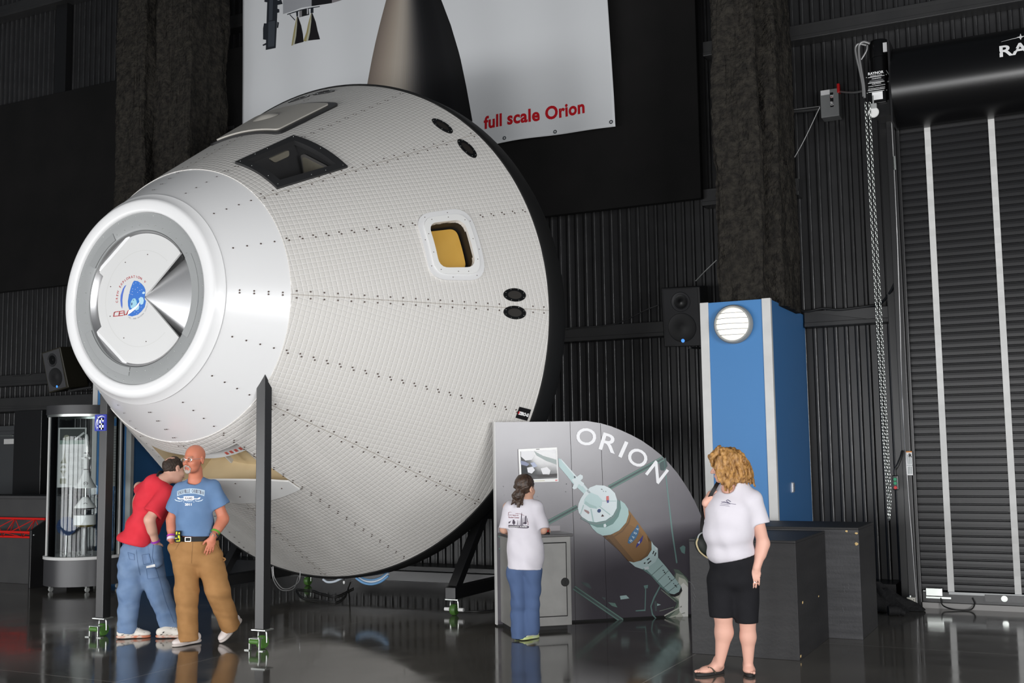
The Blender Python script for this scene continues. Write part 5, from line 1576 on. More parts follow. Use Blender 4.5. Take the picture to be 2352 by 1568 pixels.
# control cabinet under the screen
KD = 0.42
def cab(u, v): return onplane(u, v, XP0 + XN * KD, XN)
cl, cr = cab(1174, 1330), cab(1312, 1330)
l0, l1 = (cl - XP0) @ XE, (cr - XP0) @ XE
ztop = cab(1250, 1233)[2]; zbot = cab(1250, 1438)[2]
def cb(l, d, z): return XP0 + XE * l + XN * d + UPV * (z - XP0[2])
def cbox(mb, la, lb, da, db, za, zb, mi=0):
    mb.hexa([cb(la, db, za), cb(lb, db, za), cb(lb, da, za), cb(la, da, za), cb(la, db, zb), cb(lb, db, zb), cb(lb, da, zb), cb(la, da, zb)], mi)
cabm = mat('cabinet_grey', (136, 135, 131), 0.4, 0, 0.6, vary=(5, (122, 121, 118)))
mb = MB(); cbox(mb, l0, l1, 0.0, KD, zbot, ztop); cbx = mb.build('cabinet_body', cabm, t, bevel=0.004)
mb = MB(); cbox(mb, l0 + 0.02, l1 - 0.02, 0.0, KD - 0.08, 0.0, zbot); mb.build('toe_kick', 'rubber', t)
mb = MB(); cbox(mb, l0 - 0.02, l1 + 0.02, 0.0, KD + 0.025, ztop, ztop + 0.025); mb.build('counter_top', mat('laminate', (60, 58, 58), 0.3), t, bevel=0.004)
mb = MB(); cbox(mb, l0 - 0.02, l1 + 0.02, 0.0, 0.02, ztop + 0.025, ztop + 0.075); mb.build('backsplash', mat('splash_grey', (150, 144, 148), 0.4), t)
dl0, dl1, dz0, dz1 = l0 + 0.06, l1 - 0.05, zbot + 0.09, ztop - 0.06
mb = MB(); cbox(mb, dl0, dl1, KD, KD + 0.012, dz0, dz1); dr = mb.build('cabinet_door', cabm, t, bevel=0.003)
mb = MB()
for a, b, c_, d_ in ((dl0 - 0.008, dl1 + 0.008, dz0 - 0.008, dz0), (dl0 - 0.008, dl1 + 0.008, dz1, dz1 + 0.008), (dl0 - 0.008, dl0, dz0, dz1), (dl1, dl1 + 0.008, dz0, dz1)):
    cbox(mb, a, b, KD, KD + 0.004, c_, d_)
mb.build('door_gap', 'black_print', t)
kp = cab(1297, 1336)
mb = MB(); mb.lathe([(0, 0.022), (0.036, 0.022), (0.04, 0.016), (0.04, 0.0)], kp + XN * 0.0, (XE, UPV, XN), 28)
for a in range(3):
    q = a * math.pi / 3
    d = XE * math.cos(q) + UPV * math.sin(q)
    mb.beam(kp + XN * 0.023 - d * 0.03, kp + XN * 0.023 + d * 0.03, 0.004, 0.003)
mb.build('door_vent', 'rubber', dr, smooth=40)
jp = cab(1257, 1229); jl = (jp - XP0) @ XE
mb = MB(); c_ = cb(jl, KD - 0.02, ztop + 0.025)
mb.lathe([(0.0, 0.0), (0.03, 0.0), (0.03, 0.012), (0.018, 0.02), (0, 0.02)], c_, None, 20); js = mb.build('button_base', 'rubber', t, smooth=40)
mb = MB(); mb.sphere(c_ + UPV * 0.03, (0.02, 0.02, 0.018), 16); mb.build('red_knob', 'red_plastic', js, smooth=60)
RED_KNOB = c_ + UPV * 0.04
# screw heads dotting the sheet
dots('screw', [xp(u, v, 2) for u, v in ((1156, 1117), (1157, 1136), (1301, 1111), (1299, 1129), (1225, 1138), (1234, 1140), (1155, 1352))], 0.006, 'steel', t)

# ================================================================ BLACK CRATES
def crate(lo, hi, label, extra):
    t = thing('crate', ((lo[0] + hi[0]) / 2, (lo[1] + hi[1]) / 2, 0), label, 'crate', group='black wooden crates by the roller door')
    th = 0.02
    mb = MB(); mb.box((lo[0], lo[1], 0), (hi[0], lo[1] + th, hi[2] - th)); fp = mb.build('front_board', extra[0], t, bevel=0.003)
    mb = MB(); mb.box((hi[0] - th, lo[1] + th, 0), (hi[0], hi[1], hi[2] - th)); sp = mb.build('side_board', 'crate', t, bevel=0.003)
    mb = MB(); mb.box((lo[0], lo[1] + th, 0), (lo[0] + th, hi[1], hi[2] - th)); mb.build('side_board', 'crate', t, bevel=0.003)
    mb = MB(); mb.box((lo[0] + th, hi[1] - th, 0), (hi[0] - th, hi[1], hi[2] - th)); mb.build('rear_board', 'crate', t)
    mb = MB(); mb.box((lo[0], lo[1], hi[2] - th), (hi[0], hi[1], hi[2])); mb.build('top_board', 'crate', t, bevel=0.003)
    for c_, r in extra[1]:
        mb = MB()
        rnd = np.random.RandomState(int(abs(c_[0] * 1000)) % 999)
        n = 9
        ring = [(c_[0] + r * (0.6 + 0.6 * rnd.rand()) * math.cos(6.283 * i / n) * (1 if abs(c_[0] - hi[0]) > 0.01 else 0.15), c_[1] + (0 if abs(c_[0] - hi[0]) > 0.01 else r * 0.7 * math.cos(6.283 * i / n)), c_[2] + r * 0.7 * (0.6 + 0.6 * rnd.rand()) * math.sin(6.283 * i / n)) for i in range(n)]
        mb.slab(ring, (0.0015, -0.0015, 0)); mb.build('wood_chip', 'raw_wood', t, recalc=False)
    mb = MB()
    for pts in extra[2]:
        mb.tube(pts, 0.0022, 5)
    if extra[2]: mb.build('chalk_marks', pm((86, 86, 88)), fp)
    return t
F1 = 9.01
ck = lambda u, v, y: tuple(onY(u, v, y - 0.001))
x1 = -2.03
crate((-2.9, F1, 0), (x1, 10.17, 0.925), 'nearest black wooden crate directly behind the woman', ('crate', [((x1, 9.18, onX(1842, 1384, x1)[2]), 0.02), ((x1, 9.8, onX(1897, 1359, x1)[2]), 0.014), ((x1, 9.04, onX(1836, 1515, x1)[2] + 0.02), 0.02)],
      [[ck(1582 + i * 3.0 + 4 * (i % 3), 1335 + i * 9 - 5 * (i % 2), F1) for i in range(5)], [ck(1592, 1370, F1), ck(1596, 1379, F1), ck(1590, 1392, F1)]]))
x2 = -1.745
F2 = 10.12
zz = [[ck(1938 + 3 * (i % 2), 1345 + 5 * i, F2) for i in range(5)], [ck(1948 + 2 * (i % 2), 1340 + 4 * i, F2) for i in range(4)], [ck(1925, 1432, F2), ck(1930, 1426, F2), ck(1928, 1434, F2), ck(1936, 1428, F2), ck(1940, 1434, F2), ck(1945, 1428, F2)], [ck(1935, 1395, F2), ck(1938, 1404, F2), ck(1934, 1412, F2)]]
crate((-2.95, F2 + 0.06, 0), (x2, 11.0, 0.955), 'farther black wooden crate with pale chips standing against the first crate', ('crate_front', [((x2 - 0.02, F2 + 0.058, onY(1970, 1250, F2)[2]), 0.018), ((x2 - 0.018, F2 + 0.058, onY(1971, 1226, F2)[2]), 0.014), ((x2 - 0.1, F2 + 0.058, onY(1957, 1221, F2)[2]), 0.012)], zz))

# black cloth heap on the floor beside the crates
def heap():
    rnd = np.random.RandomState(4)
    c = onZ(2026, 1404)
    mb = MB()
    n, m = 44, 12
    vs, fs = [], []
    for j in range(m + 1):
        q = j / m
        for i in range(n):
            a = 2 * math.pi * i / n
            r = (0.25 + 0.07 * math.sin(3 * a + 1) + 0.06 * math.sin(7 * a) + 0.03 * math.sin(13 * a + 2)) * (1 - q) ** 0.7
            z = 0.2 * (1 - (1 - q) ** 1.7) * (1 + 0.25 * math.sin(5 * a + 6 * q) + 0.15 * math.sin(9 * a - 4 * q)) + 0.02 * math.sin(11 * a + 8 * q) * (1 - q)
            vs.append((c[0] - 0.12 * q + r * math.cos(a) * 1.15, c[1] + 0.12 + r * 0.7 * math.sin(a) + 0.1 * q, max(0.004, z)))
    for j in range(m):
        for i in range(n): fs.append((j * n + i, j * n + (i + 1) % n, (j + 1) * n + (i + 1) % n, (j + 1) * n + i))
    mb.add(vs, fs)
    mb.tube(smooth_path([tuple(onZ(2040, 1402, 0.05)), tuple(onZ(2060, 1402, 0.05)), tuple(onZ(2078, 1408, 0.025))]), [0.05] * 8 + [0.045] * 4 + [0.03] * 5, 8)
    return mb.build('cloth_heap', mat('black_cloth', (20, 20, 21), 0.8, 0, 0.3, bump=(30, 0.4, 0.02)), smooth=60)
tagp(heap(), 'crumpled black cloth heap on the floor between crates and roller door', 'cloth')

# ================================================================ LOUDSPEAKERS
def speaker(c4, dv, label, group, names, right):
    """c4: front-face corners TL TR BR BL (world), dv: depth vector"""
    TL, TR, BR, BL = (np.array(p, float) for p in c4)
    dv = np.array(dv, float)
    t = thing('loudspeaker', (TL + TR + BR + BL) / 4 + dv / 2, label, 'loudspeaker', group=group)
    nrm = np.cross(TR - TL, BL - TL); nrm /= np.linalg.norm(nrm)
    if nrm @ dv > 0: nrm = -nrm
    ex = (TR - TL) / np.linalg.norm(TR - TL); ez = (TL - BL) / np.linalg.norm(TL - BL)
    shr = 0.12
    back = [BL + (BR - BL) * shr + dv, BR - (BR - BL) * shr + dv, TR - (TR - TL) * shr + dv, TL + (TR - TL) * shr + dv]
    mb = MB(); mb.hexa([BL, BR, back[1], back[0], TL, TR, back[2], back[3]]); mb.build('cabinet', names[0], t, bevel=0.012)
    def fp(s, r, k=0.0): return TL + (TR - TL) * s + (BL - TL) * r + nrm * k
    mb = MB(); mb.slab([fp(0.06, 0.03, 0.0), fp(0.94, 0.03, 0.0), fp(0.94, 0.97, 0.0), fp(0.06, 0.97, 0.0)], nrm * 0.006); gr = mb.build('front_grille', names[1], t, bevel=0.003)
    w = np.linalg.norm(TR - TL)
    mb = MB(); c = fp(0.5, 0.25, 0.006)
    mb.lathe([(0.17 * w, 0.0), (0.2 * w, 0.01), (0.23 * w, 0.01), (0.25 * w, 0.0)], c, (ex, ez, nrm), 32); mb.build('horn_rim', pm((52, 52, 54)), gr, smooth=40)
    mb = MB(); mb.lathe([(0.17 * w, 0.003), (0.1 * w, -0.0), (0.03 * w, 0.004), (0, 0.006)], c, (ex, ez, nrm), 24); mb.build('horn', 'black_gloss', gr, smooth=50)
    c = fp(0.5, 0.68, 0.006)
    mb = MB(); mb.lathe([(0.36 * w, 0.0), (0.35 * w, 0.004), (0.33 * w, 0.001), (0.12 * w, 0.0015), (0.08 * w, 0.006), (0, 0.008)], c, (ex, ez, nrm), 36); mb.build('woofer', pm((34, 34, 35)), gr, smooth=40)
    mb = MB(); c = fp(0.5, 0.9, 0.006); mb.lathe([(0.045 * w, 0), (0.045 * w, 0.004), (0, 0.005)], c, (ex, ez, nrm), 16); mb.build('badge', 'led_blue', gr)
    mb = MB(); a = (BL + BR) / 2 + dv * 0.5; b = a + np.array([0, 0, -0.03])
    mb.cyl(a, b, 0.02, n=10)
    q = a + dv * 0.5; mb.beam(b, (q[0] + 0.02, WALL_Y - 0.06, q[2] - 0.03), 0.04, 0.02); mb.build('wall_bracket', 'girt', t)
    return t
D = 12.35
c4 = [onY(1517, 661, D), onY(1607, 657, D), onY(1614, 794, D + 0.0), onY(1525, 797, D)]
speaker(c4, (0.03, 0.4, 0.06), 'black loudspeaker high on the wall beside the blue casing with round lamp', 'wall loudspeakers', ('black_metal', pm((40, 40, 42))), True)
a = onY(95, 810, 12.25); b = onY(138, 796, 12.25); c_ = onY(158, 890, 12.37); d_ = onY(112, 903, 12.37)
speaker([a, b, c_, d_], (0.02, 0.42, 0.05), 'black loudspeaker tilted downward on the wall at far left', 'wall loudspeakers', (mat('speaker_olive', (44, 41, 30), 0.5), pm((72, 72, 74))), False)
pipe('bracket_bar', [onY(158, 898, 12.4), onY(185, 893, 12.4), onY(212, 889, 12.4)], 0.02, 'girt', 'grey bracket bar under the far left loudspeaker', 'bracket')
pipe('speaker_wire', [onY(30, 864, 12.8), onY(60, 862, 12.8), onY(78, 857, 12.8), onY(101, 857, 12.4)], 0.005, 'girt', 'thin wire running to the far left loudspeaker', 'wire', 6)

# ================================================================ GLASS DISPLAY CASE AND ITS MODELS
CZ = 14.35
c0 = at(194, 1300, CZ); CX0, CY0 = c0[0], c0[1]
RAD = 0.485
def cz_(v): return at(194, v, CZ)[2]
zb0, zb1, zg1, zc1 = 0.075, cz_(1281), cz_(952), cz_(937)
zb1 = onplane(194, 1272, (CX0, CY0, 0), np.array([0.74, -0.67, 0]))[2]
cc = (CX0, CY0, 0)
vis = np.array([-CX0, -CY0, 0]) / math.hypot(CX0, CY0)
t = thing('display_case', (CX0, CY0, 0), 'tall round glass display case holding white spacecraft models', 'display case')
case_grey = mat('case_grey', (58, 58, 60), 0.4, 0, 0.5)
mb = MB(); mb.lathe([(0.0, zb0), (RAD, zb0), (RAD, zb1 - 0.035), (0.0, zb1 - 0.035)], cc, None, 64); mb.build('plinth', case_grey, t, smooth=40)
mb = MB(); mb.lathe([(0, zb1 - 0.035), (RAD + 0.012, zb1 - 0.035), (RAD + 0.012, zb1), (0, zb1)], cc, None, 64); mb.build('base_trim', 'white_trim', t, smooth=40)
mb = MB(); mb.lathe([(RAD - 0.03, zb1), (RAD - 0.03, zg1), (RAD - 0.036, zg1), (RAD - 0.036, zb1)], cc, None, 72, closed=True); mb.build('glass_wall', 'glass', t, smooth=40)
mb = MB(); mb.lathe([(0, zg1), (RAD + 0.012, zg1), (RAD + 0.012, zc1 + 0.03), (0, zc1 + 0.03)], cc, None, 64); mb.build('top_cap', case_grey, t, smooth=40)
mb = MB(); mb.lathe([(RAD - 0.02, zg1 - 0.03), (RAD - 0.0, zg1 - 0.03), (RAD - 0.0, zg1), (RAD - 0.02, zg1)], cc, None, 64, closed=True); mb.build('top_trim', 'zinc', t, smooth=40)
ang0 = math.atan2(vis[1], vis[0])
for da in (-88, 22, 62, 150):
    a = ang0 + math.radians(da)
    d = np.array([math.cos(a), math.sin(a), 0]); e = np.array([-d[1], d[0], 0])
    mb = MB(); mb.obox(np.array(cc) + d * (RAD - 0.028) + np.array([0, 0, (zb1 + zg1) / 2]), e * 0.018, d * 0.012, UPV * (zg1 - zb1) / 2); mb.build('upright', 'white_trim', t)
for da in (-70, 5, 75, 160):
    a = ang0 + math.radians(da)
    p = np.array([CX0 + (RAD - 0.07) * math.cos(a), CY0 + (RAD - 0.07) * math.sin(a), 0])
    mb = MB(); mb.cyl(p + (-0.012, 0, 0.03), p + (0.012, 0, 0.03), 0.03, n=16); w = mb.build('case_caster', 'disc_grey', t, smooth=40)
    mb = MB(); mb.box(p + (-0.02, -0.02, 0.055), p + (0.02, 0.02, 0.078)); mb.build('caster_plate', 'zinc', w)
# poster boards standing in the case
rgt = np.array([-vis[1], vis[0], 0])
if rgt @ AX < 0: rgt = -rgt
def board(ua, ub, va, vb, dep, label, full):
    pa, pb = at(ua, va, dep), at(ub, vb, dep)
    w = abs((pb - pa) @ rgt) + 0.0
    o = np.array([pa[0], pa[1], pb[2]])
    t = thing('poster_board', o, label, 'poster', group=None)
    h = pa[2] - pb[2]
    mb = MB(); mb.slab([o, o + rgt * w, o + rgt * w + UPV * h, o + UPV * h], -vis * 0.006); bd = mb.build('sheet', pm((186, 188, 186)), t)
    def q(x, y, k=1): return o + rgt * w * x + UPV * h * y + vis * 0.0012 * k
    mb = MB(); ms = [pm((56, 60, 58)), pm((120, 122, 104)), pm((150, 152, 150)), pm((120, 140, 130)), pm((186, 188, 186))]
    def r(x0, y0, x1, y1, m, k=1): mb.face([q(x0, y0, k), q(x1, y0, k), q(x1, y1, k), q(x0, y1, k)], m)
    if full:
        r(0.06, 0.77, 0.94, 0.98, 0); r(0.06, 0.72, 0.94, 0.79, 3, 2)
        mb.face([q(0.3 + 0.11 * math.cos(a * 0.5236), 0.83 + 0.05 * math.sin(a * 0.5236), 3) for a in range(12)], 1)
        mb.face([q(0.55, 0.8, 3), q(0.9, 0.93, 3), q(0.93, 0.9, 3), q(0.6, 0.78, 3)], 4)
        for y in (0.64, 0.5, 0.36, 0.2, 0.1):
            for k in range(4): r(0.36, y - k * 0.022, 0.92 - 0.1 * (k % 2), y - k * 0.022 + 0.009, 2)
        mb.face([q(0.24, 0.66, 2), q(0.2, 0.5, 2), q(0.1, 0.4, 2), q(0.32, 0.4, 2), q(0.26, 0.5, 2)], 1)
        mb.face([q(0.1, 0.32, 2), q(0.32, 0.32, 2), q(0.24, 0.37, 2), q(0.17, 0.37, 2)], 1)
        mb.face([q(0.1, 0.28, 2), q(0.32, 0.28, 2), q(0.24, 0.22, 2), q(0.24, 0.18, 2), q(0.18, 0.18, 2), q(0.18, 0.22, 2)], 1)
        r(0.1, 0.06, 0.32, 0.15, 1, 2)
    else:
        for y in range(20): r(0.1, 0.93 - y * 0.045, 0.86 - 0.2 * (y % 3 == 2), 0.945 - y * 0.045, 2)
    mb.build('poster_print', ms, bd, recalc=False)
    # clear acrylic foot carrying the board
    mb = MB(); mb.slab([o + rgt * w * 0.45 + UPV * (zb1 - o[2]), o + rgt * w * 0.55 + UPV * (zb1 - o[2]), o + rgt * w * 0.55, o + rgt * w * 0.45], -vis * 0.006); mb.build('stand_strip', 'dark_glass', t)
    return t
board(134, 196, 982, 1118, CZ + 0.05, 'illustrated white poster board standing in the glass display case, left one', True)
board(255, 273, 978, 1116, CZ + 0.1, 'narrow white text board in the glass display case, right of the stand post', False)
# models on a clear rod
MD = CZ - 0.12
def mz(v): return at(196, v, MD)[2]
mc = at(196, 1150, MD)
pxm = MD / FPX
def mlathe(prof): return [(r * pxm, mz(v)) for r, v in prof], (mc[0], mc[1], 0)
t = thing('spacecraft_model', (mc[0], mc[1], mz(1120)), 'white escape tower model with flared shroud, top of the stack in the display case', 'model', group='white spacecraft models in the case')
pr_, c_ = mlathe([(0, 996), (1.5, 997), (4, 1003), (4.5, 1034), (4.6, 1078), (7, 1086), (11, 1096), (17, 1108), (24, 1119), (23.5, 1120.5), (0, 1120.5)]); mb = MB(); mb.lathe(pr_, c_, None, 36); body = mb.build('tower_body', 'white_plastic', t, smooth=50)
pr_, c_ = mlathe([(4.6, 1039), (5.4, 1039.5), (5.4, 1041), (4.6, 1041)]); mb = MB(); mb.lathe(pr_, c_, None, 24)
pr_, c_ = mlathe([(4.7, 1077), (5.6, 1077), (5.6, 1078.6), (4.7, 1078.6)]); mb.lathe(pr_, c_, None, 24); mb.build('dark_band', 'black_print', body)
for k in range(4):
    a = k * math.pi / 2 + 0.5
    p = np.array([mc[0] + 5 * pxm * math.cos(a), mc[1] + 5 * pxm * math.sin(a), mz(1050)])
    mb = MB(); mb.tube([p, p + np.array([math.cos(a), math.sin(a), -0.6]) * 5 * pxm], [2 * pxm, 3 * pxm], 8); mb.build('thruster_nozzle', 'white_plastic', body, smooth=50)
def deco(parent, v, r):
    mb = MB()
    c = np.array([mc[0], mc[1], mz(v)]) + vis * (r * pxm + 0.006)
    for q in range(12):
        a0, a1 = q * 0.5236, (q + 1) * 0.5236
        mb.face([c + rgt * 0.026 * math.cos(a0) + UPV * 0.024 * math.sin(a0), c + rgt * 0.026 * math.cos(a1) + UPV * 0.024 * math.sin(a1), c + rgt * 0.019 * math.cos(a1) + UPV * 0.018 * math.sin(a1), c + rgt * 0.019 * math.cos(a0) + UPV * 0.018 * math.sin(a0)])
    mb.face([c - rgt * 0.012 + UPV * 0.003, c + rgt * 0.012 + UPV * 0.003, c + rgt * 0.012 - UPV * 0.003, c - rgt * 0.012 - UPV * 0.003])
    mb.build('mark', 'black_print', parent, recalc=False)
deco(body, 1110, 19)
t = thing('spacecraft_model', (mc[0], mc[1], mz(1168)), 'small white cone capsule model, middle of the stack in the display case', 'model', group='white spacecraft models in the case')
pr_, c_ = mlathe([(0, 1140.5), (5, 1141), (7, 1142), (24, 1164), (24, 1165.5), (0, 1166)]); mb = MB(); mb.lathe(pr_, c_, None, 36); body = mb.build('capsule_body', 'white_plastic', t, smooth=50)
pr_, c_ = mlathe([(23.5, 1166), (19, 1168.5), (0, 1170.5)]); mb = MB(); mb.lathe(pr_, c_, None, 36); mb.build('heat_shield', 'rubber', t, smooth=50)
deco(body, 1158, 17)
t = thing('spacecraft_model', (mc[0], mc[1], mz(1212)), 'white drum-shaped service module model with gold base, lowest in the display case', 'model', group='white spacecraft models in the case')
pr_, c_ = mlathe([(0, 1182), (24, 1182), (24.3, 1204), (0, 1204)]); mb = MB(); mb.lathe(pr_, c_, None, 36); body = mb.build('drum_body', 'white_plastic', t, smooth=40)
pr_, c_ = mlathe([(22, 1204), (20, 1207), (15, 1209), (0, 1212)]); mb = MB(); mb.lathe(pr_, c_, None, 36); mb.build('gold_base', mat('gold_foil', (150, 130, 60), 0.35, 0.7), t, smooth=50)
mb = MB(); mb.sphere(np.array([mc[0], mc[1], mz(1200)]) + vis * 24 * pxm * 0.8 + rgt * 0.05, 0.02, 10); mb.build('antenna_ball', 'white_plastic', body, smooth=60)
t = thing('model_stand', (mc[0], mc[1], zb1), 'clear rod standing on the display case floor under the models', 'stand')
mb = MB(); mb.lathe([(0.0, zb1), (0.085, zb1), (0.085, zb1 + 0.012), (0.04, zb1 + 0.014), (0.036, mz(1225)), (0.03, mz(1212)), (0, mz(1212))], (mc[0], mc[1], 0), None, 28); mb.build('acrylic_post', mat('smoked_acrylic', (92, 92, 92), 0.1), t, smooth=40)
mb = MB(); mb.cyl((mc[0], mc[1], mz(1204)), (mc[0], mc[1], mz(1120)), 0.008, n=10); mb.build('rod', 'zinc', t)
mb = MB(); sc_ = at(153, 1208, CZ - 0.05)
mb.lathe([(0, 0.006), (22.5 * pxm, 0.003), (22.5 * pxm, -0.003), (0, -0.006)], sc_, (rgt, UPV, vis), 10)
t = thing('solar_panel_model', (sc_[0], sc_[1], sc_[2] - 0.12), 'round dark blue solar panel model low in the display case', 'model')
mb.build('solar_disc', mat('solar_blue', (26, 48, 84), 0.7, 0, 0.2), t)
mb = MB()
for k in range(10):
    a = k * math.pi / 5
    d = rgt * math.cos(a) + UPV * math.sin(a)
    mb.beam(sc_ + vis * 0.004, sc_ + d * 22 * pxm + vis * 0.004, 0.002)
mb.build('disc_ribs', pm((60, 84, 110)), t)
mb = MB(); mb.cyl((sc_[0], sc_[1], zb1), tuple(sc_ - vis * 0.012), 0.006, n=8); mb.build('rod', 'zinc', t)

# ================================================================ FAR LEFT: SERVICE DOOR, COUNTER, RED TRUSS
LY = 12.75
a, b = onY(-60, 992, LY), onY(38, 1300, LY)
d2 = thing('door_2', ((a[0] + b[0]) / 2, LY, 0), None, None); d2['kind'] = 'structure'
mb = MB(); mb.box((a[0], LY, 0), (b[0], LY + 0.05, a[2])); mb.build('leaf', 'door_grey', d2, bevel=0.004)
mb = MB()
mb.box((a[0] - 0.06, LY - 0.04, 0), (a[0], LY + 0.2, a[2] + 0.08)); mb.box((b[0], LY - 0.04, 0), (b[0] + 0.05, LY + 0.2, a[2] + 0.08)); mb.box((a[0], LY - 0.04, a[2]), (b[0], LY + 0.2, a[2] + 0.08))
mb.build('frame', 'door_grey', d2, bevel=0.004)
p, q = onY(9, 1008, LY - 0.03), onY(37, 1019, LY - 0.03)
mb = MB(); mb.box((p[0], LY - 0.03, q[2]), (q[0], LY, p[2])); mb.build('closer_cover', 'white_trim', d2)
mb = MB(); mb.beam((a[0] + 0.3, LY - 0.03, p[2] + 0.06), (q[0], LY - 0.03, p[2] + 0.05), 0.015); mb.sphere((q[0] - 0.1, LY - 0.04, p[2] + 0.055), 0.018, 8); mb.build('closer_arm', 'zinc', d2)
# dark counter with sloping end
c1 = onZ(64, 1351)
ctop = onY(50, 1136, c1[1] + 0.6)[2]
t = thing('counter', (c1[0] - 1.2, c1[1] + 0.5, 0), 'long dark grey counter at the far left edge in front of the grey door', 'counter')
mb = MB(); mb.box((c1[0] - 3.0, c1[1] + 0.35, 0), (c1[0] + 0.3, c1[1] + 0.82, ctop - 0.04)); mb.build('counter_body', 'counter', t, bevel=0.006)
mb = MB(); mb.box((c1[0] - 3.0, c1[1] + 0.3, ctop - 0.04), (c1[0] + 0.34, c1[1] + 0.86, ctop)); mb.build('counter_top', 'counter', t, bevel=0.006)
# red lattice truss between black end plates
def onc(u, v): return onY(u, v, c1[1])
t = thing('red_truss', (c1[0], c1[1], 0), 'red lattice truss barrier with black end plate at the far left', 'truss')
e = [onc(65, 1352), onc(65, 1218), onc(96, 1193)]
xA, xB = c1[0], c1[0] + 0.18
zlo, zhi = onc(66, 1218)[2], onc(90, 1193)[2]
mb = MB()
ply = [(c1[1], 0.0), (c1[1], zlo), (c1[1] + 0.24, zhi - 0.02), (c1[1] + 0.3, zhi), (c1[1] + 0.34, zhi - 0.03), (c1[1] + 0.34, 0.0)]
mb.slab([(xA, y, z) for y, z in ply], (0.035, 0, 0)); pl_ = mb.build('end_plate', 'black_metal', t, bevel=0.004)
dots('screw', [(xA + 0.036, y, z) for y, z in ((c1[1] + 0.04, zlo - 0.06), (c1[1] + 0.25, zlo + 0.06), (c1[1] + 0.25, zlo - 0.14))], 0.014, 'zinc', pl_, False, 8)
ch = [(c1[1] + 0.25, onc(40, 1199)[2] + 0.03), (c1[1] + 0.02, onc(40, 1222)[2]), (c1[1] + 0.22, onc(40, 1240)[2] + 0.02)]
for (y, z) in ch:
    mb = MB(); mb.cyl((xA - 2.6, y, z), (xA, y, z), 0.016, n=12); mb.build('chord', 'red_paint', t, smooth=50)
mb = MB()
for k in range(14):
    xk = xA - 0.19 * k
    for (i, j) in ((0, 1), (1, 2), (0, 2)):
        p_, q_ = (ch[i], ch[j]) if k % 2 else (ch[j], ch[i])
        mb.cyl((xk, p_[0], p_[1]), (xk - 0.19, q_[0], q_[1]), 0.006, n=6)
mb.build('lattice', 'red_paint', t, smooth=50)
# ================================================================ PEOPLE
from mathutils.bvhtree import BVHTree
YAW = math.radians(26.5388)
PX_ = np.array([math.cos(YAW), math.sin(YAW), 0.0])       # to the right of the picture
PD_ = np.array([-math.sin(YAW), math.cos(YAW), 0.0])      # away from the camera
PZ_ = np.array([0, 0, 1.0])
def unit(v):
    v = np.array(v, float); return v / np.linalg.norm(v)

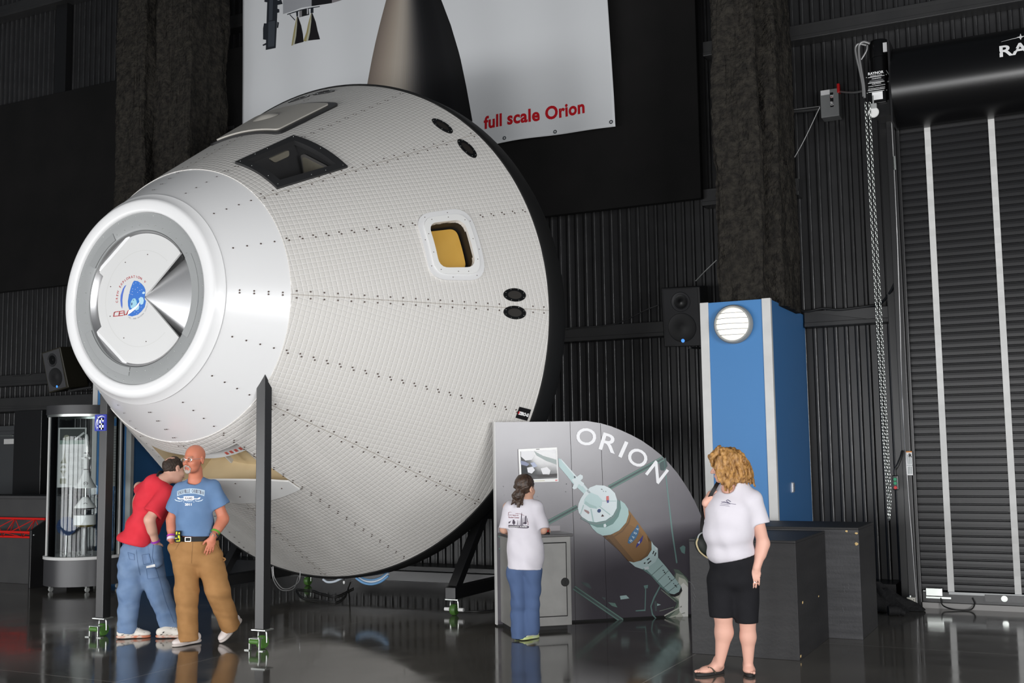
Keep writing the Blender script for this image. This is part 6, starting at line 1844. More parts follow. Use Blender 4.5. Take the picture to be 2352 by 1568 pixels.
class Field:
    """signed-distance modelling: rounded cones and ellipsoids blended smoothly, meshed as one skin"""
    def __init__(s): s.p = []
    def cone(s, a, b, ra, rb, k=0.02, op='u', cut=None):
        a, b = np.array(a, float), np.array(b, float)
        m = max(ra, rb)
        s.p.append(('c', (a, b, ra, rb), np.minimum(a, b) - m, np.maximum(a, b) + m, k, op, cut)); return s
    def chain(s, pts, rs, k=0.02, hem=False):
        """hem: the last cone is cut off square at the last point, like a trouser leg"""
        for i in range(len(pts) - 1):
            if hem and i == len(pts) - 2:
                d = unit(np.array(pts[i + 1]) - pts[i])
                s.cone(pts[i], pts[i + 1] + d * rs[i + 1], rs[i], rs[i + 1], k, 'u', (pts[i + 1], d))
            else: s.cone(pts[i], pts[i + 1], rs[i], rs[i + 1], k)
        return s
    def ell(s, c, r, ax=None, k=0.02, op='u', cut=None):
        c = np.array(c, float)
        A = np.array(ax if ax is not None else (PX_, PD_, PZ_), float)
        ext = np.sqrt((A.T ** 2) @ (np.array(r) ** 2))
        s.p.append(('e', (c, np.array(r, float), A), c - ext, c + ext, k, op, cut)); return s
    def build(s, h, planes=(), wave=None):
        us = [q for q in s.p if q[5] == 'u']
        lo = np.min([q[2] for q in us], 0) - 3 * h - 0.02
        hi = np.max([q[3] for q in us], 0) + 3 * h + 0.02
        n = np.ceil((hi - lo) / h).astype(int) + 1
        ax = [(lo[i] + h * np.arange(n[i])).astype(np.float32) for i in range(3)]
        D = np.full(tuple(n), 0.3, np.float32)
        for kind, par, blo, bhi, k, op, cut in s.p:
            mg = k + 3 * h + 0.004
            i0 = np.clip(np.floor((blo - mg - lo) / h).astype(int), 0, n); i1 = np.clip(np.ceil((bhi + mg - lo) / h).astype(int) + 1, 0, n)
            if np.any(i1 <= i0): continue
            sl = tuple(slice(i0[i], i1[i]) for i in range(3))
            X = ax[0][sl[0]][:, None, None]; Y = ax[1][sl[1]][None, :, None]; Z = ax[2][sl[2]][None, None, :]
            if kind == 'c':
                a, b, ra, rb = par
                ba = b - a; L2 = float(ba @ ba) + 1e-9
                px, py, pz = X - a[0], Y - a[1], Z - a[2]
                t = np.clip((px * ba[0] + py * ba[1] + pz * ba[2]) / L2, 0, 1)
                d = np.sqrt((px - ba[0] * t) ** 2 + (py - ba[1] * t) ** 2 + (pz - ba[2] * t) ** 2) - (ra + (rb - ra) * t)
            else:
                c, r, A = par
                q = [((X - c[0]) * A[i][0] + (Y - c[1]) * A[i][1] + (Z - c[2]) * A[i][2]) for i in range(3)]
                k0 = np.sqrt(sum((q[i] / r[i]) ** 2 for i in range(3)))
                k1 = np.sqrt(sum((q[i] / r[i] ** 2) ** 2 for i in range(3))) + 1e-6
                d = k0 * (k0 - 1) / k1
            if cut is not None:
                for (cp, cn) in (cut if isinstance(cut, list) else [cut]):
                    d = np.maximum(d, (X - cp[0]) * cn[0] + (Y - cp[1]) * cn[1] + (Z - cp[2]) * cn[2])
            d = d.astype(np.float32)
            B = D[sl]
            if op == 'u':
                hh = np.clip(0.5 + 0.5 * (B - d) / k, 0, 1)
                D[sl] = B * (1 - hh) + d * hh - k * hh * (1 - hh)
            else:
                hh = np.clip(0.5 - 0.5 * (B + d) / k, 0, 1)
                D[sl] = B * (1 - hh) - d * hh + k * hh * (1 - hh)
        X = ax[0][:, None, None]; Y = ax[1][None, :, None]; Z = ax[2][None, None, :]
        if wave is not None: D += wave(X, Y, Z).astype(np.float32)
        for (cp, cn) in planes:
            D = np.maximum(D, (X - cp[0]) * cn[0] + (Y - cp[1]) * cn[1] + (Z - cp[2]) * cn[2])
        return nets(D, lo, h)
def nets(D, lo, h):
    S = D < 0
    n = np.array(D.shape)
    cs = np.zeros(tuple(n - 1), np.int8)
    for i in (0, 1):
        for j in (0, 1):
            for k in (0, 1): cs += S[i:n[0] - 1 + i, j:n[1] - 1 + j, k:n[2] - 1 + k]
    act = np.argwhere((cs > 0) & (cs < 8))
    idx = np.full(tuple(n - 1), -1, np.int32)
    idx[act[:, 0], act[:, 1], act[:, 2]] = np.arange(len(act))
    acc = np.zeros((len(act), 3)); cnt = np.zeros(len(act))
    off = [(i, j, k) for i in (0, 1) for j in (0, 1) for k in (0, 1)]
    val = {o: D[act[:, 0] + o[0], act[:, 1] + o[1], act[:, 2] + o[2]].astype(float) for o in off}
    for o in off:
        for a in range(3):
            if o[a] == 1: continue
            o2 = list(o); o2[a] = 1; o2 = tuple(o2)
            m = (val[o] < 0) != (val[o2] < 0)
            t = np.where(m, val[o] / (val[o] - val[o2] + 1e-12), 0)
            p = np.tile(np.array(o, float), (len(act), 1)); p[:, a] += t
            acc[m] += p[m]; cnt[m] += 1
    V = lo + h * (act + acc / np.maximum(cnt, 1)[:, None])
    F = []
    for a in range(3):
        b, c = (a + 1) % 3, (a + 2) % 3
        sl0 = [slice(None)] * 3; sl1 = [slice(None)] * 3
        sl0[a] = slice(0, -1); sl1[a] = slice(1, None)
        e = np.argwhere(S[tuple(sl0)] != S[tuple(sl1)])
        e = e[(e[:, b] > 0) & (e[:, c] > 0) & (e[:, b] < n[b] - 1) & (e[:, c] < n[c] - 1)]
        ins = S[e[:, 0], e[:, 1], e[:, 2]]
        q = []
        for (db, dc) in ((-1, -1), (0, -1), (0, 0), (-1, 0)):
            g = e.copy(); g[:, b] += db; g[:, c] += dc
            q.append(idx[g[:, 0], g[:, 1], g[:, 2]])
        q = np.stack(q, 1)
        q[~ins] = q[~ins][:, ::-1]
        F.append(q[(q >= 0).all(1)])
    return V, np.concatenate(F)
def skin(name, VF, m, parent, color=None, relax=1):
    V, F = VF
    for _ in range(relax):                       # light smoothing of the net
        s = np.zeros_like(V); c = np.zeros(len(V))
        for i in range(4):
            a, b = F[:, i], F[:, (i + 1) % 4]
            np.add.at(s, a, V[b]); np.add.at(c, a, 1)
            np.add.at(s, b, V[a]); np.add.at(c, b, 1)
        V = V * 0.5 + 0.5 * s / np.maximum(c, 1)[:, None]
    mw = WM[parent.name]
    W = V - np.array(mw.translation)
    me = bpy.data.meshes.new(name)
    me.vertices.add(len(W)); me.vertices.foreach_set('co', W.astype(np.float32).ravel())
    me.loops.add(F.size); me.loops.foreach_set('vertex_index', F.astype(np.int32).ravel())
    me.polygons.add(len(F)); me.polygons.foreach_set('loop_start', np.arange(0, F.size, 4, dtype=np.int32))
    me.update(calc_edges=True)
    me.shade_smooth()
    me.materials.append(M[m] if isinstance(m, str) else m)
    if color is not None:
        ca = me.color_attributes.new('Col', 'FLOAT_COLOR', 'POINT')
        cols = np.ones((len(V), 4), np.float32); cols[:, :3] = color(V)
        ca.data.foreach_set('color', cols.ravel())
    o = bpy.data.objects.new(name, me); COL.objects.link(o)
    o.parent = parent; WM[o.name] = mw
    return o
def bvh_of(o):
    me = o.data; mw = np.array(WM[o.name].translation)
    return BVHTree.FromPolygons([tuple(np.array(v.co) + mw) for v in me.vertices], [tuple(p.vertices) for p in me.polygons])
EYEV = Vector((0, 0, EYE))
def drape(bv, u, v, lift):
    """print lying on cloth: where the sight line meets the cloth, lifted along the cloth's own normal"""
    d = Vector(ray(u, v)).normalized()
    loc, nrm, i, dist = bv.ray_cast(EYEV, d)
    if loc is None: return None
    if nrm.dot(d) > 0: nrm = -nrm
    return np.array(loc + nrm * lift)
def cloth_print(name, items, bv, parent, step=2.0):
    mb = MB(); mats = []
    for poly, m, k in items:
        if m not in mats: mats.append(m)
        if isinstance(poly, tuple) and poly[0] == 'mesh': v, f = poly[1], poly[2]
        else: v, f = grid_fill(poly, step)
        P = [drape(bv, a, b, 0.002 + 0.0012 * k) for a, b in v]
        ok = [p is not None for p in P]
        f = [q for q in f if all(ok[i] for i in q)]
        P = [p if p is not None else np.zeros(3) for p in P]
        used = sorted({i for q in f for i in q}); mp = {i: j for j, i in enumerate(used)}
        mb.add([P[i] for i in used], [tuple(mp[i] for i in q) for q in f], mats.index(m))
    return mb.build(name, mats, parent, recalc=False)
def text_px(body, cu, cv, w, h, ang=0.0, bold=0.01):
    v, f = text_mesh(body, 1.0, bold)
    xs = [p[0] for p in v]; ys = [p[1] for p in v]
    a = math.radians(ang); mx_, my_ = (min(xs) + max(xs)) / 2, (min(ys) + max(ys)) / 2
    out = []
    for p in v:
        x, y = (p[0] - mx_) / (max(xs) - min(xs)) * w, (p[1] - my_) / (max(ys) - min(ys)) * h
        out.append((cu + x * math.cos(a) + y * math.sin(a), cv + x * math.sin(a) - y * math.cos(a)))
    return ('mesh', out, f)
def wrinkle(seed, amp, fr, dirs=None):
    r = np.random.RandomState(seed)
    W = []
    for i in range(7):
        d = unit(r.randn(3)) if dirs is None else unit(np.array(dirs[i % len(dirs)]) + 0.35 * r.randn(3))
        W.append((d * fr * (0.6 + 0.9 * r.rand()), r.rand() * 6.28, 0.5 + r.rand()))
    def f(X, Y, Z):
        o = 0
        for d, ph, a in W:
            ph2 = d[0] * X + d[1] * Y + d[2] * Z + ph
            o = o + a * np.sin(ph2 + 0.8 * np.sin(0.6 * ph2 * 1.3 + X * 9 + Z * 5))
        return o * amp / 3.0
    return f
def head_frame(face, up):
    f = unit(face); u = np.array(up, float); u = unit(u - f * (u @ f)); r = np.cross(f, u)
    return r, f, u
def add_head(F, c, fr, s=1.0, jaw=1.0, nose=1.0):
    r, f, u = fr
    P = lambda a, b, d: c + s * (r * a + f * b + u * d)
    F.ell(P(0, -0.012, 0.032), (0.076 * s, 0.096 * s, 0.088 * s), (r, f, u), 0.03)
    F.ell(P(0, 0.028, -0.03), (0.064 * s, 0.066 * s, 0.078 * s), (r, f, u), 0.03)
    F.ell(P(0, 0.036, -0.082), (0.05 * s * jaw, 0.05 * s, 0.034 * s), (r, f, u), 0.03)
    F.ell(P(0, 0.072, -0.1), (0.026 * s * jaw, 0.02 * s, 0.02 * s), (r, f, u), 0.018)
    F.ell(P(0, 0.08, 0.014), (0.05 * s, 0.016 * s, 0.011 * s), (r, f, u), 0.014)
    for q in (-1, 1):
        F.ell(P(q * 0.04, 0.06, -0.034), (0.026 * s, 0.03 * s, 0.026 * s), (r, f, u), 0.02)
        F.ell(P(q * 0.033, 0.106, -0.006), (0.02 * s, 0.022 * s, 0.013 * s), (r, f, u), 0.012, op='s')
    F.cone(P(0, 0.088, 0.002), P(0, 0.108 + 0.008 * nose, -0.036), 0.0085 * s, 0.0125 * s, 0.01)
    for q in (-1, 1): F.ell(P(q * 0.012, 0.1, -0.041), (0.009 * s, 0.011 * s, 0.008 * s), (r, f, u), 0.006)
    F.ell(P(0, 0.094, -0.066), (0.024 * s, 0.009 * s, 0.0055 * s), (r, f, u), 0.006)
    F.ell(P(0, 0.092, -0.077), (0.021 * s, 0.009 * s, 0.0055 * s), (r, f, u), 0.006)
    for q in (-1, 1):
        F.ell(P(q * 0.08, -0.012, -0.014), (0.011 * s, 0.02 * s, 0.034 * s), (unit(r + 0.35 * q * -f), unit(f + 0.35 * q * r), u), 0.008)
        F.ell(P(q * 0.088, -0.006, -0.012), (0.006 * s, 0.01 * s, 0.019 * s), (r, f, u), 0.005, op='s')
    return P
def face_color(P, s, skin_c, lip_c, brow_c, extra=None):
    sc, lc, bc = np.array(lin(skin_c)), np.array(lin(lip_c)), np.array(lin(brow_c))
    lips = P(0, 0.1, -0.0715)
    brows = [(P(q * 0.018, 0.098, 0.016), P(q * 0.046, 0.082, 0.018)) for q in (-1, 1)]
    def g(V):
        C = np.tile(sc, (len(V), 1))
        d = (V - lips)
        w = 0.7 * np.clip(1.6 - np.sqrt((d ** 2).sum(1)) / (0.016 * s), 0, 1)[:, None]
        C = C * (1 - w) + lc * w
        for a, b in brows:
            ba = b - a; t = np.clip(((V - a) @ ba) / (ba @ ba), 0, 1)
            dd = np.sqrt(((V - a - t[:, None] * ba) ** 2).sum(1))
            w = np.clip(2.0 - dd / (0.0055 * s), 0, 1)[:, None] * 0.7
            C = C * (1 - w) + bc * w
        if extra is not None: C = extra(V, C)
        return C
    return g
def add_eyes(root, P, fr, s, iris):
    r, f, u = fr
    for q in (-1, 1):
        mb = MB(); mb.sphere(P(q * 0.033, 0.0775, -0.006), 0.0122 * s, 14, 0)
        e = mb.build('eye', 'eye_white', root, smooth=60)
        mb = MB(); c = P(q * 0.033, 0.0775, -0.006) + f * 0.0108 * s
        mb.lathe([(0, 0.0022 * s), (0.0032 * s, 0.0018 * s), (0.0034 * s, 0.0016 * s), (0.006 * s, 0.0004 * s)], c, (r, u, f), 14)
        mb.build('iris', iris, e, smooth=60)
M['eye_white'] = mat('eye_white', (226, 220, 214), 0.2)
def add_hand(F, wrist, fdir, palm_n, thumb, size=1.0, curl=0.5, spread=0.045):
    """palm and five separate jointed fingers; fdir towards the fingertips, palm_n out of the palm, thumb: side the thumb leaves from"""
    f = unit(fdir); n = np.array(palm_n, float); n = unit(n - f * (n @ f)); t = np.array(thumb, float); t = unit(t - f * (t @ f) - n * (t @ n))
    s = size
    F.ell(wrist + f * 0.05 * s, (0.039 * s, 0.054 * s, 0.0155 * s), (t, f, n), 0.012)
    F.ell(wrist + f * 0.035 * s + t * 0.022 * s + n * 0.008 * s, (0.018 * s, 0.03 * s, 0.014 * s), (t, f, n), 0.012)
    F.cone(wrist - f * 0.02 * s, wrist + f * 0.03 * s, 0.025 * s, 0.022 * s, 0.014)
    for i, (off, ln, rr) in enumerate(((0.029, 0.072, 0.0092), (0.0095, 0.08, 0.0096), (-0.0105, 0.074, 0.0092), (-0.029, 0.058, 0.0082))):
        p = wrist + f * (0.094 - 0.006 * abs(i - 1)) * s + t * off * s
        d = unit(f + t * (1.5 - i) * spread)
        nn = unit(n - d * (n @ d))
        a = curl * (0.5 + 0.1 * i)
        for j, seg in enumerate((0.46, 0.31, 0.23)):
            d, nn = unit(d * math.cos(a) + nn * math.sin(a)), unit(nn * math.cos(a) - d * math.sin(a))
            q = p + d * ln * seg * s
            F.cone(p, q, rr * s, (rr - 0.0007) * s, 0.003)
            rr -= 0.0007; p = q
            a = curl * (0.62 + 0.06 * i)
    p = wrist + f * 0.03 * s + t * 0.032 * s + n * 0.006 * s
    d = unit(f * 0.7 + t * 0.62 + n * 0.35)
    F.cone(p, p + d * 0.036 * s, 0.0125 * s, 0.0105 * s, 0.008)
    p = p + d * 0.036 * s; d = unit(f * 0.9 + t * 0.2 + n * (0.3 + 0.3 * curl))
    F.cone(p, p + d * 0.03 * s, 0.0105 * s, 0.0088 * s, 0.003)
def add_shoe(root, heel, toe, m_up, m_sole, tilt=0.0, size=1.0, name='shoe', accent=None):
    """training shoe from heel to toe on the floor (tilt lifts the heel)"""
    heel, toe = np.array(heel, float), np.array(toe, float)
    d = toe - heel; d[2] = 0; L = 0.285 * size
    d = unit(d); side = np.cross(d, PZ_)
    ct, st_ = math.cos(tilt), math.sin(tilt)
    f = d * ct - PZ_ * st_; u = PZ_ * ct + d * st_
    def P(a, b, c): return toe - f * L + f * a * L + side * b + u * c
    F = Field()
    F.ell(P(0.16, 0, 0.05), (0.05 * L / 0.285, 0.037, 0.046), (f, side, u), 0.02)
    F.ell(P(0.3, 0, 0.07), (0.05, 0.036, 0.045), (f, side, u), 0.03)
    F.ell(P(0.5, 0, 0.052), (0.07, 0.039, 0.042), (f, side, u), 0.03)
    F.ell(P(0.74, 0, 0.036), (0.075, 0.045, 0.032), (f, side, u), 0.03)
    sh = skin(name, F.build(0.006, [(P(0, 0, 0.022), -u), (P(0.25, 0, 0.105), unit(u - 0.35 * f))]), m_up, root)
    G = Field()
    G.ell(P(0.2, 0, 0.016), (0.068, 0.042, 0.03), (f, side, u), 0.03)
    G.ell(P(0.5, 0, 0.014), (0.08, 0.04, 0.028), (f, side, u), 0.03)
    G.ell(P(0.74, 0, 0.012), (0.078, 0.05, 0.026), (f, side, u), 0.03)
    skin('sole', G.build(0.006, [(P(0, 0, 0.026), u), (P(0, 0, 0.002), -u)]), m_sole, sh)
    bv = bvh_of(sh)
    mb = MB()
    for k in range(4):                      # laces
        c = P(0.46 + 0.06 * k, 0, 0.12)
        pts = []
        for q in np.linspace(-0.026, 0.026, 7):
            loc, nr, i, ds = bv.ray_cast(Vector(c + side * q), Vector(-u))
            if loc is not None: pts.append(np.array(loc) + u * 0.002)
        if len(pts) > 2: mb.tube(pts, 0.0028, 5)
    if mb.n: mb.build('laces', 'white_print', sh, smooth=60)
    if accent:
        for sg in (-1, 1):
            mb = MB()
            for a0, a1, c0, c1 in ((0.3, 0.42, 0.03, 0.085), (0.44, 0.56, 0.03, 0.075), (0.62, 0.78, 0.028, 0.05), (0.12, 0.22, 0.03, 0.06)):
                vs = []
                for aa, cc_ in ((a0, c0), (a0 + 0.06, c0), (a1 + 0.05, c1), (a1, c1)):
                    loc, nr, i, ds = bv.ray_cast(Vector(P(aa, sg * 0.12, cc_)), Vector(-side * sg))
                    if loc is not None: vs.append(np.array(loc) + side * sg * 0.002)
                if len(vs) == 4: mb.face(vs)
            if mb.n: mb.build('side_stripes', accent, sh, recalc=False)
    return sh
def person(root_pt, label):
    return thing('person', (root_pt[0], root_pt[1], 0), label, 'person')
def cloth_mat(name, rgb, rgb2=None, rough=0.85):
    return mat(name, rgb, rough, 0, 0.15, bump=(900, 0.15, 0.001), vary=(9, rgb2 or tuple(int(c * 0.95) for c in rgb), 0.25))
M['skin'] = mat('skin', (200, 150, 125), 0.5, 0, 0.35, attr='Col')
def shell_hair(F, c, fr, s, cut_extra=(), grow=0.0):
    r, f, u = fr
    P = lambda a, b, d: c + s * (r * a + f * b + u * d)
    F.ell(P(0, -0.014, 0.034), ((0.083 + grow) * s, (0.102 + grow) * s, (0.096 + grow) * s), (r, f, u), 0.02,
          cut=[(P(0, 0.052, 0.03), unit(f * 0.8 - u * 0.6)), (P(0, -0.02, -0.07), unit(-u + 0.15 * f))] + list(cut_extra))
    return P

# ---------------------------------------------------------------- man in blue shirt and tan trousers, walking
def man_blue():
    d0 = 9.9
    T = lambda u, v, dd=0.0: at(u, v, d0 + dd)
    root = person(onZ(470, 1482), 'bald bearded man in a blue printed T-shirt and tan trousers walking toward the camera')
    face = unit(-PD_ * 0.9 - PX_ * 0.42 - PZ_ * 0.02)
    hc = T(446.5, 1053.5, -0.02); fr = head_frame(face, PZ_)
    B = Field()
    P = add_head(B, hc, fr, 1.02, 1.05)
    B.cone(T(449, 1078, 0.02), T(450, 1116, 0.05), 0.058, 0.066, 0.03)
    B.chain([T(420, 1126, 0.04), T(450, 1116, 0.05), T(484, 1124, 0.04)], [0.048, 0.07, 0.048], 0.04)
    B.ell(T(450, 1150, 0.05), (0.165, 0.105, 0.17), None, 0.05); B.ell(T(451, 1205, 0.05), (0.155, 0.11, 0.14), None, 0.05); B.ell(T(453, 1255, 0.05), (0.165, 0.12, 0.11), None, 0.05)
    RA = [T(490, 1128, 0.04), T(513, 1190, 0.03), T(490, 1231, -0.1)]
    B.chain(RA, [0.05, 0.046, 0.031], 0.02); B.cone(T(511, 1196, 0.02), T(501, 1213, -0.04), 0.049, 0.041, 0.02)
    LA = [T(414, 1128, 0.04), T(395, 1192, 0.06), T(394, 1238, -0.03)]
    B.chain(LA, [0.05, 0.045, 0.031], 0.02); B.cone(T(395, 1197, 0.05), T(394, 1214, 0.02), 0.048, 0.041, 0.02)
    add_hand(B, T(489, 1233, -0.115), T(477, 1278, -0.13) - T(489, 1233, -0.115), PD_ * 0.85 - PX_ * 0.35, -PX_ * 0.8 - PD_ * 0.4, 0.98, 0.3)
    add_hand(B, T(395, 1242, -0.02), T(414, 1272, 0.07) - T(395, 1242, -0.02), PX_, -PD_, 0.9, 0.3)
    for A in ([T(430, 1280, 0.05), T(427, 1368, -0.03), T(432, 1455, 0.0)], [T(478, 1280, 0.05), T(500, 1358, 0.02), T(530, 1432, 0.16)]):
        B.chain(A, [0.085, 0.055, 0.04], 0.03)
    col = face_color(P, 1.02, (196, 122, 96), (168, 92, 82), (150, 118, 100))
    skin('body', B.build(0.0058), 'skin', root, col)
    add_eyes(root, P, fr, 1.02, pm((84, 96, 104)))
    r, f, u = fr
    G = Field()                                       # moustache and goatee
    for q in (-1, 1):
        G.chain([P(q * 0.002, 0.107, -0.055), P(q * 0.022, 0.1, -0.062), P(q * 0.033, 0.088, -0.082)], [0.006, 0.0062, 0.005], 0.006)
        G.cone(P(q * 0.033, 0.088, -0.082), P(q * 0.024, 0.086, -0.1), 0.005, 0.007, 0.006)
    G.ell(P(0, 0.084, -0.108), (0.028, 0.016, 0.017), fr, 0.008); G.ell(P(0, 0.098, -0.092), (0.008, 0.006, 0.006), fr, 0.006)
    skin('beard', G.build(0.0035), mat('grey_beard', (196, 186, 178), 0.9, bump=(200, 0.8, 0.004), vary=(120, (150, 132, 122))), root)
    gl = MB()                                         # spectacles
    for q in (-1, 1):
        pts = [P(q * (0.034 + 0.025 * math.cos(a)), 0.104 - 0.006 * abs(math.cos(a)), -0.007 + 0.017 * math.sin(a)) for a in np.linspace(0, 2 * math.pi, 20)]
        gl.tube(pts, 0.0014, 5, caps=False)
        gl.tube([P(q * 0.059, 0.1, -0.002), P(q * 0.082, 0.075, 0.0), P(q * 0.086, 0.0, 0.002)], 0.0014, 5)
    gl.tube([P(-0.01, 0.104, -0.004), P(0, 0.109, -0.001), P(0.01, 0.104, -0.004)], 0.0014, 5)
    g = gl.build('spectacles', 'steel', root, smooth=60)
    for q in (-1, 1):
        mb = MB(); mb.face([P(q * (0.034 + 0.024 * math.cos(a)), 0.103 - 0.006 * abs(math.cos(a)), -0.007 + 0.016 * math.sin(a)) for a in np.linspace(0, 2 * math.pi, 18)[:-1]]); mb.build('lens', 'glass', g, recalc=False)
    # T-shirt
    S = Field()
    S.chain([T(420, 1122, 0.04), T(450, 1116, 0.05), T(484, 1119, 0.04)], [0.07, 0.088, 0.07], 0.05)
    S.ell(T(449, 1146, 0.03), (0.188, 0.135, 0.17), None, 0.05); S.ell(T(449, 1196, 0.02), (0.168, 0.15, 0.15), None, 0.06); S.ell(T(451, 1226, 0.03), (0.178, 0.155, 0.09), None, 0.05)
    e1, e2 = T(397, 1170, 0.05), T(511, 1161, 0.04)
    S.cone(T(418, 1128, 0.04), e1 - PZ_ * 0.05 - PX_ * 0.01, 0.078, 0.076, 0.03, cut=(e1, unit(e1 - T(418, 1122, 0.04))))
    S.cone(T(487, 1126, 0.04), e2 - PZ_ * 0.05 + PX_ * 0.015, 0.078, 0.078, 0.03, cut=(e2, unit(e2 - T(484, 1116, 0.04))))
    S.cone(T(448, 1075, 0.03), T(446, 1100, -0.02), 0.068, 0.06, 0.012, op='s')
    hem = T(450, 1229, 0)
    shirt = skin('t_shirt', S.build(0.0075, [(hem, unit((-0.05, 0, -1)))], wrinkle(3, 0.0085, 22, [(1, 0.3, 0.6), (0.3, 1, -0.4), (0.9, 0.2, -0.5)])), cloth_mat('blue_jersey', (104, 132, 168), (96, 124, 160)), root)
    bv = bvh_of(shirt)
    def z(pts): return [(x / 16.8 + 390, y / 16.8 + 1090) for x, y in pts]
    top = [(290 + (1352 - 290) * i / 16, 525 + 105 * (((i - 8) / 8) ** 2) * (1.05 if i < 8 else 0.75)) for i in range(17)]
    bot = [(285 + (1330 - 285) * i / 16, 722 + 105 * (((i - 8) / 8) ** 2)) for i in range(17)]
    items = [(z(top + bot[::-1]), pm((180, 198, 212)), 0)]
    txt = 'KNOXVILLE CHRISTIAN'
    ink = pm((96, 100, 116))
    for i, ch in enumerate(txt):
        if ch == ' ': continue
        q = (i + 0.9) / (len(txt) + 0.8)
        x = 300 + (1335 - 300) * q
        e = (q - 0.5) * 2
        y = 625 + 98 * e * e
        items.append((text_px(ch, x / 16.8 + 390, y / 16.8 + 1090, 2.4, 8.2, 8 * e + 0, 0.02), ink, 1))
    items += [(z([(535, 830), (935, 825), (925, 975), (545, 992)]), 'white_print', 0), (text_px('RAMS', 433.8, 1143.9, 17, 5.4, -1, 0.03), pm((130, 132, 146)), 1), (text_px('2011', 432.6, 1158, 15.5, 5.6, 0, 0.05), 'white_print', 0)]
    for sg in (-1, 1):
        mx = lambda p: [(738 + sg * (a - 738), b) for a, b in p]
        items += [(z(mx([(935, 905), (1060, 915), (1140, 870), (1190, 870), (1160, 930), (1110, 950), (935, 945)])), 'white_print', 0),
                  (z(mx([(960, 975), (1060, 1010), (1180, 990), (1270, 945), (1290, 950), (1230, 1005), (1100, 1035), (1000, 1020)])), pm((206, 220, 230)), 0), (z(mx([(905, 1030), (950, 1035), (930, 1065)])), pm((206, 220, 230)), 0)]
    items.append((z([(610, 1000), (740, 1025), (890, 995), (880, 1012), (740, 1040), (620, 1015)]), pm((206, 220, 230)), 0))
    cloth_print('shirt_print', items, bv, shirt, 1.5)
    # trousers
    K = Field()
    K.ell(T(453, 1250, 0.05), (0.196, 0.152, 0.12), None, 0.05); K.ell(T(453, 1276, 0.06), (0.205, 0.155, 0.11), None, 0.05)
    K.cone(T(402, 1258, 0.0), T(412, 1288, 0.02), 0.064, 0.06, 0.05)
    K.chain([T(429, 1285, 0.04), T(428, 1366, -0.03), T(433, 1468, 0.0)], [0.122, 0.098, 0.084], 0.04, True)
    K.chain([T(480, 1285, 0.05), T(500, 1355, 0.01), T(530, 1440, 0.17)], [0.122, 0.102, 0.084], 0.04, True)
    trs = skin('trousers', K.build(0.0075, [(T(452, 1234, 0), unit((0, 0, 1)))], wrinkle(8, 0.0055, 38, [(0.4, 0.2, 1), (-0.5, 0.3, 1), (1, 0.2, 0.4)])), cloth_mat('tan_canvas', (166, 124, 80), (150, 110, 68)), root)
    bw = bvh_of(trs)
    seam = pm((128, 92, 56))
    def line(pts, w): 
        out = []
        for i in range(len(pts) - 1): out.append((strip(pts[i], pts[i + 1], w), seam, 0))
        return out
    it = line([(443, 1240), (441, 1270), (440, 1293)], 0.8) + line([(412, 1246), (403, 1262)], 0.8) + line([(494, 1246), (506, 1262)], 0.8) + line([(512, 1282), (517, 1281), (517, 1290), (512, 1290)], 1.2)
    cloth_print('seams', it, bw, trs, 3)
    mb = MB(); q = T(516, 1284, 0.05); mb.tube(smooth_path([q - PX_ * 0.03 + PZ_ * 0.02, q + PX_ * 0.005, q - PX_ * 0.03 - PZ_ * 0.03]), 0.008, 6); mb.build('hammer_loop', trs.data.materials[0], trs, smooth=60)
    # belt with buckle, phone holster
    bc = T(452, 1235, 0.05)
    mb = MB()
    ring = [bc + PX_ * 0.2 * math.cos(a) + PD_ * 0.158 * math.sin(a) for a in np.linspace(0, 2 * math.pi, 49)]
    vs, fs = [], []
    for p in ring[:-1]:
        o = unit(p - bc)
        vs += [p - PZ_ * 0.02, p + o * 0.005 - PZ_ * 0.02, p + o * 0.005 + PZ_ * 0.02, p + PZ_ * 0.02]
    for i in range(48):
        for k in range(4): fs.append((i * 4 + k, i * 4 + (k + 1) % 4, ((i + 1) % 48) * 4 + (k + 1) % 4, ((i + 1) % 48) * 4 + k))
    mb.add(vs, fs); belt = mb.build('belt', mat('belt_leather', (20, 18, 17), 0.6, 0, 0.3), root, smooth=40)
    bk = bc - PD_ * 0.166 - PX_ * 0.03
    mb = MB()
    for sz in (-1, 1):
        mb.obox(bk + PZ_ * 0.017 * sz, PX_ * 0.024, PD_ * 0.002, PZ_ * 0.0022); mb.obox(bk + PX_ * 0.024 * sz, PX_ * 0.0022, PD_ * 0.002, PZ_ * 0.017)
    mb.build('buckle', 'steel', belt)
    hp = T(409, 1232, -0.13)
    mb = MB(); mb.obox(hp, PX_ * 0.025, PD_ * 0.016, PZ_ * 0.05); hol = mb.build('phone_holster', 'rubber', belt, bevel=0.008)
    mb = MB()
    for a, b, c, d_ in ((-0.008, 0.032, 0.006, 0.012), (0.014, 0.03, 0.006, 0.008), (0.012, 0.0, 0.008, 0.012), (-0.012, -0.012, 0.008, 0.004), (0.004, -0.036, 0.014, 0.004), (0.02, -0.02, 0.003, 0.02)): mb.obox(hp - PD_ * 0.0175 + PX_ * a + PZ_ * b, PX_ * c, PD_ * 0.0015, PZ_ * d_)
    mb.build('yellow_trim', pm((206, 206, 40)), hol)
    # wrist wear
    def band(c, d_, rad, w, m, nm):
        d_ = unit(d_); a = unit(np.cross(d_, PD_)); b = np.cross(d_, a)
        mb = MB(); mb.lathe([(rad, -w), (rad + 0.004, -w), (rad + 0.004, w), (rad, w)], c, (a, b, d_), 24, closed=True); return mb.build(nm, m, root, smooth=40)
    fd = RA[2] - RA[1]
    wt = band(RA[2] - unit(fd) * 0.012, fd, 0.034, 0.009, 'steel', 'watch')
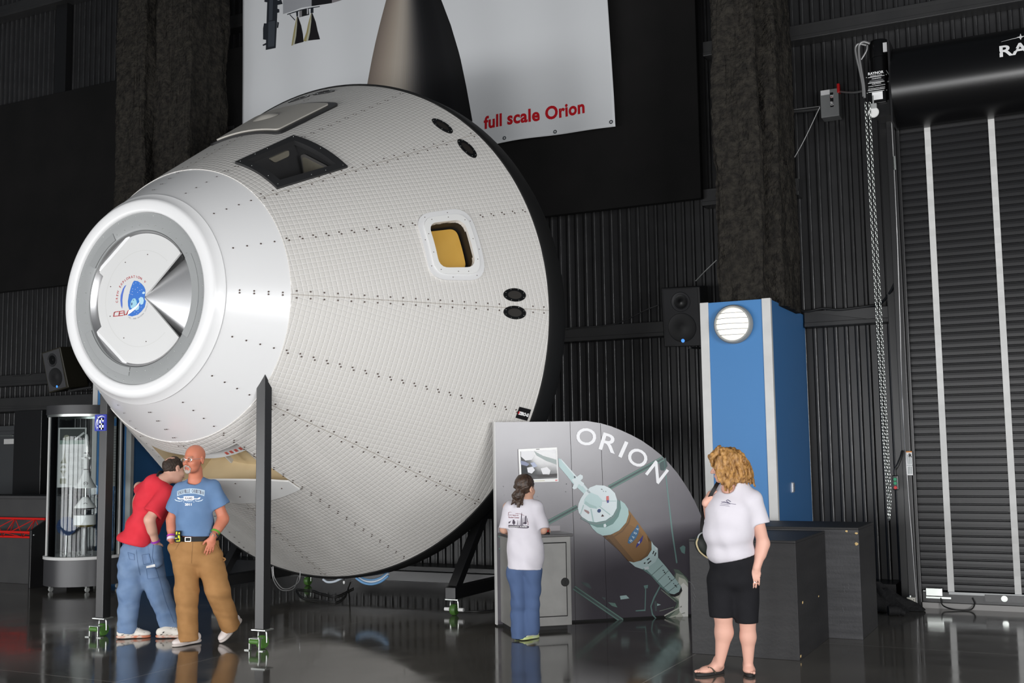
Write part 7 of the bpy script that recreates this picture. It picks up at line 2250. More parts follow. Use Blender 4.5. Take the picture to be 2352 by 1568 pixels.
    mb = MB(); c_ = RA[2] - unit(fd) * 0.012 - PD_ * 0.038; mb.lathe([(0, 0.006), (0.016, 0.006), (0.019, 0.0), (0.019, -0.006), (0, -0.006)], c_, (PX_, PZ_, -PD_), 20); mb.build('watch_dial', pm((110, 116, 110)), wt, smooth=40)
    band(RA[2] - unit(fd) * 0.042, fd, 0.037, 0.008, pm((96, 160, 60)), 'wristband')
    fd = LA[2] - LA[1]
    band(LA[2] - unit(fd) * 0.005, fd, 0.036, 0.012, pm((226, 206, 226)), 'wristband')
    band(LA[2] - unit(fd) * 0.03, fd, 0.037, 0.006, pm((176, 60, 180)), 'wristband')
    mb = MB(); tip = T(477, 1266, -0.135)
    wm = mat('white_leather', (214, 204, 200), 0.55, bump=(60, 0.3, 0.004))
    so = mat('sole_grey', (186, 176, 170), 0.7)
    add_shoe(root, onZ(449, 1477), onZ(396, 1486), wm, so, 0.02, 1.02)
    toe = onZ(507, 1477)
    add_shoe(root, toe + unit(PX_ * 0.55 + PD_ * 0.83), toe, wm, so, 0.62, 1.02)
    return root
man_blue()

# ---------------------------------------------------------------- man in red shirt leaning over to look into the capsule
def man_red():
    d0 = 10.34
    T = lambda u, v, dd=0.0: at(u, v, d0 + dd)
    root = person(onZ(330, 1462), 'man in a red shirt and blue jeans bending to look inside the capsule')
    fr = head_frame(PX_ * 0.62 + PD_ * 0.72 - PZ_ * 0.3, -PX_ * 0.28 + PD_ * 0.1 + PZ_ * 0.95)
    hc = T(399, 1079, 0.1)
    B = Field()
    P = add_head(B, hc, fr, 1.0)
    B.cone(T(391, 1094, 0.06), T(366, 1108, 0.02), 0.056, 0.068, 0.03)
    B.chain([T(330, 1122, 0.14), T(357, 1116, 0.03), T(385, 1136, -0.08)], [0.06, 0.08, 0.06], 0.04)
    B.ell(T(345, 1160, 0.03), (0.16, 0.12, 0.18), (unit(PX_ + PZ_ * 0.35), PD_, unit(PZ_ - PX_ * 0.35)), 0.05); B.ell(T(325, 1225, 0.03), (0.15, 0.12, 0.16), None, 0.05)
    B.ell(T(322, 1268, 0.03), (0.165, 0.13, 0.11), None, 0.05)
    RA = [T(382, 1136, -0.1), T(343, 1192, -0.2), T(357, 1242, -0.14)]
    B.chain(RA, [0.058, 0.045, 0.033], 0.02); B.cone(T(344, 1197, -0.2), T(349, 1218, -0.18), 0.046, 0.042, 0.02)
    B.chain([T(330, 1126, 0.16), T(320, 1118, 0.31), T(334, 1152, 0.42)], [0.055, 0.045, 0.035], 0.02)
    add_hand(B, RA[2], T(359, 1284, -0.03) - RA[2], PD_, PX_, 0.9, 0.3)
    add_hand(B, T(334, 1152, 0.42), PX_ * 0.6 + PD_ * 0.6 + PZ_ * 0.3, -PZ_, PX_, 0.95, 0.4)
    B.chain([T(302, 1285, 0.0), T(297, 1352, -0.02), T(291, 1440, 0.0)], [0.09, 0.06, 0.04], 0.03)
    B.chain([T(345, 1288, 0.05), T(366, 1362, 0.02), T(393, 1440, 0.06)], [0.09, 0.06, 0.04], 0.03)
    skin('body', B.build(0.0062), 'skin', root, face_color(P, 1.0, (206, 160, 140), (176, 104, 94), (70, 52, 44)))
    add_eyes(root, P, fr, 1.0, pm((70, 60, 50)))
    H = Field(); PH = shell_hair(H, hc, fr, 1.0)
    H.ell(PH(0, -0.075, 0.09), (0.038, 0.05, 0.042), fr, 0.012, op='s')
    H.ell(PH(0.03, -0.06, 0.1), (0.035, 0.03, 0.034), fr, 0.012, op='s')
    for q in (-1, 1): H.ell(PH(q * 0.085, -0.005, -0.02), (0.02, 0.024, 0.034), fr, 0.008, op='s')
    skin('hair', H.build(0.004, (), wrinkle(2, 0.0022, 220)), mat('dark_brown_hair', (40, 31, 26), 0.6, 0, 0.4, bump=(140, 0.7, 0.004), vary=(40, (62, 48, 38))), root)
    S = Field()
    ux = unit(PX_ * 0.9 + PZ_ * 0.42); uz = unit(PZ_ * 0.9 - PX_ * 0.42)
    S.chain([T(332, 1124, 0.13), T(358, 1115, 0.03), T(382, 1133, -0.06)], [0.075, 0.095, 0.075], 0.05)
    S.ell(T(348, 1158, 0.02), (0.165, 0.145, 0.175), (unit(PX_ + PZ_ * 0.35), PD_, unit(PZ_ - PX_ * 0.35)), 0.06)
    S.ell(T(329, 1208, 0.0), (0.162, 0.155, 0.15), (ux, PD_, uz), 0.06)
    S.ell(T(311, 1240, 0.0), (0.17, 0.165, 0.085), (unit(PX_ - PZ_ * 0.2), PD_, unit(PZ_ + PX_ * 0.2)), 0.05)
    e1 = T(352, 1179, -0.165)
    S.cone(T(384, 1136, -0.08), e1 + unit(e1 - T(384, 1136, -0.08)) * 0.05, 0.088, 0.09, 0.03, cut=(e1, unit(e1 - T(390, 1130, -0.08))))
    e2 = T(326, 1126, 0.25)
    S.cone(T(333, 1126, 0.13), e2, 0.072, 0.07, 0.03, cut=(e2, unit(e2 - T(331, 1124, 0.14))))
    S.cone(T(398, 1084, 0.08), T(378, 1100, 0.04), 0.07, 0.062, 0.012, op='s')
    hem = T(305, 1247, 0)
    shirt = skin('t_shirt', S.build(0.0078, [(hem, unit(-PZ_ - PX_ * 0.27))], wrinkle(5, 0.008, 20, [(1, 0.2, 0.8), (0.6, 0.5, -1), (1, 0.1, 0.2)])), cloth_mat('red_jersey', (214, 58, 70), (204, 48, 60)), root)
    bv = bvh_of(shirt)
    K = Field()
    K.ell(T(324, 1264, 0.02), (0.185, 0.155, 0.12), None, 0.05); K.ell(T(322, 1290, 0.02), (0.19, 0.155, 0.11), None, 0.05)
    K.cone(T(357, 1258, -0.1), T(360, 1290, -0.07), 0.066, 0.06, 0.05)
    K.chain([T(302, 1295, 0.0), T(298, 1355, -0.02), T(291, 1450, 0.0)], [0.12, 0.102, 0.082], 0.04, True)
    K.chain([T(344, 1300, 0.04), T(366, 1365, 0.02), T(396, 1450, 0.06)], [0.124, 0.1, 0.082], 0.04, True)
    jeans = mat('denim', (98, 122, 156), 0.85, 0, 0.15, bump=(500, 0.3, 0.002), vary=(7, (120, 142, 172), 0.2))
    trs = skin('jeans', K.build(0.0075, [(T(322, 1243, 0), PZ_)], wrinkle(9, 0.0055, 40, [(0.5, 0.2, 1), (-0.4, 0.3, 1), (1, 0.1, 0.3)])), jeans, root)
    bw = bvh_of(trs)
    sm, pk = pm((78, 100, 134)), pm((104, 128, 162))
    it = []
    def line(pts, w, m=sm):
        for i in range(len(pts) - 1): it.append((strip(pts[i], pts[i + 1], w), m, 1))
    it.append(([(336, 1306), (357, 1303), (364, 1326), (340, 1329)], pk, 0)); line([(336, 1306), (357, 1303), (364, 1326), (340, 1329), (336, 1306)], 0.9)
    it.append(([(326, 1274), (343, 1271), (348, 1292), (330, 1296)], pk, 0)); line([(326, 1274), (343, 1271), (348, 1292), (330, 1296), (326, 1274)], 0.9)
    it.append(([(294, 1268), (308, 1272), (309, 1286), (298, 1284)], pk, 0)); line([(294, 1268), (308, 1272), (309, 1286), (298, 1284), (294, 1268)], 0.9)
    line([(313, 1262), (316, 1290), (322, 1320)], 0.9); line([(352, 1250), (350, 1280), (356, 1300), (366, 1330), (380, 1380), (400, 1430)], 0.9)
    cloth_print('pockets', it, bw, trs, 3)
    cloth_print('white_tag', [([(335.5, 1299), (356, 1294.5), (357, 1300), (336, 1304)], 'white_print', 2)], bw, trs, 3)
    def band(c, d_, rad, w, m, nm):
        d_ = unit(d_); a = unit(np.cross(d_, PD_)); b = np.cross(d_, a)
        mb = MB(); mb.lathe([(rad, -w), (rad + 0.004, -w), (rad + 0.004, w), (rad, w)], c, (a, b, d_), 24, closed=True); return mb.build(nm, m, root, smooth=40)
    band(RA[2] - unit(RA[2] - RA[1]) * 0.0, RA[2] - RA[1], 0.037, 0.009, pm((150, 60, 170)), 'wristband')
    # neck strap of a camera
    mb = MB(); mb.tube(smooth_path([T(361, 1094, -0.02), T(364, 1086, 0.03), T(372, 1083, 0.09), T(384, 1092, 0.14)]), 0.011, 6); mb.build('neck_strap', 'rubber', root, smooth=60)
    up = mat('trainer_white', (222, 216, 206), 0.5); so = mat('trainer_sole', (208, 196, 184), 0.6, vary=(16, (196, 120, 90), 0.1))
    add_shoe(root, onZ(272, 1467), onZ(347, 1463), up, so, 0.02, 1.05, accent='black_print')
    add_shoe(root, onZ(380, 1465), onZ(436, 1463), up, so, 0.02, 1.05, accent='black_print')
    return root
man_red()

# ---------------------------------------------------------------- girl at the exhibit, seen from behind
def girl():
    d0 = 9.87
    T = lambda u, v, dd=0.0: at(u, v, d0 + dd)
    root = person(onZ(1200, 1468), 'girl with brown ponytail in long white T-shirt and jeans at the exhibit counter')
    fr = head_frame(PD_ * 0.8 + PX_ * 0.58 - PZ_ * 0.05, PZ_)
    hc = T(1206, 1120, 0.02)
    B = Field()
    P = add_head(B, hc, fr, 0.94, 0.92)
    B.cone(T(1204, 1136, 0.02), T(1202, 1158, 0.03), 0.045, 0.052, 0.03)
    B.chain([T(1168, 1164, 0.04), T(1202, 1156, 0.04), T(1236, 1164, 0.04)], [0.045, 0.06, 0.045], 0.04)
    B.ell(T(1202, 1190, 0.05), (0.125, 0.085, 0.15), None, 0.05); B.ell(T(1203, 1240, 0.05), (0.115, 0.085, 0.13), None, 0.05); B.ell(T(1204, 1280, 0.05), (0.105, 0.08, 0.1), None, 0.05)
    RA = [T(1236, 1166, 0.04), T(1247, 1216, 0.06), T(1252, 1227, 0.24)]
    hand_w = RED_KNOB + PZ_ * 0.02 - PD_ * 0.09 - PX_ * 0.02
    RA[2] = hand_w
    B.chain(RA, [0.045, 0.037, 0.025], 0.02)
    add_hand(B, hand_w, PD_ * 0.9 + PX_ * 0.25 - PZ_ * 0.1, -PZ_, -PX_, 0.86, 0.6)
    LA = [T(1167, 1166, 0.04), T(1158, 1215, 0.1), T(1180, 1228, 0.3)]
    B.chain(LA, [0.045, 0.037, 0.025], 0.02)
    add_hand(B, LA[2], PD_ * 0.9 + PX_ * 0.2, -PZ_, PX_, 0.86, 0.4)
    for A in ([T(1187, 1300, 0.05), T(1190, 1383, 0.03), T(1192, 1455, 0.06)], [T(1223, 1300, 0.05), T(1223, 1383, 0.03), T(1222, 1450, 0.06)]): B.chain(A, [0.055, 0.034, 0.03], 0.03)
    skin('body', B.build(0.0058), 'skin', root, face_color(P, 0.94, (196, 152, 130), (176, 104, 98), (66, 48, 40)))
    add_eyes(root, P, fr, 0.94, pm((70, 54, 44)))
    H = Field(); PH = shell_hair(H, hc, fr, 0.95, grow=0.002)
    tie = T(1193, 1124, -0.075)
    H.ell(tie + (hc - tie) * 0.2, (0.034, 0.034, 0.03), None, 0.02)
    rn = np.random.RandomState(11)
    for k in range(22):
        a = rn.rand() * 6.28; q = rn.rand() ** 0.5
        off = PX_ * math.cos(a) * 0.042 * q + PD_ * math.sin(a) * 0.03 * q
        end = T(1190, 1156, -0.06) + off * 1.15 - PX_ * 0.012 + PZ_ * 0.03 * rn.randn() * 0.6
        pts = []
        ph = rn.rand() * 6.28
        for i in range(7):
            w = i / 6
            pts.append(tie * (1 - w) + end * w + off * 0.5 * math.sin(math.pi * min(1, w * 1.4)) + PX_ * 0.009 * math.sin(ph + w * 9) + PD_ * 0.006 * math.cos(ph + w * 8))
        H.chain(pts, [0.012, 0.015, 0.016, 0.016, 0.015, 0.012, 0.007], 0.009)
    # swept-back locks
    for k in range(9):
        q = (k - 4) / 4
        st_ = PH(0.07 * q, 0.05 - 0.05 * abs(q), 0.105 - 0.05 * abs(q)); mid = PH(0.075 * q, -0.06, 0.08 - 0.07 * abs(q))
        H.chain([st_, mid, tie], [0.008, 0.012, 0.012], 0.01)
    hm = mat('brown_hair', (42, 31, 25), 0.45, 0, 0.5, bump=(120, 0.6, 0.004), vary=((60, 60, 9), (74, 55, 42), 0.2))
    skin('hair', H.build(0.0045, (), wrinkle(4, 0.002, 240)), hm, root)
    mb = MB(); dn = unit(T(1188, 1150, -0.07) - tie); a = unit(np.cross(dn, PX_)); mb.lathe([(0.022 + 0.006 * math.cos(t_), 0.006 * math.sin(t_)) for t_ in np.linspace(0, 6.28, 9)], tie + dn * 0.02, (PX_, a, dn), 20); mb.build('hair_tie', 'rubber', root, smooth=60)
    S = Field()
    S.chain([T(1174, 1164, 0.03), T(1202, 1158, 0.03), T(1231, 1164, 0.03)], [0.056, 0.07, 0.056], 0.04)
    S.ell(T(1202, 1188, 0.04), (0.142, 0.108, 0.15), None, 0.05); S.ell(T(1203, 1215, 0.045), (0.15, 0.112, 0.14), None, 0.05); S.ell(T(1205, 1250, 0.05), (0.155, 0.118, 0.15), None, 0.05); S.ell(T(1206, 1280, 0.05), (0.159, 0.124, 0.13), None, 0.05); S.ell(T(1206, 1310, 0.05), (0.164, 0.13, 0.1), None, 0.05)
    e1, e2 = T(1158, 1213, 0.05), T(1245, 1213, 0.05)
    S.cone(T(1173, 1168, 0.03), e1 - PZ_ * 0.05, 0.062, 0.066, 0.025, cut=(e1, unit(-PZ_ - PX_ * 0.1)))
    S.cone(T(1232, 1168, 0.03), e2 - PZ_ * 0.05 + PX_ * 0.012, 0.062, 0.068, 0.025, cut=(e2, unit(-PZ_ + PX_ * 0.1)))
    S.cone(T(1206, 1126, 0.04), T(1206, 1147, 0.05), 0.055, 0.052, 0.01, op='s')
    shirt = skin('t_shirt', S.build(0.007, [(T(1206, 1307, 0), unit(-PZ_ - PX_ * 0.04))], wrinkle(6, 0.008, 22, [(1, 0.2, 0.7), (0.3, 0.8, 0.6), (1, 0.2, -0.5)])), cloth_mat('white_jersey', (210, 206, 212), (203, 199, 206)), root)
    bv = bvh_of(shirt)
    def z(pts): return [(x / 15.68 + 1140, y / 15.68 + 1140) for x, y in pts]
    dk, rd = pm((62, 52, 66)), pm((128, 78, 84))
    it = [(text_px('U.S. Space &', 1180, 1183, 22, 3.6, 2, 0.02), rd, 0), (text_px('Rocket Center', 1180.5, 1187.8, 24.5, 3.6, 2, 0.02), rd, 0)]
    it += [(z([(895, 640), (912, 560), (922, 640), (915, 1040), (870, 1040)]), dk, 0), (z([(1040, 720), (1062, 680), (1085, 720), (1080, 980), (1040, 1000)]), dk, 0), (z([(950, 780), (960, 760), (968, 1040), (935, 1040)]), dk, 0), (z([(1000, 760), (1015, 730), (1022, 960), (1000, 960)]), dk, 0),
           (z([(1110, 800), (1122, 760), (1130, 900), (1105, 930)]), dk, 0), (z([(755, 860), (762, 840), (772, 1010), (745, 1030)]), dk, 0), (z([(812, 880), (820, 850), (828, 1040), (812, 1040)]), dk, 0), (z([(940, 960), (1000, 930), (1050, 900), (1095, 940), (1085, 985), (1030, 1000), (990, 975)]), dk, 0),
           (z([(1125, 870), (1140, 900), (1146, 1040), (1132, 1040)]), rd, 0), (z([(580, 840), (620, 828), (660, 845), (645, 870), (685, 900), (680, 985), (630, 990), (585, 980), (580, 905), (600, 870)]), dk, 0), (z([(440, 960), (450, 905), (500, 895), (545, 850), (500, 930), (470, 965)]), dk, 0),
           (z([(620, 985), (645, 985), (645, 1025), (620, 1025)]), dk, 0), (z([(430, 580), (470, 555), (520, 552), (580, 570), (520, 562), (470, 568), (440, 600), (432, 700), (424, 700)]), rd, 0),
           (z([(680, 610), (760, 600), (850, 612), (900, 630), (980, 670), (1050, 730), (975, 680), (895, 640), (820, 618), (690, 620)]), rd, 0)]
    band = [(438, 1020), (640, 1022), (820, 1040), (1000, 1050), (1120, 1050), (1172, 1078), (1175, 1110), (1130, 1138), (980, 1140), (800, 1128), (640, 1108), (445, 1105)]
    it.append((z(band), dk, 0)); it.append((text_px('HUNTSVILLE, ALABAMA', 1190.5, 1209, 42, 3.2, 1.5, 0.02), 'white_print', 1))
    cloth_print('shirt_print', it, bv, shirt, 1.6)
    K = Field()
    K.ell(T(1205, 1294, 0.05), (0.13, 0.1, 0.1), None, 0.05)
    K.chain([T(1186, 1310, 0.04), T(1190, 1385, 0.04), T(1192, 1466, 0.07)], [0.082, 0.062, 0.078], 0.03, True)
    K.chain([T(1224, 1310, 0.04), T(1224, 1385, 0.04), T(1220, 1456, 0.07)], [0.082, 0.06, 0.07], 0.03, True)
    trs = skin('jeans', K.build(0.007, [(T(1200, 1268, 0), PZ_), (onZ(1200, 1468) + PZ_ * 0.015, -PZ_)], wrinkle(12, 0.006, 30, [(0.4, 0.3, 1), (-0.4, 0.2, 1), (1, 0.2, 0.2)])), mat('faded_denim_wear', (70, 98, 146), 0.85, 0, 0.15, bump=(500, 0.3, 0.002), attr='Col'), root,
               lambda V: np.array(lin((76, 94, 128))) + np.clip((V[:, 2:3] - 0.62) / 0.16, 0, 1) * (np.array(lin((156, 168, 186))) - np.array(lin((76, 94, 128)))))
    up = mat('shoe_silver', (206, 208, 196), 0.45); so = mat('sole_lime', (190, 200, 170), 0.6, vary=(30, (206, 220, 120), 0.2))
    add_shoe(root, onZ(1206, 1469, 0), onZ(1232, 1463, 0), up, so, 0.02, 0.74)
    add_shoe(root, onZ(1184, 1472), onZ(1204, 1459), up, so, 0.02, 0.74)
    return root
girl()

# ---------------------------------------------------------------- woman with blonde hair, looking back over her shoulder
def woman():
    d0 = 8.24
    T = lambda u, v, dd=0.0: at(u, v, d0 + dd)
    root = person(onZ(1685, 1550), 'blonde woman in a white T-shirt, black capri trousers and sandals standing before the crates')
    fr = head_frame(-PX_ * 0.93 + PD_ * 0.4 - PZ_ * 0.12, PZ_ + PX_ * 0.0)
    hc = T(1668, 1069, 0.02)
    B = Field()
    P = add_head(B, hc, fr, 0.98, 0.95)
    B.cone(T(1672, 1092, 0.03), T(1683, 1126, 0.05), 0.052, 0.062, 0.03)
    B.chain([T(1642, 1138, 0.12), T(1688, 1126, 0.04), T(1724, 1148, -0.02)], [0.05, 0.068, 0.05], 0.04)
    ex = unit(PX_ * 0.85 - PD_ * 0.3); ey = unit(PD_ * 0.9 + PX_ * 0.3)
    B.ell(T(1682, 1170, 0.04), (0.165, 0.13, 0.17), (ex, ey, PZ_), 0.05); B.ell(T(1677, 1230, 0.03), (0.16, 0.15, 0.15), (ex, ey, PZ_), 0.05); B.ell(T(1684, 1290, 0.04), (0.165, 0.14, 0.13), (ex, ey, PZ_), 0.05)
    LA = [T(1728, 1151, -0.04), T(1753, 1246, -0.03), T(1738, 1303, -0.08)]
    B.chain(LA, [0.054, 0.044, 0.03], 0.02); B.cone(T(1752, 1252, -0.03), T(1747, 1272, -0.05), 0.046, 0.041, 0.02)
    add_hand(B, LA[2], T(1733, 1347, -0.1) - LA[2], unit(PD_ * 0.95 + PX_ * 0.2), -PX_, 0.92, 0.3)
    hand_w = T(1622, 1152, 0.02)
    RA = [T(1645, 1140, 0.14), T(1634, 1205, 0.24), hand_w]
    B.chain(RA, [0.058, 0.043, 0.028], 0.02)
    add_hand(B, hand_w, PZ_ * 0.8 + PX_ * 0.45, unit(PX_ * 0.7 + PD_ * 0.5 - PZ_ * 0.4), -PD_ * 0.8 + PX_ * 0.3, 0.88, 1.15)
    # legs
    B.chain([T(1660, 1330, 0.04), T(1661, 1408, 0.02), T(1663, 1452, 0.04), T(1653, 1524, 0.04)], [0.105, 0.066, 0.064, 0.033], 0.03)
    B.chain([T(1708, 1335, 0.02), T(1717, 1415, 0.0), T(1718, 1462, 0.02), T(1719, 1528, 0.02)], [0.1, 0.062, 0.056, 0.032], 0.03)
    def foot(heel, toe, sg):
        heel, toe = np.array(heel), np.array(toe)
        d = unit(toe - heel); sd = np.cross(d, PZ_) * sg
        h0 = PZ_ * 0.022
        L = 0.225
        B.ell(heel + d * 0.035 + h0 + PZ_ * 0.028, (0.038, 0.031, 0.034), (d, sd, PZ_), 0.03)
        B.cone(heel + d * 0.05 + PZ_ * 0.1, heel + d * 0.075 + PZ_ * 0.052, 0.033, 0.034, 0.035)
        B.ell(heel + d * 0.12 + h0 + PZ_ * 0.02, (0.07, 0.034, 0.026), (d, sd, PZ_), 0.035)
        B.ell(heel + d * 0.165 + h0 + PZ_ * 0.012, (0.045, 0.042, 0.018), (d, sd, PZ_), 0.03)
        for i, (o, ln, r_) in enumerate(((0.028, 0.05, 0.0125), (0.01, 0.046, 0.0095), (-0.006, 0.04, 0.009), (-0.02, 0.033, 0.0085), (-0.032, 0.024, 0.008))):
            p = heel + d * (0.188 - 0.007 * i) + sd * o + h0 + PZ_ * 0.01
            B.cone(p, p + d * ln * 0.8 - PZ_ * 0.004, r_, r_ * 0.9, 0.004)
        return heel, d, sd, L
    f1 = foot(onZ(1662, 1545), onZ(1594, 1553), 1)
    f2 = foot(onZ(1717, 1540), onZ(1727, 1562), -1)
    skin('body', B.build(0.0058), 'skin', root, face_color(P, 0.98, (212, 164, 146), (190, 110, 106), (140, 104, 70)))
    add_eyes(root, P, fr, 0.98, pm((70, 90, 110)))
    # sandals
    for heel, d, sd, L in (f1, f2):
        out = []
        for a in np.linspace(0, 2 * math.pi, 28)[:-1]:
            w = 0.037 + 0.012 * math.cos(a)
            out.append(heel + d * (0.12 + 0.128 * math.cos(a)) + sd * w * math.sin(a) + PZ_ * 0.001)
        mb = MB(); mb.slab(out, (0, 0, 0.02)); sl = mb.build('sandal', 'rubber', root, bevel=0.004)
        mb = MB(); c = heel + d * 0.185 + sd * 0.012 + PZ_ * 0.028
        top = heel + d * 0.14 + PZ_ * 0.066
        for sg in (-1, 1):
            mb.tube(smooth_path([c + PZ_ * 0.012, heel + d * 0.165 + sd * sg * 0.008 + PZ_ * 0.058, heel + d * 0.13 + sd * sg * 0.034 + PZ_ * 0.05, heel + d * 0.1 + sd * sg * 0.042 + PZ_ * 0.018]), 0.0065, 6)
        for i in range(7):
            q = heel + d * (0.17 - 0.008 * i) + sd * 0.03 * math.sin(i * 2.1) + PZ_ * (0.058 - 0.002 * i); mb.sphere(q, 0.007, 8)
        mb.build('thong_strap', mat('beaded_strap', (120, 112, 98), 0.35, 0.5, vary=(90, (40, 36, 32))), sl, smooth=60)
    # hair: layered wavy locks to the shoulder
    H = Field(); PH = lambda a, b, c_: hc + (fr[0] * a + fr[1] * b + fr[2] * c_)
    H.ell(PH(0, -0.02, 0.034), (0.092, 0.11, 0.1), fr, 0.02, cut=[(PH(0, 0.07, 0.03), unit(fr[1] * 0.85 - fr[2] * 0.5))])
    H.ell(T(1690, 1078, 0.0), (0.085, 0.09, 0.1), None, 0.04); H.ell(T(1672, 1098, -0.06), (0.045, 0.035, 0.07), None, 0.04)
    H.ell(T(1704, 1094, 0.0), (0.06, 0.08, 0.05), None, 0.04)
    rn = np.random.RandomState(21)
    tips = [(1666, 1128), (1674, 1136), (1681, 1124), (1689, 1117), (1697, 1114), (1706, 1115), (1715, 1116), (1724, 1113), (1733, 1117), (1729, 1102), (1722, 1090), (1711, 1105), (1700, 1108), (1662, 1112), (1677, 1118), (1691, 1108)]
    for k in range(64):
        tu, tv = tips[k % len(tips)]
        lay = rn.rand()
        q = tu - 1668
        su = 1650 + 38 * rn.rand() + 0.2 * q; sv = 1030 + 12 * rn.rand()
        dz0, dz1 = -0.08 + 0.1 * rn.rand(), -0.09 + 0.14 * rn.rand()
        mu = su * 0.4 + tu * 0.6 + 5 + 3 * rn.randn(); mv = 1062 + 10 * rn.randn()
        pts = []
        ph = rn.rand() * 6.28
        for i in range(10):
            w = i / 9
            uu = (1 - w) ** 2 * su + 2 * w * (1 - w) * mu + w * w * (tu + 2 * rn.randn() * 0.3); vv = (1 - w) ** 2 * sv + 2 * w * (1 - w) * mv + w * w * (tv - 5 * (k // 16) * rn.rand())
            bul = -0.045 * math.sin(math.pi * min(1, w * 1.25))
            pts.append(T(uu + 2.2 * w * math.sin(ph + w * 13), vv, dz0 * (1 - w) + dz1 * w + bul * (1 if dz0 < 0 else -0.5) + 0.008 * math.cos(ph + w * 12)))
        H.chain(pts, [0.012, 0.014, 0.015, 0.015, 0.015, 0.014, 0.013, 0.011, 0.008, 0.004], 0.007)
    for k in range(16):                               # fringe swept from the crown to the brow
        w0 = k / 15
        a = T(1650 + 16 * w0, 1032 + 2 * rn.randn(), -0.08 + 0.12 * rn.rand()); b = T(1632 + 10 * w0 + rn.randn(), 1050 + 3 * rn.randn(), -0.06 + 0.1 * rn.rand()); c = T(1635 + 14 * w0, 1068 + 14 * w0 + 2 * rn.randn(), -0.07 + 0.06 * rn.rand())
        H.chain([a, b, c], [0.013, 0.013, 0.006], 0.008)
    for k in range(12):                               # locks framing the cheek
        w0 = k / 11
        a = T(1650 + 14 * w0, 1050, -0.09); b = T(1644 + 16 * w0 + rn.randn(), 1075, -0.1 - 0.01 * rn.rand()); c = T(1652 + 14 * w0 + rn.randn(), 1102 + 10 * w0 + 3 * rn.randn(), -0.085)
        H.chain([a, b, c], [0.011, 0.012, 0.005], 0.007)
    hm = mat('blonde_hair', (194, 146, 84), 0.42, 0, 0.5, bump=(170, 0.8, 0.005), vary=((40, 40, 17), (104, 68, 32), 0.2))
    skin('hair', H.build(0.0048, (), wrinkle(14, 0.003, 190)), hm, root)
    mb = MB(); pts = [PH(0.095 * math.cos(a), 0.035 + 0.012 * math.sin(a), 0.03 + 0.108 * math.sin(a)) for a in np.linspace(0.1, math.pi - 0.1, 14)]
    mb.tube(pts, 0.008, 6); mb.build('hair_band', 'rubber', root, smooth=60)
    # T-shirt
    S = Field()
    S.chain([T(1650, 1141, 0.1), T(1690, 1128, 0.03), T(1725, 1145, -0.02)], [0.072, 0.09, 0.075], 0.05)
    S.ell(T(1679, 1172, 0.02), (0.192, 0.165, 0.16), (ex, ey, PZ_), 0.05); S.ell(T(1673, 1222, 0.01), (0.186, 0.19, 0.15), (ex, ey, PZ_), 0.06); S.ell(T(1680, 1268, 0.03), (0.178, 0.175, 0.11), (ex, ey, PZ_), 0.05)
    e1 = T(1750, 1203, -0.03)
    S.cone(T(1726, 1150, -0.03), e1 - PZ_ * 0.05 + PX_ * 0.012, 0.082, 0.072, 0.03, cut=(e1, unit(-PZ_ + PX_ * 0.15)))
    e2 = T(1640, 1192, 0.22)
    S.cone(T(1652, 1146, 0.12), e2, 0.078, 0.076, 0.03)
    S.cone(T(1676, 1100, 0.0), T(1674, 1119, -0.01), 0.066, 0.058, 0.012, op='s')
    shirt = skin('t_shirt', S.build(0.0072, [(T(1680, 1284, 0), unit(-PZ_ + PX_ * 0.22))], wrinkle(16, 0.009, 20, [(1, 0.2, 0.5), (0.4, 0.8, 0.6), (1, 0.2, -0.6)])), cloth_mat('white_cotton', (206, 202, 208), (200, 196, 203)), root)
    bv = bvh_of(shirt)
    dk = pm((96, 92, 112))
    it = []
    def zz(pts): return [(x / 9.225 + 1620, y / 9.225 + 1010) for x, y in pts]
    for pts, w in (([(345, 1310), (380, 1325), (440, 1330), (480, 1345), (560, 1355), (650, 1365)], 1.0), ([(350, 1325), (400, 1310), (470, 1335), (520, 1345)], 1.2), ([(440, 1290), (480, 1270), (520, 1300), (540, 1310)], 1.6), ([(450, 1305), (490, 1330), (530, 1360)], 2.0), ([(330, 1355), (420, 1362), (500, 1375)], 0.9), ([(310, 1385), (420, 1392), (515, 1408)], 0.7)):
        q = zz(pts)
        for i in range(len(q) - 1): it.append((strip(q[i], q[i + 1], w), dk, 0))
    cloth_print('chest_print', it, bv, shirt, 2)
    # capri trousers
    K = Field()
    K.ell(T(1685, 1288, 0.04), (0.182, 0.158, 0.13), (ex, ey, PZ_), 0.05); K.ell(T(1686, 1325, 0.04), (0.182, 0.16, 0.11), (ex, ey, PZ_), 0.05)
    h1, h2 = T(1658, 1416, 0.02), T(1718, 1430, 0.0)
    K.cone(T(1660, 1335, 0.05), T(1658, 1440, 0.02), 0.118, 0.08, 0.035, cut=(h1, -PZ_))
    K.cone(T(1709, 1340, 0.02), T(1718, 1455, 0.0), 0.112, 0.076, 0.035, cut=(h2, -PZ_))
    skin('capri_trousers', K.build(0.0072, [(T(1685, 1262, 0), PZ_)], wrinkle(19, 0.004, 22)), cloth_mat('black_jersey', (30, 30, 33), (24, 24, 27)), root)
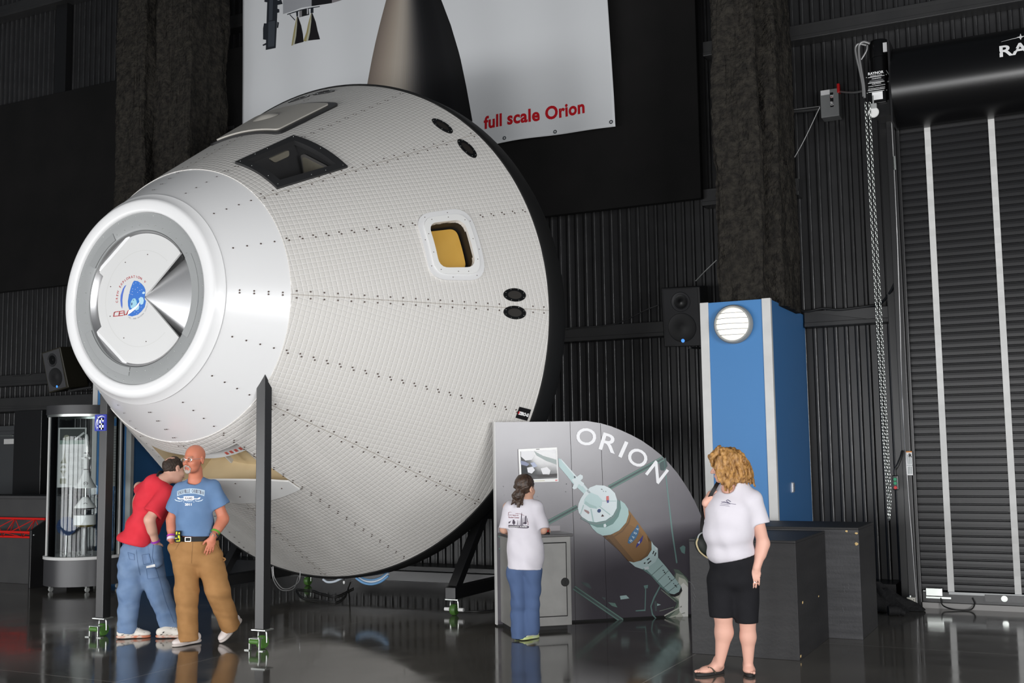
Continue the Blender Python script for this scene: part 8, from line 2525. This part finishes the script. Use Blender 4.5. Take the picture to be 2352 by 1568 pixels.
    # ring on the hand, shoulder bag on its strap
    mb = MB(); q = LA[2] + unit(T(1733, 1347, -0.1) - LA[2]) * 0.105; ax_ = unit(T(1733, 1347, -0.1) - LA[2]); a = unit(np.cross(ax_, PD_)); mb.lathe([(0.0105, -0.002), (0.0125, -0.002), (0.0125, 0.002), (0.0105, 0.002)], q, (a, np.cross(ax_, a), ax_), 16, closed=True); mb.build('ring', 'steel', root)
    bt = thing('shoulder_bag', T(1610, 1270, 0.2), 'small black shoulder bag with pale piping hanging from the blonde woman\'s hand', 'bag')
    F = Field(); F.ell(T(1615, 1252, 0.2), (0.06, 0.04, 0.085), (unit(PX_ + PZ_ * 0.5), PD_, unit(PZ_ - PX_ * 0.5)), 0.02)
    skin('bag_body', F.build(0.006), mat('bag_black', (24, 26, 25), 0.6, vary=(20, (34, 44, 38))), bt)
    mb = MB(); mb.tube(smooth_path([T(1603, 1236, 0.15), T(1600, 1248, 0.15), T(1606, 1264, 0.15), T(1616, 1274, 0.15), T(1626, 1281, 0.15)]), 0.0065, 6); mb.build('piping', pm((206, 190, 150)), bt, smooth=60)
    mb = MB(); mb.tube(smooth_path([T(1602, 1238, 0.16), T(1606, 1228, 0.16), T(1614, 1223, 0.17), T(1620, 1226, 0.18)]), 0.006, 6); mb.build('clip_loop', pm((170, 176, 176)), bt, smooth=60)
    mb = MB()
    def ribbon(pts, w, nrm):
        vs, fs = [], []
        P_ = smooth_path(pts, 5)
        for i, p in enumerate(P_):
            tn = unit(P_[min(i + 1, len(P_) - 1)] - P_[max(i - 1, 0)]); sd = unit(np.cross(tn, nrm))
            vs += [p - sd * w, p + sd * w, p + sd * w + nrm * 0.004, p - sd * w + nrm * 0.004]
        for i in range(len(P_) - 1):
            for k in range(4): fs.append((i * 4 + k, i * 4 + (k + 1) % 4, i * 4 + 4 + (k + 1) % 4, i * 4 + 4 + k))
        mb.add(vs, fs)
    ribbon([T(1658, 1100, 0.12), T(1650, 1107, 0.05), T(1642, 1120, -0.0), T(1632, 1138, -0.0), T(1624, 1158, 0.06), T(1614, 1190, 0.2), T(1612, 1225, 0.22), T(1614, 1245, 0.2)], 0.014, -PD_)
    mb.build('strap', 'rubber', bt, smooth=60)
    return root
woman()
